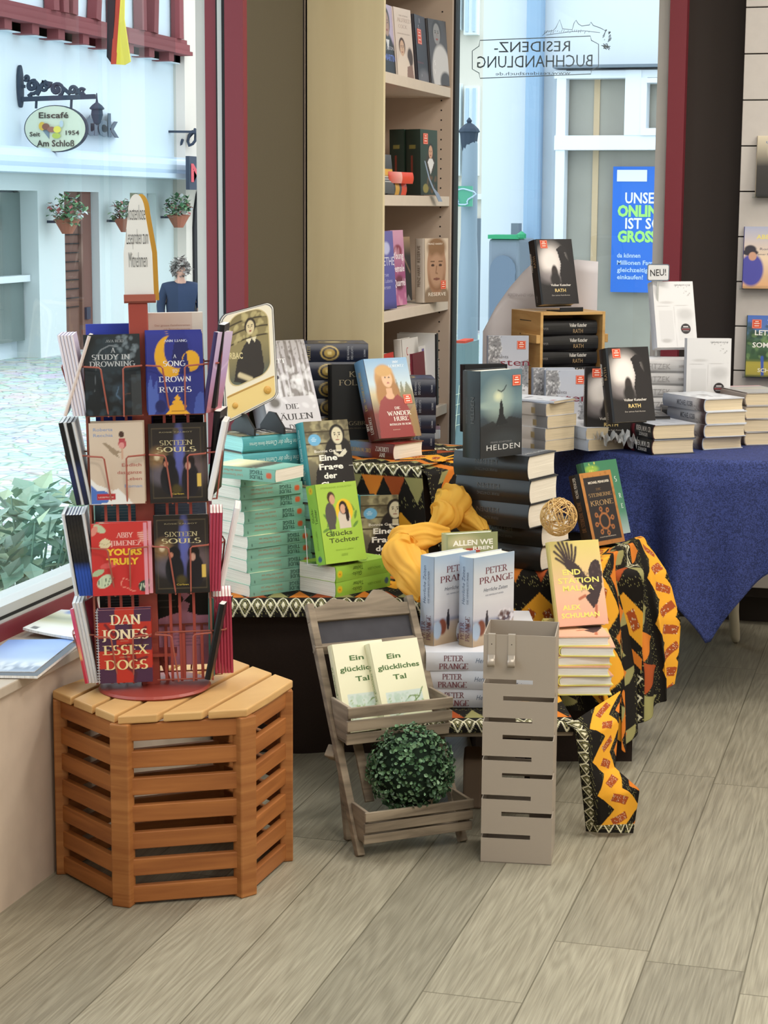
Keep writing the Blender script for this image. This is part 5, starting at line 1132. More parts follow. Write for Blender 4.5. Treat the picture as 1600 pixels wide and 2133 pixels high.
design('endlich', .113, .172, .010, False, ('CDB8A4', 'CDB8A4', 'C9B5A0'), front=f_endl, pages='cream_pages', ft=[('Roberta', .08, .9, .04, '8FA2C8', dict(a='l', w=.36)), ('Recchia', .08, .83, .04, '8FA2C8', dict(a='l', w=.36)), ('Endlich', .95, .46, .04, 'B05A52', dict(a='r', w=.36)), ('das ganze', .95, .37, .04, 'B05A52', dict(a='r', w=.45)), ('Leben', .95, .29, .04, 'B05A52', dict(a='r', w=.28)), ('Roman', .95, .20, .04, '8FA2C8', dict(a='r', w=.32)), ('LESEPROBE', .28, .08, .018, 'E8C8C0', dict(w=.28))])
def f_six(p): p.grad([(0, '1E1A18'), (.5, '37302E'), (.75, '2A2422'), (1, '231E1B')]).ell(.16, .56, .16, .13, '8A6B4A', .8).ell(.14, .58, .05, .04, 'D8C8A8', .7).rect(.44, .1, .62, .9, '575CA0', .0).ell(.55, .62, .09, .34, '5A60A6', .7).ell(.8, .4, .2, .2, '6E5C60', .8, a=.7).ell(.2, .35, .18, .12, '6A626E', .8, a=.7).ell(.36, .5, .12, .1, '1B191C').ell(.36, .3, .17, .2, '1C1B20').ell(.30, .49, .04, .035, 'C08068', .3).ell(.72, .51, .11, .1, '221A1A').ell(.74, .28, .16, .22, '1F1C22').ell(.70, .46, .05, .05, 'C49684', .3).ell(.48, .17, .09, .06, '4A4020', .6).rect(.46, .145, .54, .15, 'D0B860').line([(.05, .94), (.95, .94), (.95, .06), (.05, .06), (.05, .94)], .006, '6E6048', .7).ell(.5, .9, .06, .04, '4E4436', .4).rect(.86, .2, .93, .36, 'D5B45A')
design('sixteen', .116, .168, .008, False, ('241F1C', '1E1A18', '241F1C'), front=f_six, pages='bright_pages', ft=[('SIXTEEN', .5, .725, .06, 'B9AC86', dict(w=.6, r=.14)), ('SOULS', .5, .64, .06, 'C9BC90', dict(w=.72, r=.16)), ('ROSIE TALBOT', .5, .88, .016, '9A8E70', dict(w=.6)), ('Carlsen', .5, .10, .022, 'D8BC50', dict(w=.22))])
def f_yours(p):
    p.grad([(0, 'BE2F2F'), (1, 'C63A35')])
    for u, v, ru, rv, r_, c_ in ((.15, .93, .12, .05, -30, 'B9C2A0'), (.05, .9, .1, .04, 60, 'D88A7A'), (.22, .2, .16, .08, 35, 'C2CDAE'), (.1, .32, .12, .04, 25, 'A9B892'), (.3, .42, .16, .04, 10, 'D65A58'), (.92, .12, .1, .08, -50, '2E4038'), (.96, .8, .1, .1, 0, 'D0685E')): p.ell(u, v, ru, rv, c_, .1, r_)
    for k in range(5): p.line([(.12 + .05 * k, .12 + .01 * k), (.1 + .07 * k, .24)], .006, '2E4038'); p.line([(.86 + .02 * k, .06 + .01 * k), (.84 + .035 * k, .16)], .006, 'C9D2B8'); p.line([(.84, .74 + .03 * k), (.98, .75 + .03 * k)], .008, 'E2B8A8')
    p.poly([(.14, .7), (.16, .76), (.25, .8), (.34, .76), (.35, .7), (.3, .66), (.16, .66)], 'D9CBA4').line([(.14, .74), (.25, .7), (.36, .75)], .006, 'B8A880').line([(.5, .2), (.52, .12), (.62, .1), (.72, .05), (.76, .06)], .008, 'E0907E').line([(.52, .18), (.55, .24), (.68, .2)], .006, 'E0907E').rect(.93, 0, 1, 1, 'DB9AA8', .9)
design('yours', .118, .154, .008, False, ('C63A35', 'BE2F2F', 'DB9AA8'), front=f_yours, pages='bright_pages', ft=[('ABBY', .6, .80, .07, 'E8A9A0', dict(w=.32, r=.2)), ('JIMENEZ', .62, .69, .07, 'E8A9A0', dict(w=.56, r=.2)), ('YOURS', .58, .56, .085, 'EDBE3C', dict(w=.64, b=.05)), ('TRULY', .55, .43, .085, 'EDBE3C', dict(w=.58, b=.05))])
def f_dan(p):
    p.grad([(0, 'B9362A'), (1, 'B9362A')]); nv = '2A2C4A'
    for r_ in ((0, .83, .33, 1), (.68, .83, 1, 1), (0, .44, .34, .62), (.66, .44, 1, .62), (0, 0, .33, .2), (.66, 0, 1, .2), (.33, .62, .66, .8)): p.rect(*r_, nv, .9)
    for q in ([(.15, .8), (.3, .66), (.4, .72), (.34, .6), (.5, .62)], [(.6, .8), (.66, .6), (.9, .75), (.8, .5)], [(.4, .5), (.6, .52), (.7, .3), (.9, .34)], [(.5, .4), (.55, .2), (.7, .12), (.66, .02)]): p.line(q, .03, '4A2430', .8)
    p.rect(0, 0, .012, 1, 'E8E4E0')
design('dan', .115, .158, .006, False, ('B9362A', '2A2C4A', 'B9362A'), front=f_dan, pages='bright_pages', spiral=True, ft=[('DAN', .53, .80, .13, 'EAD9B4', dict(w=.58, r=.17)), ('JONES', .52, .60, .13, 'EAD9B4', dict(w=.86, r=.17)), ('ESSEX', .52, .39, .125, 'E8D49C', dict(w=.86, r=.17)), ('DOGS', .52, .185, .125, 'E8D49C', dict(w=.80, r=.17)), ('ROMAN', .5, .565, .016, 'C9A080', dict(w=.14)), ('LESEPROBE', .5, .345, .016, 'D8B090', dict(w=.2))])
def back_lines(c1, c2, tc): return lambda p: p.grad([(0, c1), (1, c2)]).lines(tc, .1, .9, [.9 - .035 * k for k in range(18)], .010, .55)
design('lilac', .12, .172, .006, False, ('C9BBD2', 'E2DAE4', '8F86B8'), pages='bright_pages')
design('beige_card', .12, .175, .007, False, ('D9C6BC', 'DCCBC4', 'D9C6BC'), pages='bright_pages')
design('ink_spine', .12, .178, .009, False, ('20232E', '16171B', '20232E'), pages='bright_pages', spine=lambda p: p.grad([(0, '1A1E30'), (.4, '232C58'), (.55, '14151A'), (1, '141416')]))
design('plain_white', .12, .178, .007, False, ('D9D9DC', 'CFCFD2', 'D9D9DC'), pages='bright_pages')
design('blue_fade', .12, .176, .006, False, ('2A3F80', '1A1B22', '2A3F80'), pages='bright_pages', spine=lambda p: p.grad([(0, '26479A'), (.3, '2C4FA8'), (.42, '15161C'), (.75, '2A2622'), (1, '17171A')]))
design('violet', .122, .172, .009, False, ('B39AC4', '3A2D5A', 'B39AC4'), pages='bright_pages', front=lambda p: p.grad([(0, 'B06A72'), (.5, 'B79AC6'), (1, 'CBB9D6')]).line([(0, .6), (.5, .5), (1, .62)], .03, 'D8C4DE', .6))
design('night', .122, .178, .014, False, ('1A1518', '141216', '1A1518'), pages='bright_pages', front=lambda p: p.grad([(0, '120F12'), (.5, '3A1A1C'), (.62, '7A1E20'), (.7, '1C1216'), (1, '221A1E')]))
design('rosy', .12, .170, .0065, False, ('C8525A', 'A83A50', 'C8525A'), pages='bright_pages', front=lambda p: p.grad([(0, '8E5A50'), (.4, 'C04A58'), (1, 'D29AA0')]))
design('greyfold', .12, .172, .012, False, ('B8B2B8', 'E8E6E8', 'B8B2B8'), pages='bright_pages')
design('mint', .12, .172, .006, False, ('5E8A80', '3F6A62', '5E8A80'), pages='bright_pages')
design('noir', .122, .168, .012, False, ('26221E', '0E0E10', '26221E'), pages='bright_pages', front=lambda p: p.grad([(0, '8A7440'), (.2, '4A4236'), (.6, '3A342E'), (1, '1C1A18')]))
design('pinkish', .12, .166, .006, False, ('D0506A', 'D9738A', 'D0506A'), pages='bright_pages', spine=lambda p: p.grad([(0, 'C2304A'), (.3, 'C8404A'), (.34, 'E0B070'), (.55, 'D8606A'), (.8, 'C9406A'), (1, 'D06080')]))
for k, c1, c2, tc in (('back_blue', '3447A8', '3A4AB0', '9AA4DC'), ('back_teal', '4E6C78', '6FA0B4', 'C2D4D8'), ('back_sky', 'AFC4D8', '8FA4C0', '6E7E98'), ('back_dark', '43494A', '3A4042', '8A8F8E'), ('back_black', '171719', '1E1E22', '55585C')):
    design(k, .122, .190, .006, False, (c1, c2, c2), pages='bright_pages', front=back_lines(c1, c2, tc))
def f_beigeback(p): p.grad([(0, 'D6BFB2'), (1, 'DCC7BA')]).rect(.82, 0, 1, 1, 'E4D8CC')
design('back_beige', .125, .205, .014, False, ('D9C4B8', 'D9C4B8', 'D9C4B8'), pages='bright_pages', front=f_beigeback, ft=[('Der grosse Familienroman', .78, .86, .02, 'B98A7A', dict(a='r', w=.6)), ('mit Bestsellerautorin', .78, .82, .02, 'B98A7A', dict(a='r', w=.45)), ('im Herbst', .78, .78, .02, 'B98A7A', dict(a='r', w=.26))])
def f_pinkback(p): p.grad([(0, 'DE9CB8'), (1, 'DE9CB8')]).poly([(0, .55), (.2, .6), (.45, .65), (.4, .72), (.5, .8), (.42, .9), (.6, 1), (0, 1)], '1A1618').poly([(1, .6), (.75, .6), (.55, .65), (.6, .75), (.5, .78), (.6, .86), (.5, .9), (.6, .96), (.65, 1), (1, 1)], '1A1618').lines('6E6A6A', .06, .4, [.95 - .04 * k for k in range(8)], .008, .6).lines('A06A84', .3, .8, [.36, .32, .28, .24], .01, .8)
design('back_pink', .135, .185, .006, False, ('C98AA4', 'C98AA4', 'C98AA4'), pages='bright_pages', front=f_pinkback)
# ---- left tables
def f_trude(p): p.grad([(0, '6FA898'), (.25, '8DBFAE'), (.4, '4A4A3A'), (.5, '8A8A70'), (.62, 'D9D3A8'), (.8, 'E2DDB4'), (1, 'C9D6C0')]).poly([(0, .3), (.2, .4), (.5, .38), (.7, .5), (1, .42), (1, .3)], '4A4038', .8).ell(.3, .75, .3, .06, 'F0E8C4', .8).speck('5A5548', 20, .05, 3, (0, .3, 1, .5), .6)
design('trude', .128, .200, .0312, False, ('8DBFAE', '7FB39E', '7FB39E'), front=f_trude, st=[('TRUDE', .28, .68, .30, '3E5E54', 'up', dict(w=.20, b=.02)), ('TEIGE', .28, .30, .30, '3E5E54', 'up', dict(w=.20, b=.02)), ('Und Grossmutter', .66, .64, .2, 'B08A70', 'up', dict(w=.36)), ('atmete das Meer aus', .66, .30, .2, 'B08A70', 'up', dict(w=.34))])
DES['trude']['spine'] = lambda p: p.grad([(0, '7FB39E'), (1, '86B8A6')]).ell(.5, .09, .26, .26 * .17, 'D0603A', .2).rect(.2, .93, .4, .95, '4A6E62')
def f_gl(p):
    p.grad([(0, 'A9D04E'), (1, 'A9CB52')])
    for u, v, r_ in ((.2, .5, 60), (.12, .42, 20), (.24, .38, 110), (.82, .68, 120), (.88, .58, 70), (.85, .46, 40), (.16, .58, 130)): p.ell(u, v, .09, .018, '6A9440', .2, r_)
    p.ell(.62, .64, .21, .15, 'EFC534', .1)
    p.ell(.28, .60, .13, .16, '57524F', .1).ell(.34, .82, .095, .075, '4A3428').ell(.36, .795, .065, .062, 'D2A285', .15).rect(.2, .42, .36, .5, '57524F')
    p.ell(.6, .55, .15, .12, 'D8CDBE', .1).ell(.6, .68, .10, .085, '2C2220').ell(.59, .665, .065, .06, 'D6A68C', .15).ell(.68, .6, .045, .1, '2C2220').rect(.46, .42, .74, .5, 'D8CDBE')
design('gluck', .130, .205, .040, False, ('A9CE50', '8FC043', 'A9CE50'), front=f_gl, ft=[('Glücks', .42, .34, .058, '4E5B2E', dict(w=.64, b=.012)), ('Töchter', .52, .255, .058, '4E5B2E', dict(w=.72, b=.012)), ('STEPHANIE SCHUSTER', .5, .935, .022, '8DB03C', dict(w=.76)), ('EINFACH LEBEN', .5, .15, .02, '8DB03C', dict(w=.42))], st=[('Glücks-', .62, .66, .26, '41551F', 'up', dict(w=.18)), ('Töchter', .60, .30, .26, '41551F', 'up', dict(w=.19)), ('EINFACH LEBEN', .30, .5, .16, '6A9230', 'up', dict(w=.24))])
DES['gluck']['spine'] = lambda p: p.grad([(0, '93C446'), (1, '9BC84B')]).ell(.5, .93, .24, .24 * .19, 'E8C430', .2).ell(.5, .93, .08, .08 * .19, 'D07A2A', .2).ell(.5, .07, .2, .2 * .19, '47657A', .2)
def f_frage(p):
    p.grad([(0, '3A342C'), (.4, '6B6452'), (.6, '8A8368'), (1, '6E654C')]).speck('B8AE86', 40, .06, 5, (0, .45, 1, 1), .5).speck('4E4636', 30, .06, 6, (0, .45, 1, 1), .5)
    for v in (.55, .7, .85): p.rect(0, v, 1, v + .02, '4A412F')
    p.ell(.72, .56, .32, .24, '262221', .08).poly([(.08, .1), (.16, .36), (.45, .6), (1, .6), (1, 0), (.06, 0)], '262221').poly([(.6, .62), (.72, .55), (.86, .63), (.9, .58), (.8, .53), (.68, .53), (.6, .57)], 'D8D2BE').face(.72, .80, .16, 'D6CDB0', '241F1C').rect(.66, .6, .78, .68, 'CDC4A6').ell(.2, .76, .14, .075, '6FAFD6', .1).lines('CFE4F0', .1, .3, [.74, .76, .78], .006)
FT = [('Bonnie Garmus', .5, .595, .034, 'EDE8DC', dict(w=.66, b=.01)), ('Eine', .46, .49, .072, 'F2EEE4', dict(w=.40, b=.03)), ('Frage', .50, .375, .072, 'F2EEE4', dict(w=.54, b=.03)), ('der', .46, .26, .072, 'F2EEE4', dict(w=.30, b=.03)), ('Chemie', .54, .145, .072, 'F2EEE4', dict(w=.64, b=.03)), ('PIPER', .95, .40, .012, 'F2EEE4', dict(w=.1))]
design('frage', .136, .208, .044, True, ('6B6452', '4E9AA0', '262221'), front=f_frage, pages='teal_pages', ft=FT, st=[('Eine Frage der Chemie', .42, .5, .30, 'CFE6E4', 'up', dict(w=.5, i=.12)), ('Bonnie Garmus', .80, .5, .22, 'CFE6E4', 'up', dict(w=.22)), ('PIPER', .1, .5, .2, 'CFE6E4', 'up', dict(w=.1))])
def f_saul(p):
    p.grad([(0, 'D3D0D4'), (.4, 'CFCDD2'), (.7, 'C2BEC4'), (1, 'A9A4A4')])
    for x, w_ in ((.62, .05), (.72, .03), (.5, .02), (.85, .025), (.4, .015), (.93, .02), (.3, .012)): p.poly([(x - w_ * 1.6, .42), (x - w_ * .5, 1), (x + w_ * .5, 1), (x + w_ * 1.4, .42)], '6E665F', .75)
    p.speck('5A524C', 70, .018, 8, (.2, .6, 1, 1), .45).speck('EFEFF3', 60, .05, 9, (0, .3, 1, .75), .5).ell(.35, .62, .03, .02, '4A4650').ell(.2, .36, .1, .05, '6E6A66', .6)
design('saul', .150, .232, .055, True, ('C9C6CB', '8A8688', 'C9C6CB'), front=f_saul, ft=[('KEN', .18, .83, .045, 'F4F2F2', dict(w=.3, r=.15)), ('FOLLETT', .28, .765, .045, 'F4F2F2', dict(w=.56, r=.15)), ('DIE', .5, .29, .05, '3E3A3C', dict(w=.24, r=.13)), ('SÄULEN', .5, .18, .06, '3E3A3C', dict(w=.72, r=.13)), ('DER', .5, .08, .05, '3E3A3C', dict(w=.26, r=.13)), ('ERDE', .5, .02, .03, '3E3A3C', dict(w=.3, r=.13))])
def s_foll(p): p.grad([(0, '1E2438'), (1, '20263C')]).ell(.5, .52, .40, .40 * .31, 'C9B06A', .08).ell(.5, .52, .33, .33 * .31, '1A2036', .08).ell(.5, .52, .24, .24 * .31, 'B59A55', .2).ell(.5, .52, .10, .10 * .31, 'E0CE90', .3)
FS = [('KEN', .86, .5, .17, 'B7A878', 'flat', dict(w=.42, r=.15)), ('FOLLETT', .80, .5, .17, 'B7A878', 'flat', dict(w=.8, r=.15)), ('DIE WAFFEN', .27, .5, .12, 'AEB2BC', 'flat', dict(w=.74)), ('DES LICHTS', .22, .5, .12, 'AEB2BC', 'flat', dict(w=.7)), ('LÜBBE', .05, .5, .09, 'AEB2BC', 'flat', dict(w=.4))]
def f_foll(p): p.grad([(0, '26304E'), (1, '222A44')]).speck('3C5A90', 30, .08, 2, a=.4).ell(.5, .45, .26, .2, 'C2AC6C', .05).ell(.5, .45, .22, .17, '2A3450', .05).ell(.5, .45, .14, .11, 'D8CDA0', .3)
design('follett', .150, .215, .052, True, ('222A44', '1E2438', '1E2438'), front=f_foll, spine=s_foll, st=FS, mat='glossy_print')
design('kings', .145, .215, .046, True, ('1C1D1F', '26282B', '1C1D1F'), front=lambda p: p.grad([(0, '1A1B1D'), (1, '212224')]).line([(.95, .62), (.8, .56), (.72, .45), (.78, .3), (.95, .24)], .012, '5E5A50', .8).line([(.95, .5), (.85, .45), (.86, .36), (.95, .3)], .012, '5E5A50', .8), ft=[('KEN', .53, .84, .072, 'A09278', dict(w=.36, r=.12)), ('FOLLETT', .56, .73, .072, 'A09278', dict(w=.84, r=.12)), ('KINGSBRIDGE', .55, .20, .05, '8A7E66', dict(w=.92, r=.13)), ('DER MORGEN EINER NEUEN ZEIT', .5, .15, .018, '6A604E', dict(w=.8))])
def f_wand(p):
    p.grad([(0, '5A2A24'), (.3, '7A3630'), (.42, '9A8A6A'), (.55, 'C8B890'), (.68, 'BFD0D8'), (1, '7FA8CC')]).rect(0, 0, .12, .9, '8A3A30', .0)
    p.poly([(.6, .55), (.66, .74), (.7, .55), (.76, .72), (.8, .55), (.88, .7), (1, .55), (1, .4), (.55, .4)], '6A6A4A', .8)
    p.ell(.40, .72, .24, .20, 'B98848', .2).ell(.3, .52, .16, .22, 'A87438', .3).ell(.58, .52, .11, .18, 'A06E38', .3).ell(.45, .74, .12, .11, 'DDB08A', .12).ell(.40, .84, .2, .07, 'C89A58', .3).rect(.38, .52, .52, .62, 'D6A680')
    p.poly([(.05, 0), (.1, .3), (.2, .46), (.36, .54), (.5, .47), (.62, .54), (.78, .46), (.85, .3), (.9, 0)], '8E2F2C').ell(.45, .52, .1, .04, 'D8A882', .2).ell(.41, .755, .018, .01, '3A2A22').ell(.5, .755, .018, .01, '3A2A22').ell(.46, .685, .03, .01, 'A5544C').poly([(.85, 0), (.8, .3), (1, .42), (1, 0)], '9A8450', .7)
design('wander', .138, .215, .045, True, ('8A5A48', '7A4A44', '7A3630'), front=f_wand, stk=[(.84, .47, .026)], mat='glossy_print', spine=lambda p: p.grad([(0, '5E2A24'), (.35, '7A3A30'), (.6, '7FA0C0'), (1, '6F9CC6')]), ft=[('INY', .72, .93, .03, 'E8EEF2', dict(w=.14, r=.15)), ('LORENTZ', .72, .88, .032, 'E8EEF2', dict(w=.36, r=.15)), ('DIE', .56, .35, .032, 'F2EDE2', dict(w=.13, r=.15)), ('WANDER', .58, .275, .052, 'F2EDE2', dict(w=.56, r=.15)), ('HURE', .60, .205, .052, 'F2EDE2', dict(w=.34, r=.15)), ('INTRIGEN IN ROM', .56, .15, .024, 'F2EDE2', dict(w=.5, r=.15)), ('ROMAN', .45, .09, .012, 'D8C0A8', dict(w=.16))], st=[('LORENTZ', .18, .34, .28, 'F0E6DA', 'up', dict(w=.22, r=.15)), ('INY', .18, .70, .26, 'F0E6DA', 'up', dict(w=.1, r=.15)), ('DIE WANDERHURE', .62, .5, .24, 'D6B870', 'up', dict(w=.5, r=.15))])
# ---- centre
def f_held(p): p.grad([(0, '232528'), (.3, '2A2C30'), (.45, '3A4650'), (.62, '6E8890'), (.8, '55707C'), (1, '5E7884')]).ell(.42, .66, .26, .18, 'A9BBB0', 1.4, a=.8).ell(.43, .70, .09, .05, 'D9DEBC', 1.2, a=.9).ell(.2, .6, .25, .04, '93A8A4', .8).poly([(0, .36), (.3, .42), (.42, .36), (.7, .46), (1, .42), (1, 0), (0, 0)], '26282B', .9).poly([(.36, .36), (.44, .48), (.47, .62), (.5, .66), (.54, .6), (.56, .48), (.66, .38)], '1E2226').line([(.42, .77), (.5, .75), (.56, .77), (.62, .82)], .012, '2E383E').ell(.6, .2, .4, .1, '33383C', .9)
design('helden', .146, .218, .062, True, ('3A3C40', '26282A', '202224'), front=f_held, stk=[(.86, .87, .028)], mat='glossy_print', spine=lambda p: p.grad([(0, '161616'), (.3, '221E1A'), (.5, '26221E'), (.8, '1E2224'), (1, '2A3236')]).rect(.44, 0, .47, 1, '7A7A78', .35), ft=[('HELDEN', .55, .085, .062, 'D2D2D2', dict(w=.80, s=1.1)), ('FRANK SCHÄTZING', .5, .165, .018, '8A8A8C', dict(w=.5))], st=[('HELDEN', .55, .34, .2, '54504C', 'up', dict(w=.3)), ('FRANK SCHÄTZING', .55, .66, .12, '4A4642', 'up', dict(w=.3))])
def f_pp(p): p.grad([(0, 'A58E74'), (.1, 'B5A088'), (.24, 'B9AAA0'), (.27, '8E93AC'), (.31, 'C5C3CC'), (.5, 'D4D4DA'), (.8, 'C9CFD8'), (1, 'A5BAD2')]).ell(.34, .26, .035, .11, '2E2A34', .1).ell(.345, .375, .022, .014, '3A3038').ell(.2, .2, .10, .09, '7A4434', .3).ell(.08, .17, .1, .1, '9FB0C6', .3).ell(.8, .27, .2, .06, '4E4658', .4).speck('D8D4DC', 22, .03, 4, (.6, .2, 1, .36), .8).speck('5A3E3A', 22, .03, 5, (.6, .18, 1, .34), .7)
PPS = [('PETER', .17, .68, .30, '6E4A50', 'up', dict(w=.20, r=.14)), ('PRANGE', .20, .28, .30, '6E4A50', 'up', dict(w=.28, r=.14)), ('Herrliche Zeiten', .68, .60, .22, '5A6A84', 'up', dict(w=.42, i=.25)), ('DIE HIMMELSSTÜRMER', .66, .30, .13, '6A7488', 'up', dict(w=.36))]
design('pp', .145, .218, .045, True, ('C9CFD8', 'B9C2CE', 'C9CFD8'), front=f_pp, mat='glossy_print', spine=lambda p: p.grad([(0, '9A8468'), (.12, 'A08A70'), (.2, '8A8FA6'), (.35, 'BFC6D2'), (1, '9FB4CA')]).ell(.3, .22, .2, .03, '9AA8BC', .8).ell(.75, .24, .12, .025, '8A6254', .8), ft=[('PETER', .56, .80, .070, '743A44', dict(w=.54, r=.13)), ('PRANGE', .55, .695, .070, '743A44', dict(w=.82, r=.13)), ('Herrliche Zeiten', .54, .60, .042, '4E5668', dict(w=.58, i=.25)), ('DIE HIMMELSSTÜRMER', .52, .55, .016, '7A8090', dict(w=.44))], st=PPS)
design('pp_flat', .145, .218, .045, True, ('D6D6DC', 'C6C9D2', 'D6D6DC'), mat='glossy_print', spine=lambda p: p.grad([(0, 'CDCDD4'), (1, 'B4C0D0')]), st=[('PETER', .30, .70, .30, '743A44', 'up', dict(w=.22, r=.14)), ('PRANGE', .30, .27, .30, '743A44', 'up', dict(w=.32, r=.14)), ('Herrliche Zeiten', .74, .58, .26, '5A6A84', 'up', dict(w=.4, i=.25))])
design('allen', .135, .21, .04, True, ('9A9C6E', 'A8AA80', '9A9C6E'), pages='bright_pages', front=lambda p: p.grad([(0, 'C7B98A'), (.5, 'A9AA7A'), (1, '8E9468')]).ell(.3, .9, .3, .08, 'B8B088', .8).rect(.35, .77, .65, .82, 'B5443A'), ft=[('ALLEN WE', .5, .86, .06, 'F0ECE0', dict(w=.8, b=.03)), ('RBEN', .7, .80, .04, 'F0ECE0', dict(w=.4, b=.03))])
def f_tal(p):
    p.grad([(0, 'E6E4C2'), (1, 'EAE8CC')]).rect(.12, .10, .88, .42, 'D3DCCB').rect(.12, .25, .88, .42, 'CBDADA', .6)
    for q in ([(.9, .44), (.8, .34), (.62, .36), (.5, .3)], [(.8, .34), (.66, .28), (.58, .22)], [(.72, .36), (.72, .26)]): p.line(q, .012, '6E8A50')
    p.speck('8FAE6A', 60, .03, 3, (.12, .1, .88, .36), .7, .4).speck('B9CFC0', 40, .03, 4, (.12, .2, .6, .4), .7).poly([(.12, .1), (.4, .16), (.7, .24), (.88, .22), (.88, .1)], 'E2E4C4').line([(.12, .14), (.5, .2), (.88, .2)], .006, '8A9A70').poly([(.1, .02), (.14, .09), (.5, .11), (.6, .02)], '3F5A30').poly([(.6, .02), (.66, .12), (.9, .1), (.9, .02)], '4A6A38', .8).lines('B98A6A', .1, .24, [.82, .84, .86, .88], .005, .8).lines('A9A98A', .62, .9, [.85, .87, .89], .005, .8).lines('C08A70', .2, .8, [.49], .008, .9)
design('tal', .130, .208, .026, True, ('EAE8CC', 'E4E2C0', 'EAE8CC'), front=f_tal, ft=[('Ein', .44, .80, .055, '50703C', dict(w=.28, b=.02)), ('glückliches', .50, .68, .055, '50703C', dict(w=.86, b=.02)), ('Tal', .48, .56, .055, '50703C', dict(w=.27, b=.02))], st=[('Ein glückliches Tal', .55, .5, .3, '6E8A50', 'up', dict(w=.4))])
def f_malma(p):
    p.grad([(0, 'E0A58E'), (.35, 'E2B496'), (.7, 'DDC184'), (1, 'D9C878')]); k = '3A2A2C'
    p.poly([(.28, .80), (.40, .77), (.54, .70), (.66, .58), (.73, .55), (.73, .65), (.79, .73), (.89, .77), (.96, .74), (.99, .60), (.96, .44), (.89, .34), (.83, .25), (.74, .19), (.66, .26), (.60, .33), (.70, .37), (.60, .46), (.48, .53), (.36, .62), (.26, .70)], k)
    for x0, y0, x1, y1 in ((.28, .79, .12, .95), (.29, .80, .18, .985), (.33, .80, .26, .99), (.37, .79, .35, .975), (.41, .77, .44, .95), (.45, .75, .52, .92), (.27, .76, .08, .88), (.27, .72, .10, .80)): p.line([(x0, y0), ((x0 + x1) / 2 + .01, (y0 + y1) / 2), (x1, y1)], .026, k)
    p.ell(.77, .11, .035, .035, 'B5674A').line([(.80, .22), (.77, .10)], .03, 'B5674A').line([(.60, .345), (.48, .31)], .03, 'B5674A').speck('5A4644', 30, .03, 6, (.4, .4, .95, .7), .5, .5)
design('malma', .135, .214, .024, True, ('E2B496', 'DCCB80', 'E2B496'), front=f_malma, pages='bright_pages', ft=[('END', .38, .60, .062, 'E9DC74', dict(w=.36, b=.03)), ('STATION', .50, .50, .062, 'E9DC74', dict(w=.82, b=.02)), ('MALMA', .48, .41, .062, 'E9DC74', dict(w=.62, b=.02)), ('ALEX', .30, .19, .055, 'E9DC74', dict(w=.36, b=.03)), ('SCHULMAN', .46, .095, .055, 'E9DC74', dict(w=.76, b=.03))])
design('malma_flat', .135, .214, .0245, True, ('E2B496', 'E6DC7A', 'E6DC7A'), front=f_malma, pages='bright_pages')
def f_krone(p):
    p.grad([(0, 'A8703A'), (1, 'B57C40')]).speck('8A5A2C', 60, .03, 3, a=.5).rect(.09, .06, .93, .93, '2A2626')
    pts = [(.5 + .15 * math.cos(a), .32 + .105 * math.sin(a)) for a in [2 * math.pi * i / 16 for i in range(17)]]; p.line(pts, .022, 'A5683A').ell(.5, .32, .07, .06, '2A2626')
    for i in range(8): a = 2 * math.pi * i / 8 + .2; q = (.5 + .27 * math.cos(a), .32 + .17 * math.sin(a)); p.line([(.5 + .17 * math.cos(a), .32 + .11 * math.sin(a)), q], .02, '8F5A34').ell(q[0], q[1], .05, .034, 'A5683A', .2).ell(q[0], q[1], .022, .015, '2A2626')
design('krone', .135, .205, .040, False, ('A8703A', '1C1A1A', '2A2626'), front=f_krone, ft=[('MICHAEL PEINKOFER', .55, .84, .032, 'E4DCCC', dict(w=.66, b=.02)), ('DIE', .5, .745, .03, '7E6446', dict(w=.16, r=.14)), ('STEINERNE', .52, .66, .048, 'A88A60', dict(w=.72, r=.13)), ('KRONE', .52, .54, .068, 'A88A60', dict(w=.72, r=.13)), ('FANTASYROMAN', .5, .10, .014, 'D8CCB8', dict(w=.5))], st=[('MICHAEL PEINKOFER', .82, .5, .28, 'D8D0C0', 'up', dict(w=.28)), ('DIE STEINERNE KRONE', .42, .5, .34, '7A5A40', 'up', dict(w=.42, r=.14))])
design('magic', .138, .215, .03, False, ('3E7A58', '2E5E44', '3E7A58'), front=lambda p: p.grad([(0, '9FB0B0'), (.3, '4E8068'), (1, '3E7A58')]).ell(.2, .9, .2, .05, '8AAE48', .6).speck('C9C860', 8, .02, 2, (0, .85, .4, 1)), ft=[('S', .86, .70, .07, 'D8E0D8', dict(r=.15)), ('R', .90, .48, .06, 'D8E0D8', dict(r=.15)), ('E', .90, .34, .06, 'D8E0D8', dict(r=.15))])
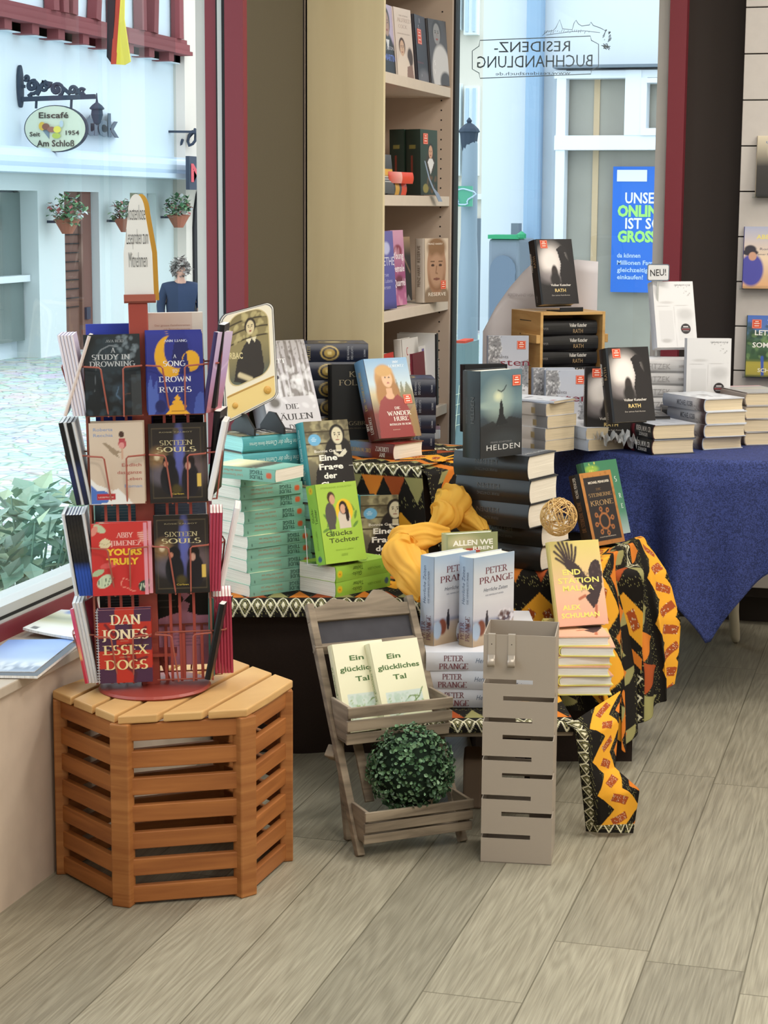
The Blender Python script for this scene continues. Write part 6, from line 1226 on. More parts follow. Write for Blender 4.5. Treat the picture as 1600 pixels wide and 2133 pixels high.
# ---- right table
def f_rath(p): p.grad([(0, '242224'), (1, '211F21')]).ell(.36, .66, .34, .24, 'D9D0CC', .9).ell(.34, .66, .24, .18, 'EDE5E0', .8).ell(.30, .42, .3, .1, '8A8284', .9, a=.7).poly([(.52, .84), (.66, .90), (.78, .88), (.86, .80), (.74, .80), (.78, .72), (.84, .66), (.96, .60), (1, .3), (.6, .3), (.56, .46), (.62, .62), (.58, .72), (.56, .8)], '262325').ell(.42, .48, .09, .12, '37302F', .3).ell(.42, .38, .14, .1, '2A2728', .4).ell(.78, .60, .16, .05, '262325', .5)
design('rath', .140, .215, .048, True, ('242224', '1B1A1B', '242224'), front=f_rath, stk=[(.20, .92, .028)], mat='glossy_print', ft=[('Volker Kutscher', .55, .275, .034, 'E4DED6', dict(w=.56, b=.02)), ('RATH', .52, .185, .050, 'E0C684', dict(w=.30, b=.02)), ('Der zehnte Rath-Roman', .52, .125, .018, 'CFC6BC', dict(w=.50))], st=[('Volker Kutscher', .66, .72, .24, 'D8D2CA', 'up', dict(w=.30, b=.02)), ('RATH', .66, .32, .28, 'A88C66', 'up', dict(w=.17)), ('PIPER', .10, .5, .16, '7A7674', 'up', dict(w=.1))])
def f_sten(p):
    p.grad([(0, 'E0E0E4'), (.3, 'D6D6DC'), (.45, 'C4C6D0'), (1, 'B4BAC8')]).ell(.5, .2, .5, .16, 'EAEAEE', .6)
    p.poly([(0, .3), (0, 1), (.28, 1), (.34, .8), (.26, .66), (.38, .5), (.5, .34)], '8A8A8E').speck('D8D8DC', 80, .03, 3, (0, .35, .34, 1), .6, .5).speck('55565A', 70, .02, 4, (0, .35, .34, 1), .6, .5)
    p.poly([(.8, .3), (.86, .48), (.94, .62), (1, .66), (1, .22)], '9A9CA2').speck('5E6066', 50, .02, 5, (.78, .24, 1, .62), .6).rect(.62, .29, .72, .345, '9A3040').poly([(.6, .345), (.67, .38), (.74, .345)], 'D8D4D8')
design('sten', .132, .215, .030, True, ('C4C8D2', 'A9B6CC', 'C4C8D2'), front=f_sten, pages='bright_pages', stk=[(.82, .86, .028)], ft=[('sten', .66, .55, .105, '7E2A3A', dict(w=.72)), ('Advents', .30, .66, .05, '5E5A62', dict(w=.4)), ('buße', .78, .17, .04, '7A7A80', dict(w=.28))])
design('sten_flat', .128, .205, .036, False, ('C8CAD2', 'BDB8B6', 'CFCFD4'), pages='cream_pages', front=lambda p: p.grad([(0, 'C9CED8'), (1, 'D2D4DA')]).ell(.5, .6, .2, .03, '6A6A70', .5).rect(.1, .05, .3, .12, 'B5505A', .8), spine=lambda p: p.grad([(0, '77777A'), (.2, '6A6A6C'), (.28, 'BDB6B0'), (1, 'C9C4C0')]).rect(.2, .2, .7, .27, '8A7A5A').lines('8F8884', .2, .8, [.8, .74, .68, .6, .54], .01), mat='printed_card')
design('sten_thin', .128, .205, .007, False, ('D6D9E2', 'BDC4D2', 'CFCFD4'), pages='cream_pages', front=lambda p: p.grad([(0, 'D3D8E0'), (1, 'DCDEE4')]).ell(.5, .6, .2, .03, '6A6A70', .5).rect(.1, .05, .3, .12, 'B5505A', .8).line([(.3, .3), (.4, .42)], .02, '6A6A70'))
design('white_flat', .128, .205, .034, False, ('D9DBE2', 'C2CBDC', 'D9DBE2'), pages='cream_pages', front=lambda p: p.grad([(0, 'D4D8E0'), (1, 'DEE0E6')]).rect(.3, .48, .7, .52, '6E6A70', .7), spine=lambda p: p.grad([(0, 'B9C6DC'), (1, 'CAD2E0')]).rect(.3, .8, .7, .84, '5A6478'))
def f_fit(p): p.grad([(0, 'DAD9DA'), (1, 'DEDDDE')]).line([(.05, .62), (.95, .64)], .006, 'BDBBBC').line([(.5, .02), (.48, .62)], .006, 'C6C4C5').ell(.3, .68, .16, .02, 'C8C6C6', .8).rect(.1, .1, .44, .56, 'D3D2D3').rect(.55, .1, .92, .58, 'D6D5D6').ell(.75, .5, .18, .08, 'C4C3C4', .8).speck('8A8888', 12, .014, 3, (.55, .90, .92, .96), .9, .6).speck('9A9898', 6, .012, 4, (.75, .78, .9, .85), .7).ell(.25, .1, .12, .03, 'BAB8B8', .8)
design('fitzek', .138, .215, .040, True, ('DCDBDC', 'D3D8E2', 'DCDBDC'), front=f_fit, pages='bright_pages', round=(.74, .28, .017), ft=[('SEBASTIAN', .72, .935, .018, '77777A', dict(w=.38))], spine=lambda p: p.grad([(0, 'C9CEDA'), (1, 'DADEE6')]))
design('fitzek_flat', .138, .215, .040, True, ('DADADC', 'C3C1C1', 'D3D2D3'), pages='bright_pages', st=[('FITZEK', .60, .5, .42, 'A29F9F', 'up', dict(w=.32)), ('ELTERNABEND', .25, .5, .16, 'A9A6A6', 'up', dict(w=.2)), ('DROEMER', .92, .5, .2, '8E8B8B', 'up', dict(w=.08))])
design('kren', .142, .215, .044, True, ('4A4E58', '3A1A1E', 'B4B8C2'), pages='cream_pages', mat='glossy_print', front=lambda p: p.grad([(0, 'C9CCD4'), (.5, '8A8E98'), (1, 'C2C6D0')]).speck('5A5E68', 30, .06, 2, a=.5), spine=lambda p: p.grad([(0, '6A2A30'), (.42, '3A1418'), (.48, '8A2A32'), (.52, '1C1A1C'), (1, '17181A')]), st=[('KREN, M.W. CR', .76, .66, .34, 'E2DEDA', 'up', dict(w=.40, b=.02)), ('ZORNIGER', .76, .28, .22, 'CFCBC8', 'up', dict(w=.24, b=.01))])
design('crime', .142, .218, .038, True, ('C6CAD2', 'AEB6C4', 'D2D5DA'), pages='cream_pages', mat='glossy_print', front=lambda p: p.grad([(0, 'C9CDD4'), (1, 'DADDE2')]).rect(.4, .4, .7, .6, '6E6E72', .6).speck('8A8E98', 20, .07, 3, a=.5), spine=lambda p: p.grad([(0, '9AA6BA'), (.5, 'B4BAC8'), (.8, 'C4C2C4'), (.92, '4A3A3E'), (1, '3A2C30')]).speck('5A4E50', 10, .3, 3, (0, .75, 1, .95), .6, .1), st=[('MICHAEL KOBR', .55, .5, .4, '5A5E6A', 'up', dict(w=.38, b=.02))])
design('tan', .145, .22, .040, True, ('B9B4B0', '8A7E76', 'ADABAA'), pages='cream_pages', mat='glossy_print', front=lambda p: p.grad([(0, 'A9A8A6'), (1, 'B9B8B8')]).rect(0, 0, 1, .12, 'D8B0B4').rect(.1, .3, .8, .5, 'C9C2B0', .7))
# ---- bookcase and slat wall
design('riser_block', .14, .21, .05, True, ('2A2A2E', '222226', '2A2A2E'))
def cov(key, fn, cols, ft=(), w_=.135, h=.21, t=.03, hard=True, **k): design(key, w_, h, t, hard, cols, front=fn, ft=list(ft), **k)
cov('weall', lambda p: p.grad([(0, 'E4E0E2'), (1, 'E8E4E6')]).rect(.08, .5, .92, .93, '3A3A3C').speck('C8C8CA', 12, .08, 3, (.15, .55, .85, .9), .9), ('E8E4E6', 'E4E0E2', 'E4E0E2'), [('WE ALL', .5, .33, .085, '2A2628', dict(w=.86)), ('SHINE ON', .5, .17, .085, '2A2628', dict(w=.94)), ('A MEMOIR', .5, .06, .035, '8AA0D0', dict(w=.6))])
cov('portrait_a', lambda p: p.grad([(0, '1C1C22'), (.4, '26262C'), (.5, 'B8ACC8'), (1, 'BDB2CC')]).ell(.45, .1, .6, .5, '1E1E26').face(.45, .72, .26, 'A98A78', '3A322E').poly([(.3, .5), (.45, .34), (.6, .5)], 'DADADC'), ('BDB2CC', '26262C', '1C1C22'), [('JASON', .6, .36, .05, 'C9C9D2', dict(w=.6)), ('MARTIN', .55, .2, .09, '6A82D0', dict(w=.9, b=.02))])
cov('portrait_b', lambda p: p.grad([(0, 'C9B8AC'), (1, 'D9CCC2')]).ell(.8, .3, .16, .14, '4A3A32', .3).ell(.4, .0, .42, .36, 'D8CABC', .1).face(.36, .42, .17, 'C9A88E', '4A3428').poly([(.55, .0), (.6, .16), (.9, .2), (.95, 0)], '8A6E62'), ('D9CCC2', 'CBBDB2', 'D9CCC2'), [('DIE STIMME', .55, .88, .022, 'A99A90', dict(w=.5)), ('ALFRED', .55, .80, .055, 'B5A49A', dict(w=.8, r=.13)), ('COCK', .48, .71, .05, 'B5A49A', dict(w=.5, r=.13)), ('EINE BIOGRAFIE', .5, .62, .018, 'A99A90', dict(w=.7))])
cov('dark_a', lambda p: p.grad([(0, '3A363C'), (.3, '26222A'), (1, '36323C')]).ell(.6, .05, .5, .14, '6A666C', .6).rect(0, .28, .6, .3, '6A2A34', .7), ('2A262E', '2A262E', '2A262E'), [('A', .45, .89, .07, 'DCDADC', dict(r=.14)), ('S', .35, .78, .07, 'DCDADC', dict(r=.15)), ('IN', .35, .08, .035, 'BEBABC', dict(r=.15))], stk=[(.36, .68, .05)])
cov('portrait_c', lambda p: p.grad([(0, '5A585C'), (1, '4A484C')]).ell(.6, .2, .5, .42, 'C8C6C6', .15).ell(.8, .05, .3, .16, '4A484A', .3).face(.45, .78, .24, '8E8C8C', '3A383A'), ('4A484C', '3A383C', '4A484C'), [('S', .26, .30, .07, 'E8E6E6', dict(r=.16)), ('V', .24, .16, .07, 'E8E6E6', dict(r=.16))])
cov('orange', lambda p: p.grad([(0, 'D8452A'), (1, 'DE4C30')]).line([(.6, .75), (.8, .72), (.86, .6), (.7, .52), (.6, .56)], .05, '9AA8D0'), ('DC4A2E', 'D8452A', 'D8452A'), [])
cov('greyband', lambda p: p.grad([(0, '46464A'), (.4, '5E5E62'), (.5, 'D8A23A'), (.62, 'D8A23A'), (.64, '38383C'), (1, '55555A')]).lines('D8D8DA', .1, .9, [.3, .36, .42], .015), ('55555A', '3A3A3E', '46464A'), [])
cov('redflat', lambda p: p.grad([(0, 'D8452A'), (1, 'D8452A')]), ('D8452A', 'D8452A', 'D8452A'), [], t=.034, spine=lambda p: p.grad([(0, 'DC4A30'), (.45, 'DC4A30'), (.46, 'E8A8A0'), (1, 'C8402A')]))
cov('greyflat', lambda p: p.grad([(0, '46464A'), (1, '46464A')]), ('46464A', '46464A', '46464A'), [], t=.036, spine=lambda p: p.grad([(0, 'DC4A30'), (.28, 'DC4A30'), (.29, '46464A'), (.40, '46464A'), (.41, 'C99A3E'), (.62, 'C99A3E'), (.63, '3A3A3E'), (1, '3A3A3E')]))
cov('greenbook', lambda p: p.grad([(0, '1E2A22'), (1, '2A3E30')]).ell(.6, .5, .26, .16, '3A2A20', .4).face(.6, .66, .15, 'C99A7C', '1E1A16').poly([(.42, .5), (.6, .32), (.8, .5), (.7, .56), (.5, .56)], 'DCDADA').ell(.3, .1, .16, .07, '8A7E3E', .2).speck('6A4A30', 14, .05, 3, (.4, .05, .9, .35), .7), ('26382C', '1C2A22', '26382C'), [], t=.052, stk=[(.3, .86, .036)], spine=lambda p: p.grad([(0, '18221C'), (1, '1E2C24')]).rect(.4, .25, .5, .6, '7A2E22', .8).rect(.3, .7, .7, .76, '8A7E3E', .6))
cov('goethe', lambda p: p.grad([(0, '3A3A6A'), (.1, '55559A'), (.6, '5A5AA2'), (1, '6A66A8')]).ell(.6, .78, .2, .08, 'B9BCE0', .4), ('5A5AA2', '6A66A8', '5A5AA2'), [('GOETHE', .5, .56, .11, 'DCDCEC', dict(w=.98)), ('Verse', .4, .42, .05, 'B4B4DC', dict(w=.5)), ('eines Lebens', .48, .34, .05, 'B4B4DC', dict(w=.7)), ('in Versen', .42, .26, .05, 'B4B4DC', dict(w=.6))])
cov('quarrel', lambda p: p.grad([(0, 'B56A94'), (.4, '9A4A7A'), (1, 'D8A0BE')]).ell(.5, .72, .32, .09, '8A3A50', .3).ell(.5, .3, .34, .1, '6A2A44', .4).speck('E8B8CC', 14, .09, 3, a=.4), ('C88AAE', 'B97AA0', 'C88AAE'), [('Young', .5, .62, .09, 'F0E4EC', dict(w=.8, b=.02)), ('Female', .5, .45, .09, 'F0E4EC', dict(w=.86, b=.02)), ('Quarrel', .5, .26, .09, 'F0E4EC', dict(w=.9, b=.02))])
cov('blackslim', lambda p: p.grad([(0, '1C1A1C'), (.7, '22201F'), (1, 'B99A78')]).line([(.2, .8), (.9, .45)], .04, 'B99A78').poly([(.5, .0), (.7, .1), (.9, 0)], 'DCDADA'), ('1C1A1C', '1C1A1C', '1C1A1C'), [])
cov('reserve', lambda p: p.grad([(0, 'CBB8A2'), (1, 'D2C2AE')]).ell(.5, .08, .55, .2, '8A7662', .2).ell(.5, .55, .40, .44, 'A9846A', .1).ell(.5, .86, .39, .16, '8A6A4E', .4).ell(.5, .36, .33, .2, '8E684E', .4).ell(.5, .5, .3, .26, 'B08C72', .3).ell(.34, .58, .07, .02, '4A382E').ell(.66, .58, .07, .02, '4A382E').rect(.24, .63, .42, .645, '6E5440').rect(.58, .63, .76, .645, '6E5440').line([(.5, .56), (.47, .46), (.53, .45)], .02, '8A664E').ell(.5, .365, .14, .02, '7A4E42'), ('D2C2AE', 'CDC3B8', 'D2C2AE'), [('PRINZ HARRY', .45, .90, .03, 'E9DFD0', dict(w=.62)), ('RESERVE', .52, .10, .055, 'EDE6DA', dict(w=.74))], t=.046, h=.222, w_=.145, stk=[(.78, .27, .032)], st=[('PRINZ HARRY', .42, .5, .3, '6E5A48', 'up', dict(w=.34)), ('RESERVE', .76, .5, .3, '6E5A48', 'up', dict(w=.26))])
cov('blackred', lambda p: p.grad([(0, '1E1C1E'), (.84, '222022'), (.86, 'C2362E'), (1, 'C2362E')]).rect(.93, 0, 1, 1, 'C2362E'), ('C2362E', '1E1C1E', '1E1C1E'), [('SONDERAUSGABE', .4, .90, .025, 'E8B8B0', dict(w=.6))])
cov('claim', lambda p: p.grad([(0, 'D9D4D0'), (1, 'E0DCD8')]).ell(.9, .5, .24, .4, '9A9692', .5).ell(.85, .72, .14, .05, '5E5A58', .4), ('E0DCD8', 'D9D4D0', 'D9D4D0'), [('C', .3, .78, .10, 'B8323A', dict(r=.18)), ('L', .45, .56, .10, 'B8323A', dict(r=.18)), ('A', .62, .14, .07, 'B8323A', dict(r=.18))], h=.24, w_=.16)
cov('whitestack', lambda p: p.grad([(0, 'E0DEDC'), (1, 'E4E2E0')]).rect(.55, .3, .75, .95, '6A5A9A'), ('E4E2E0', 'DAD8D6', 'E4E2E0'), [], h=.2)
cov('tallblack', lambda p: p.grad([(0, '222024'), (1, '262428')]), ('262428', '262428', '262428'), [('SAMMLER', .4, .86, .02, 'C8C6C8', dict(w=.4))], h=.26, w_=.17)
cov('burgundy', lambda p: p.grad([(0, '6A2030'), (1, '6E2434')]), ('6E2434', '6A2030', '6A2030'), [], h=.19)
cov('kaminski', lambda p: p.grad([(0, 'E4E4E4'), (1, 'E8E8E8')]), ('E8E8E8', '262428', 'E8E8E8'), [], h=.24, st=[('KAMINSKI', .5, .5, .5, 'E0DEDE', 'up', dict(w=.3))])
cov('authorblack', lambda p: p.grad([(0, '1E1C1E'), (.3, '26221E'), (.5, '2E2A28'), (1, 'D9CDB4')]).ell(.6, .75, .3, .2, 'D9CDB4', .4).ell(.75, .55, .3, .12, '1E1C1E', .2), ('D9CDB4', 'CDC0A6', '1E1C1E'), [('Anna', .5, .93, .04, '6A7A9A', dict(w=.4)), ('Uli', .35, .87, .04, '6A7A9A', dict(w=.25))], w_=.13, h=.205, t=.02)
cov('hatlady', lambda p: p.grad([(0, 'E0A878'), (.2, 'D8B088'), (.5, 'E6CDB0'), (1, 'A9AEC6')]).ell(.2, .3, .3, .26, '4A4AA0', .2).ell(.16, .58, .2, .05, '2E2A36', .2).ell(.16, .63, .15, .07, '2E2A36', .3).ell(.22, .52, .1, .07, 'C99A80', .2), ('E6CDB0', '4A4AA0', 'E6CDB0'), [('ABEND', .6, .80, .07, 'E8D87A', dict(w=.6, b=.02)), ('Roman', .6, .62, .04, '5A5666', dict(w=.4)), ('einer Familie', .6, .54, .03, '5A5666', dict(w=.5))], w_=.135, h=.21, t=.022)
cov('sommer', lambda p: p.grad([(0, '6A6A3A'), (.2, '8A8A3A'), (.3, '3A5A3A'), (.6, '4A6A50'), (.8, '5A7AB8'), (1, '4A70C0')]).speck('2E4A34', 40, .08, 3, (0, .3, .8, .85), .6).speck('7A9A60', 30, .05, 4, (0, .3, 1, .7), .5).rect(0, .03, 1, .25, 'C8B44A', .5).line([(.42, .04), (.4, .32)], .04, '3A5AB0'), ('4A70C0', '4A6A50', '4A70C0'), [('22', .7, .85, .09, 'E8ECF4', dict(w=.4)), ('LETZTER', .6, .68, .08, 'F0EEE8', dict(w=.8, b=.02)), ('SOMMER', .55, .48, .08, 'F0EEE8', dict(w=.8, b=.02)), ('SCHATZ', .6, .08, .06, 'E8E4C8', dict(w=.6, b=.02))], stk=[(.24, .86, .032)], w_=.135, h=.21, t=.022)

DES['kren']['back'] = lambda p: p.grad([(0, 'C9CCD4'), (.5, '9A9EA8'), (1, 'C2C6D0')]).speck('6A6E78', 22, .07, 2, a=.5)
DES['crime']['back'] = lambda p: p.grad([(0, 'C9CDD4'), (1, 'E0E3E8')]).rect(.4, .4, .62, .6, '6E6E72', .7).speck('8A8E98', 20, .07, 3, a=.5)
DES['tan']['back'] = lambda p: p.grad([(0, 'A9A8A6'), (1, 'B9B8B8')]).rect(0, 0, 1, .12, 'D8B0B4').rect(.1, .3, .8, .5, 'C9C2B0', .7)

# ================================================================== placing the reading samples in the rack
def rk(key, x, y, z, label, rz=0, lean=0, ry=0, grp=None):
    return put_book(key, label, 'booklet', RM @ TR((x, y, z)) @ RY(ry) @ RZ(rz) @ RX(-lean), grp)
Z4, Z3, Z2, Z1 = [z + .003 for z in TZ]                                  # Z1 is the highest tier
rk('study', -.122, -.058, Z1, 'black booklet with silver lettering in the left front pocket of the top rack tier', lean=7, rz=2)
for i, dz in enumerate((.0, .004, .008)):
    rk('song', .008 - .002 * i, -.060 + i * .0075, Z1 + dz * (i > 0), 'blue golden moon booklet, ' + ('front copy in the right pocket of the top rack tier', 'second copy, edge showing behind the front one', 'rearmost of the three copies, at the top right')[i], lean=5, rz=2 - 3 * i, grp='golden moon booklets')
rk('endlich', -.118, -.058, Z2, 'beige booklet with a running girl in the left pocket of the second rack tier', lean=4, rz=1)
rk('endlich', -.116, -.046, Z2 + .003, 'beige running girl booklet whose edge shows behind the front copy', lean=4, rz=-2)
rk('sixteen', .006, -.060, Z2, 'dark booklet with two young people, front copy on the second rack tier', lean=6, rz=2)
rk('sixteen', .012, -.050, Z2, 'dark booklet showing a gold sliver behind the front copy on the second tier', lean=6, rz=-1)
rk('yours', -.122, -.060, Z3, 'red booklet with yellow title and leaf drawings on the third rack tier', lean=4, rz=1)
rk('yours', -.113, -.050, Z3 + .002, 'red booklet with pink edge sticking out behind the front one on the third tier', lean=4, rz=-3)
rk('sixteen', .010, -.056, Z3, 'dark booklet with two young people and a gold tab on the third rack tier', lean=3, rz=0)
rk('dan', -.117, -.060, Z4, 'spiral bound red and navy booklet with cream capitals on the bottom rack tier', lean=3, rz=1)
rk('dan', -.116, -.050, Z4 + .003, 'spiral bound booklet showing a white edge behind the front red and navy one', lean=3, rz=0)
# backs seen between the tiers
for key, x, z, lab in (('back_blue', -.122, Z1 - .004, 'blue booklet showing above the black one in the top rack tier'), ('back_beige', .002, Z1 + .002, 'tall beige booklet at the back of the top rack tier beside the post'),
                       ('back_blue', -.108, Z2 - .006, 'blue booklet peeking over the running girl booklet on the second rack tier'), ('back_black', .0, Z2 + .004, 'black booklet at the back between first and second tier on the right'),
                       ('back_teal', -.118, Z3 + .012, 'blue-green booklet back at the rear of the third rack tier on the left'), ('back_sky', .0, Z3 + .014, 'pale blue booklet back at the rear of the third rack tier on the right'),
                       ('back_dark', -.115, Z4 + .016, 'grey-green booklet back at the rear of the bottom rack tier on the left'), ('back_pink', .0, Z4 + .008, 'pink and black booklet behind the empty front pocket of the bottom tier')):
    rk(key, x, .052, z, lab, rz=0, lean=-2)
# edge-on pockets at the left
L_ = 'in the left pocket, '
for i in range(5): rk('lilac', -.116 - .0068 * i, -.05, Z1, 'lilac booklet edge-on ' + L_ + 'top rack tier, ' + ('nearest the post', 'second from the post', 'third from the post', 'fourth from the post', 'outermost')[i], rz=90, ry=-9, grp='lilac booklets')
rk('beige_card', -.163, -.052, Z1, 'beige booklet leaning across the lilac ones ' + L_ + 'top rack tier', rz=90, ry=19)
for i, kx in enumerate(('plain_white', 'ink_spine', 'plain_white', 'ink_spine')): rk(kx, -.116 - (.0, .0075, .0170, .0245)[i], -.05, Z2, ('white booklet nearest the post ', 'black spined booklet, inner of two, ', 'white booklet between the two black spines ', 'black spined booklet, outer of two, ')[i] + L_ + 'second rack tier', rz=90, ry=-10, grp='black and white booklets')
rk('plain_white', -.112, -.05, Z3, 'white booklet nearest the post ' + L_ + 'third rack tier', rz=90, ry=-7, grp='blue spined booklets')
for i in range(5): rk('blue_fade', -.1195 - .0065 * i, -.05, Z3, 'black to blue spined booklet ' + L_ + 'third rack tier, ' + ('innermost', 'second from inside', 'third from inside', 'fourth from inside', 'outermost')[i], rz=90, ry=-7, grp='blue spined booklets')
rk('plain_white', -.154, -.05, Z3, 'white booklet outside the blue spines ' + L_ + 'third rack tier', rz=90, ry=-7, grp='blue spined booklets')
for i in range(3): rk('plain_white', -.118 - .0075 * i, -.05, Z4, 'white booklet ' + L_ + 'bottom rack tier, ' + ('nearest the post', 'middle', 'beside the pink cover')[i], rz=90, ry=-9)
rk('pinkish', -.141, -.054, Z4, 'pink and red booklet turned outwards ' + L_ + 'bottom rack tier', rz=68, ry=-9)
R_ = 'in the right pocket, '
rk('violet', .128, -.054, Z1, 'violet booklet leaning outwards ' + R_ + 'top rack tier', rz=74, ry=10); rk('night', .148, -.020, Z1 + .006, 'black and red booklet behind the violet one ' + R_ + 'top rack tier', rz=84, ry=8)
rk('greyfold', .134, -.052, Z2, 'pale folded booklet leaning outwards ' + R_ + 'second rack tier', rz=86, ry=13); rk('night', .140, -.02, Z2 + .010, 'thick black booklet behind the folded pale one ' + R_ + 'second rack tier', rz=82, ry=6)
for i in range(4): rk('rosy', .128 + .0068 * i, -.05, Z3, 'raspberry booklet ' + R_ + 'third rack tier, ' + ('innermost', 'second from inside', 'third from inside', 'outermost')[i], rz=90, ry=3, grp='raspberry booklets')
rk('greyfold', .156, -.03, Z3 + .006, 'pale folded booklet leaning outwards ' + R_ + 'third rack tier', rz=88, ry=13)
for i in range(2): rk('mint', .124 + .0065 * i, -.03, Z4, 'dark green booklet ' + R_ + 'bottom rack tier, ' + ('inner', 'outer')[i], rz=90, ry=1, grp='dark green booklets')
for i in range(6): rk('rosy', .137 + .0068 * i, -.024, Z4 + .004, 'pink-red booklet ' + R_ + 'bottom rack tier, ' + ('innermost', 'second from inside', 'third from inside', 'fourth from inside', 'fifth from inside', 'outermost')[i], rz=90, ry=0, grp='pink-red booklets')
rk('noir', .120, -.066, Z4, 'black spined booklet leaning before the pink-red ones on the bottom tier', rz=80, ry=12)
# magazines on the sill
def magazine(corners, z, fn, label, curl=.0):
    Q = [on_z(x, y, z) for x, y in corners]; o0 = sum(Q, Vector()) / 4; t = thing('magazine', label, 'magazine', o0, 'magazines on the sill'); n1, n2 = 40, 30
    pc = Pic(1, .75, 1 / 40); fn(pc); ny_, nx_ = pc.ny, pc.nx
    def pt(u, v, dz): q = Q[0].lerp(Q[1], u).lerp(Q[3].lerp(Q[2], u), v) - o0; return (q.x, q.y, dz + curl * (1 - u) ** 3)
    m = MB(); m.grid([[pt(pc.u[j, i], pc.v[j, i], .0062) for i in range(nx_)] for j in range(ny_)], 'glossy_print', pc.a.tolist()); m.build('cover', t, smooth=True)
    m = MB(); m.grid([[pt(i / 19, j / 19, .006) for i in range(20)] for j in range(20)], 'bright_pages'); m.build('pages', t, solid=.0055)
magazine([(-70, 1404), (72, 1405), (158, 1336), (18, 1338)], .481, lambda p: p.grad([(0, '9AA8BC'), (.1, '6E7E96'), (.3, 'C9D6E6'), (.42, 'A9C2EC'), (1, '7FA6E6')]).speck('DDE4EC', 24, .04, 3, (0, .08, 1, .3), .7), 'blue and white landscape magazine on the window sill, nearest the front')
magazine([(-60, 1412), (78, 1414), (166, 1344), (22, 1346)], .476 + .0035, lambda p: p.grad([(0, '2A2C34'), (1, '30333C')]), 'dark covered magazine underneath the blue one on the window sill')
magazine([(48, 1318), (170, 1336), (236, 1272), (128, 1280)], .488, lambda p: p.grad([(0, 'ECECEA'), (.3, 'E4E6DA'), (.45, 'B9BA94'), (.6, '8E9478'), (.75, 'C9CCB0'), (1, 'DDE2E8')]).ell(.3, .9, .14, .1, '6E86C0', .6).rect(.1, .06, .18, .16, '5A5A5C'), 'white magazine with a landscape picture on the window sill behind the rack', curl=.006)
# ================================================================== left tables
FT_ = facing(560)
ttop = pile('trude', (523, 1246), AZ, facing(523) + 36, 'L', 10, 'sea green paperback in the tall stack, %s', 'sea green paperbacks', jit=.006, yj=4, seed=3, drift=(-.0035, .0015))
pile('trude', (575, 1006), ttop + .004, facing(560) - 34, 'R', 1, 'sea green paperback lying askew on top of the tall stack with its cover up', None)
gt = pile('gluck', (700, 1246), AZ, facing(700) + 46, 'L', 2, 'lime green paperback lying under the standing lime green one, %s', 'lime green paperbacks', jit=.002, yj=1)
stand('gluck', (679, 1176), gt, facing(690) + 36, 14, 'lime green paperback with two women, standing on its own copies')
tg = thing('book_holder', 'clear acrylic holder under the standing lime green paperback', 'book stand', TR(on_z(668, 1180, gt + .002)) @ RZ(facing(690) + 36))
m = MB(); m.box((-.01, -.012, 0), (.10, .06, .002), 'clear_acrylic'); m.box((.055, -.016, 0), (.075, -.013, .03), 'clear_acrylic'); m.build('base', tg); m = MB(); m.tube([(-.02, .03, .002), (-.016, .04, .06), (-.014, .05, .10)], .0012, 'silver_bead', 6); m.tube([(-.02, .03, .002), (.02, .0, .002)], .0012, 'silver_bead', 6); m.build('wire_arm', tg)
YT = on_z(523, 1246, AZ).y
stand('frage', (752, 1190), AZ, facing(780) + 14, 3, 'hardcover with a dark haired woman and turquoise edges standing behind the lime green stack')
pz = pile('frage', (668, 1100), AZ, facing(690) + 74, 'L', 6, 'turquoise hardcover stacked under the upper standing one, %s', 'turquoise hardcovers', jit=.001, yj=1, dY=YT + .19)
stand('frage', (652, 1042), pz, facing(660) + 30, 15, 'hardcover with a dark haired woman and teal spine standing in front of the riser', dY=YT + .20)
tz = pile('frage', (506, 1000), AZ, facing(506) + 32, 'L', 9, 'turquoise hardcover in the stack under the television cut-out, %s', 'turquoise hardcovers', jit=.001, yj=1.2, dY=YT + .13, seed=6)
# cardboard television on black feet
tvp = on_y(468, 858, YT + .17); TVY = facing(520) + 24
MTV = TR((tvp.x, tvp.y, tz + .024)) @ RZ(TVY) @ RX(-9)
tv = thing('television_cutout', 'cardboard cut-out of an old television showing a dark haired woman', 'display figure', MTV)
def rrect(x0, z0, x1, z1, r_, n=6):
    out = []
    for cx2, cz2, a0 in ((x1 - r_, z1 - r_, 0), (x0 + r_, z1 - r_, 90), (x0 + r_, z0 + r_, 180), (x1 - r_, z0 + r_, 270)): out += [(cx2 + r_ * math.cos(math.radians(a0 + 90 * i / n)), cz2 + r_ * math.sin(math.radians(a0 + 90 * i / n))) for i in range(n + 1)]
    return out
TW, TH = .160, .30
flat('black_card', '221F20', .5, .4)
def wq(x, z):                                                            # the cut-out is drawn as a television seen from its left
    u, v = x / TW, z / TH; return (TW * (u + .03 * v), (1 - v) * (.066 * u) + v * (TH * .94 + .035 * u + .014 * math.sin(math.pi * u)))
m = MB(); m.prism([wq(*q) for q in rrect(0, 0, TW, TH, .020)], .008, 'black_card', Matrix(((1, 0, 0, 0), (0, 0, 1, 0), (0, 1, 0, 0), (0, 0, 0, 1))))
for r0, cc_, d_ in ((.002, 'DAD8D2', .0004), (.0045, '4A4744', .0007), (.0065, 'D2CFC8', .0010), (.008, 'E2DAC6', .0013)): m.add([(wq(x, z)[0], -d_, wq(x, z)[1]) for x, z in rrect(r0, r0, TW - r0, TH - r0, .018)], [tuple(range(28))], 'printed_card', lin(cc_))
m.add([(wq(x, z)[0], -.0016, wq(x, z)[1]) for x, z in rrect(.010, .010, TW - .010, .074, .008)], [tuple(range(28))], 'printed_card', lin('E0C684')); m.add([(wq(x, z)[0], -.0019, wq(x, z)[1]) for x, z in rrect(.010, .068, TW - .010, .073, .002)], [tuple(range(28))], 'printed_card', lin('B08A4A'))
tvb = m.build('body', tv)
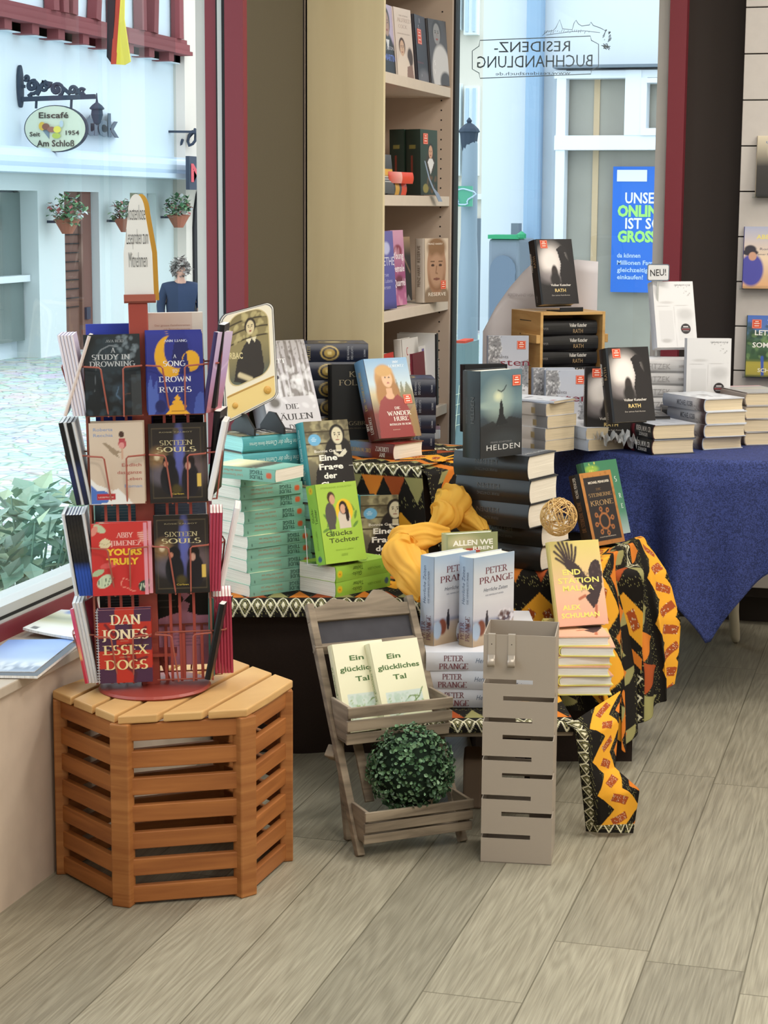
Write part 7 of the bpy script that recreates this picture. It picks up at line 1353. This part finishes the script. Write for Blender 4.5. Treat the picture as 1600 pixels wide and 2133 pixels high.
m = MB(); pc = Pic(.122, .160, .0018); f_tv = lambda p: (f_frage(p), p.ell(.2, .76, .2, .12, '7A7054', .6), p.speck('9A9068', 20, .06, 9, (0, .5, .4, 1), .6)); f_tv(pc)
pc = Pic(.122, .160, .0018).grad([(0, '4E5A54'), (.2, '6E6850'), (.5, '8A7F58'), (1, '7A6E4A')])
for v in (.6, .74, .88): pc.rect(0, v, 1, v + .025, '3E3624').speck('B5A878', 10, .05, int(v * 100), (0, v + .03, 1, v + .1), .7)
pc.poly([(.1, .08), (.2, .35), (.38, .52), (.5, .6), (.66, .6), (.8, .5), (.86, .1), (.8, 0), (.3, 0)], '2C2826').poly([(.44, .6), (.52, .52), (.58, .6), (.66, .52), (.7, .6)], 'D8CFB2').face(.56, .76, .13, 'CFC09A', '2A221C').line([(.24, .14), (.4, .06), (.52, .0)], .05, 'C9BB98')
poly_s = rrect(.021, .094, TW - .021, TH - .020, .034, 8)
# picture grid trimmed to the rounded screen
O_ = np.array((.021, -.0020, .088)); nx, ny = pc.nx, pc.ny; wS, hS = TW - .042, TH - .108
def inset(u, v):
    x, z = u * wS, v * hS; r_ = .034; cx2 = min(max(x, r_), wS - r_); cz2 = min(max(z, r_), hS - r_); dx, dz = x - cx2, z - cz2; d_ = math.hypot(dx, dz)
    if d_ > r_: x, z = cx2 + dx * r_ / d_, cz2 + dz * r_ / d_
    q = wq(O_[0] + x, O_[2] + z); return (q[0], O_[1], q[1])
m.add([(wq(x, z)[0], -.0017, wq(x, z)[1]) for x, z in rrect(.018, .085, TW - .018, TH - .017, .036)], [tuple(range(28))], 'printed_card', lin('C4B488'))
m.grid([[inset(pc.u[j, i], pc.v[j, i]) for i in range(nx)] for j in range(ny)], 'printed_card', pc.a.tolist())
letters(m, 'RBAC', (.026, -.0023, .172), (1, 0, 0), (0, 0, 1), .016, 'C9BC8E', align='l', width=.038, bold=.03)
m.build('screen', tv)
for x, r_ in ((.032, .008), (.128, .011)):
    m = MB(); m.lathe([(.001, 0), (r_, 0), (r_ * .9, .003), (r_ * .4, .005), (.001, .005)], 'printed_card', 16, Matrix(((1, 0, 0, wq(x, .038)[0]), (0, 0, -1, -.0018), (0, 1, 0, wq(x, .038)[1]), (0, 0, 0, 1))), lin('C99A4A')); m.build('knob', tvb)
ft_ = thing('cutout_stand', 'pair of black plastic feet holding the television cut-out', 'display foot', TR((tvp.x, tvp.y, tz)) @ RZ(TVY))
for x in (.05, .135):
    m = MB(); m.prism([(-.075, 0), (.075, 0), (.075, .012), (.02, .052), (-.02, .052), (-.075, .018)], .006, 'black_board', Matrix(((0, 0, 1, x), (1, 0, 0, 0), (0, 1, 0, 0), (0, 0, 0, 1)))); m.build('foot', ft_, bevel=.001)
# riser C
fol_y = on_z(862, 974, CZ).y
ftz = pile('follett', (764, 880), CZ, facing(700) + 6, 'R', 6, 'dark blue hardcover with gold emblem behind the snow cover book, %s', 'dark blue hardcovers', jit=.003, yj=2, dY=fol_y + .29, seed=4)
rb_ = on_y(905, 900, fol_y + .48)
pile('follett', (906, 905), CZ, facing(860) + 4, 'R', 4, 'dark blue hardcover in the right stack beside the bookcase, %s', 'dark blue hardcovers', jit=.004, yj=2, dY=fol_y + .38, seed=9)
pile('saul', (690, 935), CZ, facing(640) + 20, 'R', 1, 'snow cover hardcover lying under its standing copy behind the television cut-out', None)
stand('saul', (566, 915), CZ + .056, facing(640) + 36, 21, 'hardcover with a snowy wood on its cover standing behind the television cut-out', scale=1.2)
stand('kings', (692, 918), CZ, facing(700) + 14, 2, 'black hardcover with grey capitals standing half behind the wavy haired woman book', dY=fol_y + .16)
wz = pile('wander', (822, 960), CZ, facing(820) - 38, 'R', 1, 'blue and red hardcover lying flat with cream pages under its standing copy', None)
stand('wander', (789, 914), wz, facing(800) + 35, 20, 'hardcover with a long haired woman in a red dress standing on its own copy', scale=1.08)
tg = thing('book_holder', 'blue plastic holder behind the standing book of the woman in a red dress', 'book stand', TR(on_z(775, 912, wz)) @ RZ(facing(800) + 32))
flat('blue_plastic', '3E62A8', .3, .5)
m = MB(); m.box((0, -.03, 0), (.11, .09, .003), 'blue_plastic'); m.build('base', tg); m = MB(); m.box((-.04, .062, 0), (.01, .066, .115), 'blue_plastic', RX(-14)); m.build('back_panel', tg, bevel=.001)

# ================================================================== bench and riser
p1z = BZ + .004
pz = pile('pp_flat', (886, 1474), p1z, facing(950) + 3, 'L', 3, 'pale blue-white hardcover in the flat stack on the bench, %s', 'pale blue hardcovers lying', up=False, jit=.003, yj=1.5, seed=2)
stand('pp', (984, 1349), pz, facing(1010) + 47, 0, 'pale blue seaside hardcover, right of the two standing on the flat stack')
stand('pp', (903, 1346), pz, facing(930) + 46, 0, 'pale blue seaside hardcover, left of the two, partly covered by the other')
ay = on_z(886, 1474, p1z).y + .17
az_ = pile('pp_flat', (925, 1440), p1z, facing(950) + 3, 'L', 4, 'pale blue-white hardcover hidden in the stack behind the two standing ones, %s', 'pale blue hardcovers lying', up=False, jit=.001, yj=.5, dY=ay - .04)
stand('allen', (934, 1290), az_, facing(980) + 24, 3, 'olive green hardcover with wavy white title peeking out behind the pale blue novels', dY=ay + .01)
mz = pile('malma_flat', (1160, 1450), p1z, 0, 'L', 0, '', None)
mp = on_z(1160, 1450, p1z); my = facing(1210) + 8
for i in range(6):
    y = my + [0, 3, -2, 4, -3, 2][i]; S = Vector((math.cos(math.radians(y)), math.sin(math.radians(y)), 0)); D = DES['malma_flat']
    # tail ends towards the viewer, spine at the left, cover up
    p = Vector((mp.x, mp.y, p1z + .0005)) + Vector((.006 * math.sin(i * 2.1), .004 * math.cos(i * 1.7), 0)) + S * .0 
    A = Vector((-S.y, S.x, 0)); zt_ = p.z + (i + 1) * D['t'] * 1.004
    M = Matrix(((S.x, 0, A.x, p.x), (S.y, 0, A.y, p.y), (0, -1, 0, zt_), (0, 0, 0, 1)))
    put_book('malma_flat', 'hardcover with thin yellow boards in the stack under the eagle cover, ' + level(i, 6), 'book', M, 'yellow edged hardcovers')
mzt = p1z + 6 * .0245 * 1.004 + .001
stand('malma', (1164, 1306), mzt, facing(1200) + 24, 20, 'yellow and pink hardcover with a dark eagle standing on the pale stack')
# black hardcovers on riser D
lz = DZ + .003
l2 = pile('helden', (1128, 1190), lz, facing(1100) - 30, 'R', 2, 'glossy black hardcover in the lower pair under the rattan ball, %s', 'black hardcovers', jit=.003, yj=1.5, seed=3)
hz_ = l2
hp = on_z(1101, 1103, l2)
h2 = pile('helden', (1101, 1103), l2, facing(1050) - 31, 'R', 3, 'thick black hardcover in the stack under the lone figure book, %s', 'black hardcovers', jit=.003, yj=1.5, seed=5)
rb.location = on_z(1160, 1118, l2 - .0) + Vector((0, .02, .047))
stand('helden', (1000, 956), h2, facing(1020) + 44, 1, 'dark hardcover with a lone figure under a pale sky standing on the black stack')
stand('krone', (1237, 1139), lz, facing(1240) + 50, 17, 'brown and black paperback with a ring of discs standing on the draped riser')
q = on_z(1237, 1139, lz)
stand('magic', (1246, 1120), lz, facing(1240) + 48, 17, 'green paperback showing behind the brown and black one on the draped riser', dY=q.y + .055)

# ================================================================== chalkboard stand
def st_pt(x, s, dy, dz): return MS @ Vector((x, SLOPE * s + dy, SHT * s + dz))
for x, dy, lab in ((.022, -.040, 'cream hardcover with green title in the upper trough, left of the two'), (.112, -.060, 'cream hardcover with green title in the upper trough, right of the two')):
    M = TR(st_pt(x, .465, dy, .008 + DES['tal']['t'] * math.sin(math.radians(22)) * .9)) @ RZ(SYW + (3 if x < .1 else 6)) @ RX(-24)
    put_book('tal', lab, 'book', M, 'cream hardcovers in the trough')

# ================================================================== round table
def tbl(key, px, label, yaw, lean, z=EZ, dY=None, **k): return stand(key, px, z, yaw, lean, label, dY=dY, **k)
ez = EZ + .003
pile('kren', (1360, 948), ez, facing(1360) - 60, 'R', 2, 'dark red hardcover in the pair at the front of the blue table, %s', 'dark red hardcovers', up=False, jit=.002, yj=2, seed=3)
pile('crime', (1466, 938), ez, facing(1466) - 56, 'R', 4, 'pale grey hardcover in the stack of four on the blue table, %s', 'pale grey hardcovers', up=False, jit=.005, yj=4, seed=8)
pile('tan', (1550, 926), ez, facing(1550) - 66, 'R', 4, 'tan paged hardcover in the stack farthest right, %s', 'tan paged hardcovers', up=False, jit=.003, yj=3, seed=2, dY=on_z(1466, 938, ez).y + .16)
sz_ = pile('sten_flat', (1137, 944), ez, facing(1137) - 42, 'R', 4, 'grey paperback in the stack right of the lone figure book, %s', 'grey paperbacks', jit=.003, yj=2, seed=4)
q = on_z(1137, 944, ez); ys_ = facing(1137) - 30; S_ = Vector((math.cos(math.radians(ys_)), math.sin(math.radians(ys_)), 0))
put_book('sten_thin', 'thin pale brochure lying askew across the top of the grey paperback stack', 'book', lay_M('sten_thin', Vector((q.x + .02, q.y + .005, 0)) - S_ * .205, sz_ + .001, ys_, True))
pile('white_flat', (1222, 940), ez, facing(1222) - 56, 'R', 2, 'white-blue paperback in the low pair behind the crumpled wrapper, %s', 'white-blue paperbacks', jit=.004, yj=4, seed=2)
rz0 = pile('rath', (1395, 930), ez, facing(1300) + 8, 'R', 2, 'black hardcover lying under the standing man in a hat book, %s', 'black hardcovers on the round table', jit=.001, dY=on_z(1360, 948, ez).y + .17)
stand('rath', (1281, 880), rz0, facing(1300) + 34, 13, 'black hardcover with a white lit man in a hat standing behind the dark red pair')
stand('rath', (1222, 916), ez, facing(1240) + 10, 3, 'black hardcover half hidden behind the front man in a hat book', dY=on_z(1281, 880, rz0).y + .10)
stand('sten', (1136, 916), ez, facing(1180) + 12, 3, 'wintry hardcover with red lettering standing behind the grey stack, right one')
stand('sten', (1110, 910), ez, facing(1150) + 12, 3, 'wintry hardcover showing a strip left of its right hand copy', dY=on_z(1136, 916, ez).y + .03)
s1y = on_z(1136, 916, ez).y + .22
rs = pile('riser_block', (1110, 880), ez, facing(1060) + 6, 'R', 2, 'plain dark book lying under the upper wintry hardcover, %s', 'plain dark books', dY=s1y - .02)
stand('sten', (1016, 838), rs, facing(1060) + 8, 3, 'wintry hardcover with red lettering standing highest, left of the wooden crate', dY=s1y)
stand('kings', (968, 900), ez, facing(990) + 20, 2, 'black hardcover whose top shows behind the lone figure book', dY=s1y - .10)
# upright wooden crate full of black hardcovers
cry = on_z(1136, 916, ez).y + .28; cp = on_y(1122, 900, cry); CYW = facing(1180) + 27
MCr = TR((cp.x, cry, EZ + .002)) @ RZ(CYW); cw, cd, chh = .235, .22, .392; tt_ = .010
ztop = on_y(1122, 652, cry).z - EZ; chh = ztop
cr = thing('wooden_crate', 'upright open wooden crate filled with black hardcovers on the round table', 'crate', MCr)
m = MB(); m.box((0, 0, 0), (tt_, cd, chh), 'box_wood'); m.build('side_board', cr, bevel=.001)
m = MB(); m.box((cw - tt_, 0, 0), (cw, cd, chh), 'box_wood'); m.build('side_board', cr, bevel=.001)
m = MB(); m.box((tt_, 0, chh - tt_), (cw - tt_, cd, chh), 'box_wood'); m.build('end_board', cr, bevel=.001)
m = MB(); m.box((tt_, 0, 0), (cw - tt_, cd, tt_), 'box_wood'); m.build('end_board', cr, bevel=.001)
m = MB(); m.box((tt_, cd - .006, tt_), (cw - tt_, cd, chh - tt_), 'box_wood'); m.build('bottom_board', cr)
zc = on_y(1110, 708, cry).z - EZ
for x0_, x1_ in ((-.014, 0), (cw, cw + .012)):
    m = MB(); m.box((x0_, .0, zc - .014), (x1_, .12, zc + .014), 'box_wood'); m.build('handle_batten', cr, bevel=.002)
nb = int((chh - .02) / .049)
for i in range(nb):
    D = DES['rath']; yw = CYW + (0, 1.5, -1, 1, 0, -1.5, 1)[i % 7]; p = MCr @ Vector((tt_ + .002 if D['h'] > cw else 0, .012, tt_))
    S = Vector((math.cos(math.radians(yw)), math.sin(math.radians(yw)), 0)); M = lay_M('rath', p + S * .001, EZ + .002 + tt_ + i * .0485, yw, False); 
    M = M @ Matrix.Diagonal((1, 1, (cw - 2 * tt_ - .004) / D['h'], 1))
    put_book('rath', 'black hardcover lying inside the wooden crate, ' + level(i, nb), 'book', M, 'black hardcovers in the crate')
stand('rath', (1132, 634), EZ + .002 + chh, facing(1150) + 34, 14, 'black hardcover with a man in a hat standing on top of the wooden crate', dY=cry + .05)
m = MB(); hz2 = thing('book_holder', 'small black holder under the book on top of the wooden crate', 'book stand', TR(on_y(1160, 637, cry + .06)) @ RZ(facing(1150) + 34)); hz2.location.z = EZ + .002 + chh
m.box((0, -.02, 0), (.09, .06, .003), 'black_board'); m.box((0, -.02, 0), (.09, -.017, .014), 'black_board'); m.build('tray', hz2)
# curved sheet behind the crate
flat('white_sheet', 'D9D4D8', .4, .4)
by = cry + .30; bl, br = on_y(1008, 790, by), on_y(1246, 545, by)
sh = thing('display_sheet', 'curved white display sheet standing behind the wooden crate', 'sign', TR((bl.x, by, EZ)))
m = MB(); pts = [(1006, 690), (1030, 640), (1058, 598), (1085, 566), (1108, 545), (1150, 548), (1200, 541), (1246, 545)]; top_ = [on_y(x, y, by) for x, y in pts]
P = []
for k in range(14):
    t_ = k / 13; P.append([(q.x - bl.x, .05 * math.sin(3.1 * i / 7) , (q.z - EZ) * (1 - t_) + .0 * t_) for i, q in enumerate(top_)])
m.grid(P, 'white_sheet'); letters(m, 'FERDINAND VON', on_y(1082, 618, by) - Vector((bl.x, by, EZ)) + Vector((0, .03, 0)), (1, 0, 0), (0, 0, 1), .010, 'B9B2B8', width=.09)
m.build('sheet', sh, smooth=True, solid=.001)
# white thrillers
fy_ = on_z(1466, 938, ez).y + .34
fz = pile('fitzek_flat', (1428, 880), ez, facing(1380) + 2, 'R', 6, 'pale grey hardcover in the stack under the white sign card, %s', 'pale grey thrillers', up=False, jit=.003, yj=1.5, dY=fy_, seed=5)
stand('fitzek', (1369, 724), fz, facing(1400) + 22, 16, 'white hardcover with a round black sticker standing on the pale grey stack', dY=fy_ + .06)
fz2 = pile('riser_block', (1520, 890), ez, facing(1480) + 4, 'R', 2, 'plain dark book lying under the lower white hardcover, %s', 'plain dark books', dY=fy_ - .06, jit=.001)
stand('fitzek', (1428, 848), fz2, facing(1475) + 8, 3, 'white hardcover with a round black sticker standing behind the stack of four', dY=fy_ - .05)
np_ = on_y(1371, 585, fy_ + .10); ns = thing('new_sign', 'small white sign card with the word new standing above the white hardcover', 'sign', TR(np_) @ RZ(facing(1370) + 4))
m = MB(); cw2, ch2 = .070, .053
m.prism(rrect(-cw2 / 2, 0, cw2 / 2, ch2, .007), .003, 'grey_metal', Matrix(((1, 0, 0, 0), (0, 0, 1, 0), (0, 1, 0, 0), (0, 0, 0, 1)))); m.add([(x, -.0006, z) for x, z in rrect(-cw2 / 2 + .003, .003, cw2 / 2 - .003, ch2 - .003, .005)], [tuple(range(28))], 'printed_card', lin('E4E4E4'))
letters(m, 'NEU!', (0, -.001, .016), (.997, 0, .07), (-.07, 0, .997), .021, '3A3A3C', width=.050, bold=.01); m.build('card', ns)
m = MB(); m.beam((0, .004, 0), (0, .004, -(np_.z - fz) + .002), .006, .003, 'silver_bead', up=(0, 1, 0)); m.build('stem', ns)
# crumpled clear wrapping beside the dark red pair
q = on_z(1275, 938, ez); fo = thing('crumpled_wrapper', 'crumpled clear plastic wrapper on the blue cloth beside the dark red pair', 'wrapper', q)
m = MB(); r = np.random.RandomState(4); gx, gy2 = 26, 12
hgt = r.rand(gy2, gx) * .07; hgt = (hgt + np.roll(hgt, 1, 0) + np.roll(hgt, 1, 1)) / 3; fm, N, L, b = new_mat('clear_wrap', .12, .6); b.inputs['Base Color'].default_value = (.9, .91, .92, 1); b.inputs['Transmission Weight'].default_value = .45; b.inputs['IOR'].default_value = 1.15
m.grid([[(-.06 + .135 * i / (gx - 1) + r.rand() * .004, -.03 + .07 * j / (gy2 - 1) + r.rand() * .004, float(hgt[j, i]) + .001) for i in range(gx)] for j in range(gy2)], 'clear_wrap'); m.build('film', fo)

# ================================================================== bookcase shelves
def shelf_book(key, pa, pb, z, label, lean=5, X=BX - .035, yaw_fix=None, flat_=None):
    """face-out book on a shelf: its cover faces the room (+x); its left and right foot are at the picture columns pa and pb"""
    D = DES[key]; a = on_x(pa, 430, X); b_ = on_x(pb, 430, X); s = (b_.y - a.y) / D['w']
    M = TR((X - D['t'] * math.sin(math.radians(lean)) * 0 - .0, a.y, z + D['t'] * math.sin(math.radians(lean)))) @ RZ(90 if yaw_fix is None else yaw_fix) @ RX(-lean)
    return put_book(key, label, 'book', M)
z = SHZ[5] + .001
for k, (key, pa, lab) in enumerate((('weall', 785, 'white book with a photograph on the top visible bookcase shelf, leftmost'), ('portrait_a', 812, 'lilac book with a dark suited man on the top visible bookcase shelf'), ('portrait_b', 836, 'beige book with a smiling woman on the top visible bookcase shelf'), ('dark_a', 876, 'dark book with an orange sticker on the top visible bookcase shelf'), ('portrait_c', 900, 'grey book with a man in a white shirt, rightmost on the top shelf'))):
    X = BX - .03 + .0; a = on_x(pa, 100, X); put_book(key, lab, 'book', TR((X - .02 * (4 - k) / 4, a.y, z + .003)) @ RZ(90 - (0, 0, 8, 0, 12)[k]) @ RX(-5), 'books on the top visible shelf')
z = SHZ[4] + .001
a = on_x(797, 400, BX - .10); put_book('orange', 'orange-red book standing at the left end of the second bookcase shelf', 'book', TR((BX - .03, 5.545, z + .003)) @ RZ(90) @ RX(-4) @ Matrix.Diagonal((.62, 1, 1.22, 1)))
fyb = on_x(828, 400, BX - .03).y
for i, key in enumerate(('greyflat', 'redflat')):
    D = DES[key]; M = lay_M(key, Vector((BX - .012, fyb - .18, 0)), z + .0345 * i, 90 - 6 * i, True); put_book(key, ('grey and red spined book lying under the red one on the second bookcase shelf', 'red spined book lying on the grey one on the second bookcase shelf')[i], 'book', M)
put_book('greyband', 'grey book with a yellow band leaning on the lying red books', 'book', TR((BX - .004, 5.548, z + .003)) @ RZ(90) @ RX(-6) @ Matrix.Diagonal((.8, .4, .55, 1)))
gx0 = on_x(873, 400, BX - .05).y
put_book('greenbook', 'dark green hardcover with an orange sticker standing face out on the second bookcase shelf', 'book', TR((BX - .045, gx0, z + .003)) @ RZ(80) @ RX(-1))
put_book('greenbook', 'dark green hardcover showing its spine left of the face-out copy', 'book', TR((BX - .100, gx0 + .004, z + .003)) @ RZ(80) @ RX(-1))
tgp = on_x(898, 398, BX + .004); tgl = thing('shelf_tag', 'grey-blue paper strip hanging over the edge of the second bookcase shelf', 'tag', tgp)
m = MB(); flat('tag_blue', '8E9DB4', .6, .3); pr = [on_x(x, y, BX + .004) - tgp for x, y in ((882, 335), (890, 372), (897, 392), (904, 404), (910, 420))]; wd_ = [.012, .016, .02, .05, .05]
m.grid([[(0.004 + .002 * i, p.y - wd_[i] / 2, p.z), (.004 + .002 * i, p.y + wd_[i] / 2, p.z)] for i, p in enumerate(pr)], 'tag_blue'); m.build('strip', tgl, solid=.001)
z = SHZ[3] + .001
put_book('goethe', 'blue-violet book with white capitals on the third bookcase shelf', 'book', TR((BX - .02, on_x(788, 630, BX - .02).y, z + .003)) @ RZ(86) @ RX(-4) @ Matrix.Diagonal((1.25, 1, 1.12, 1)))
put_book('quarrel', 'pink book with white lettering on the third bookcase shelf', 'book', TR((BX - .045, on_x(825, 630, BX - .04).y, z + .003)) @ RZ(88) @ RX(-4) @ Matrix.Diagonal((1, 1, 1.12, 1)))
put_book('blackslim', 'black book with a tan stripe half hidden behind the pink one', 'book', TR((BX - .10, on_x(846, 630, BX - .08).y, z + .003)) @ RZ(88) @ RX(-3))
put_book('reserve', 'beige hardcover with a bearded man on its cover on the third bookcase shelf', 'book', TR((BX - .012, on_x(880, 620, BX - .02).y, z + .003)) @ RZ(66) @ RX(-1) @ Matrix.Diagonal((.86, .9, .93, 1)))
z = SHZ[2] + .001
for key, px, X, rz_, lab in (('blackred', 804, BX - .03, 90, 'black book with a red rim on the fourth bookcase shelf'), ('claim', 846, BX - .035, 86, 'white book with red capitals and a face on the fourth bookcase shelf'), ('tallblack', 870, BX - .12, 90, 'tall black book at the back of the fourth bookcase shelf'), ('whitestack', 872, BX - .05, 88, 'white book with a violet stripe on the fourth bookcase shelf'), ('burgundy', 866, BX - .022, 88, 'burgundy book in front on the fourth bookcase shelf'), ('kaminski', 914, BX - .02, 180, 'black spined book with white letters near the right end of the fourth shelf'), ('kaminski', 926, BX - .03, 180, 'white backed book at the right end of the fourth bookcase shelf')):
    put_book(key, lab, 'book', TR((X, on_x(px, 820, X).y - (.0 if key == 'blackred' else 0), z + .003)) @ RZ(rz_) @ RX(-4))
jy = on_x(907, 905, BX - .03).y; jt = thing('small_jar', 'small white jar on the low bookcase shelf behind the riser', 'jar', (BX - .03, jy, on_x(907, 913, BX - .03).z))
jt.location.z = max(jt.location.z, SHZ[2] - .032 - .12)
m = MB(); m.lathe([(.001, 0), (.016, 0), (.017, .004), (.017, .028), (.014, .032), (.001, .032)], 'pvc_white', 18); m.build('body', jt, smooth=False); m = MB(); m.lathe([(.001, .0322), (.0165, .0322), (.0165, .042), (.001, .042)], 'lilac_lid' if 'lilac_lid' in MATS else flat('lilac_lid', 'B9A0B4', .5, .3), 18); m.build('lid', jt)
# ================================================================== slat wall books on clear ledges
def ledge(px, py, key, label, roll=0):
    Y = sy - .012; p = on_y(px, py, Y); t = thing('book_ledge', 'clear acrylic ledge under the ' + label.split(' on the')[0].split(' at the')[0].split(' lowest')[0], 'ledge', TR((p.x, sy, p.z)), 'acrylic ledges')
    m = MB(); m.box((-.01, -.045, -.004), (.17, 0, -.001), 'clear_acrylic'); m.box((-.01, -.048, -.004), (.17, -.045, .010), 'clear_acrylic'); m.build('shelf', t)
    m = MB(); m.box((.06, -.003, -.004), (.10, 0, .06), 'clear_acrylic'); m.build('hook_plate', t)
    put_book(key, label, 'book', TR((p.x, sy - .040, p.z)) @ RZ(3) @ RX(-7), 'books on the slatted wall')
ledge(1575, 410, 'authorblack', 'cream and black book at the top right on the slatted wall')
ledge(1548, 600, 'hatlady', 'pastel book with a woman in a dark hat on the slatted wall')
ledge(1554, 783, 'sommer', 'blue and green landscape book lowest on the slatted wall')
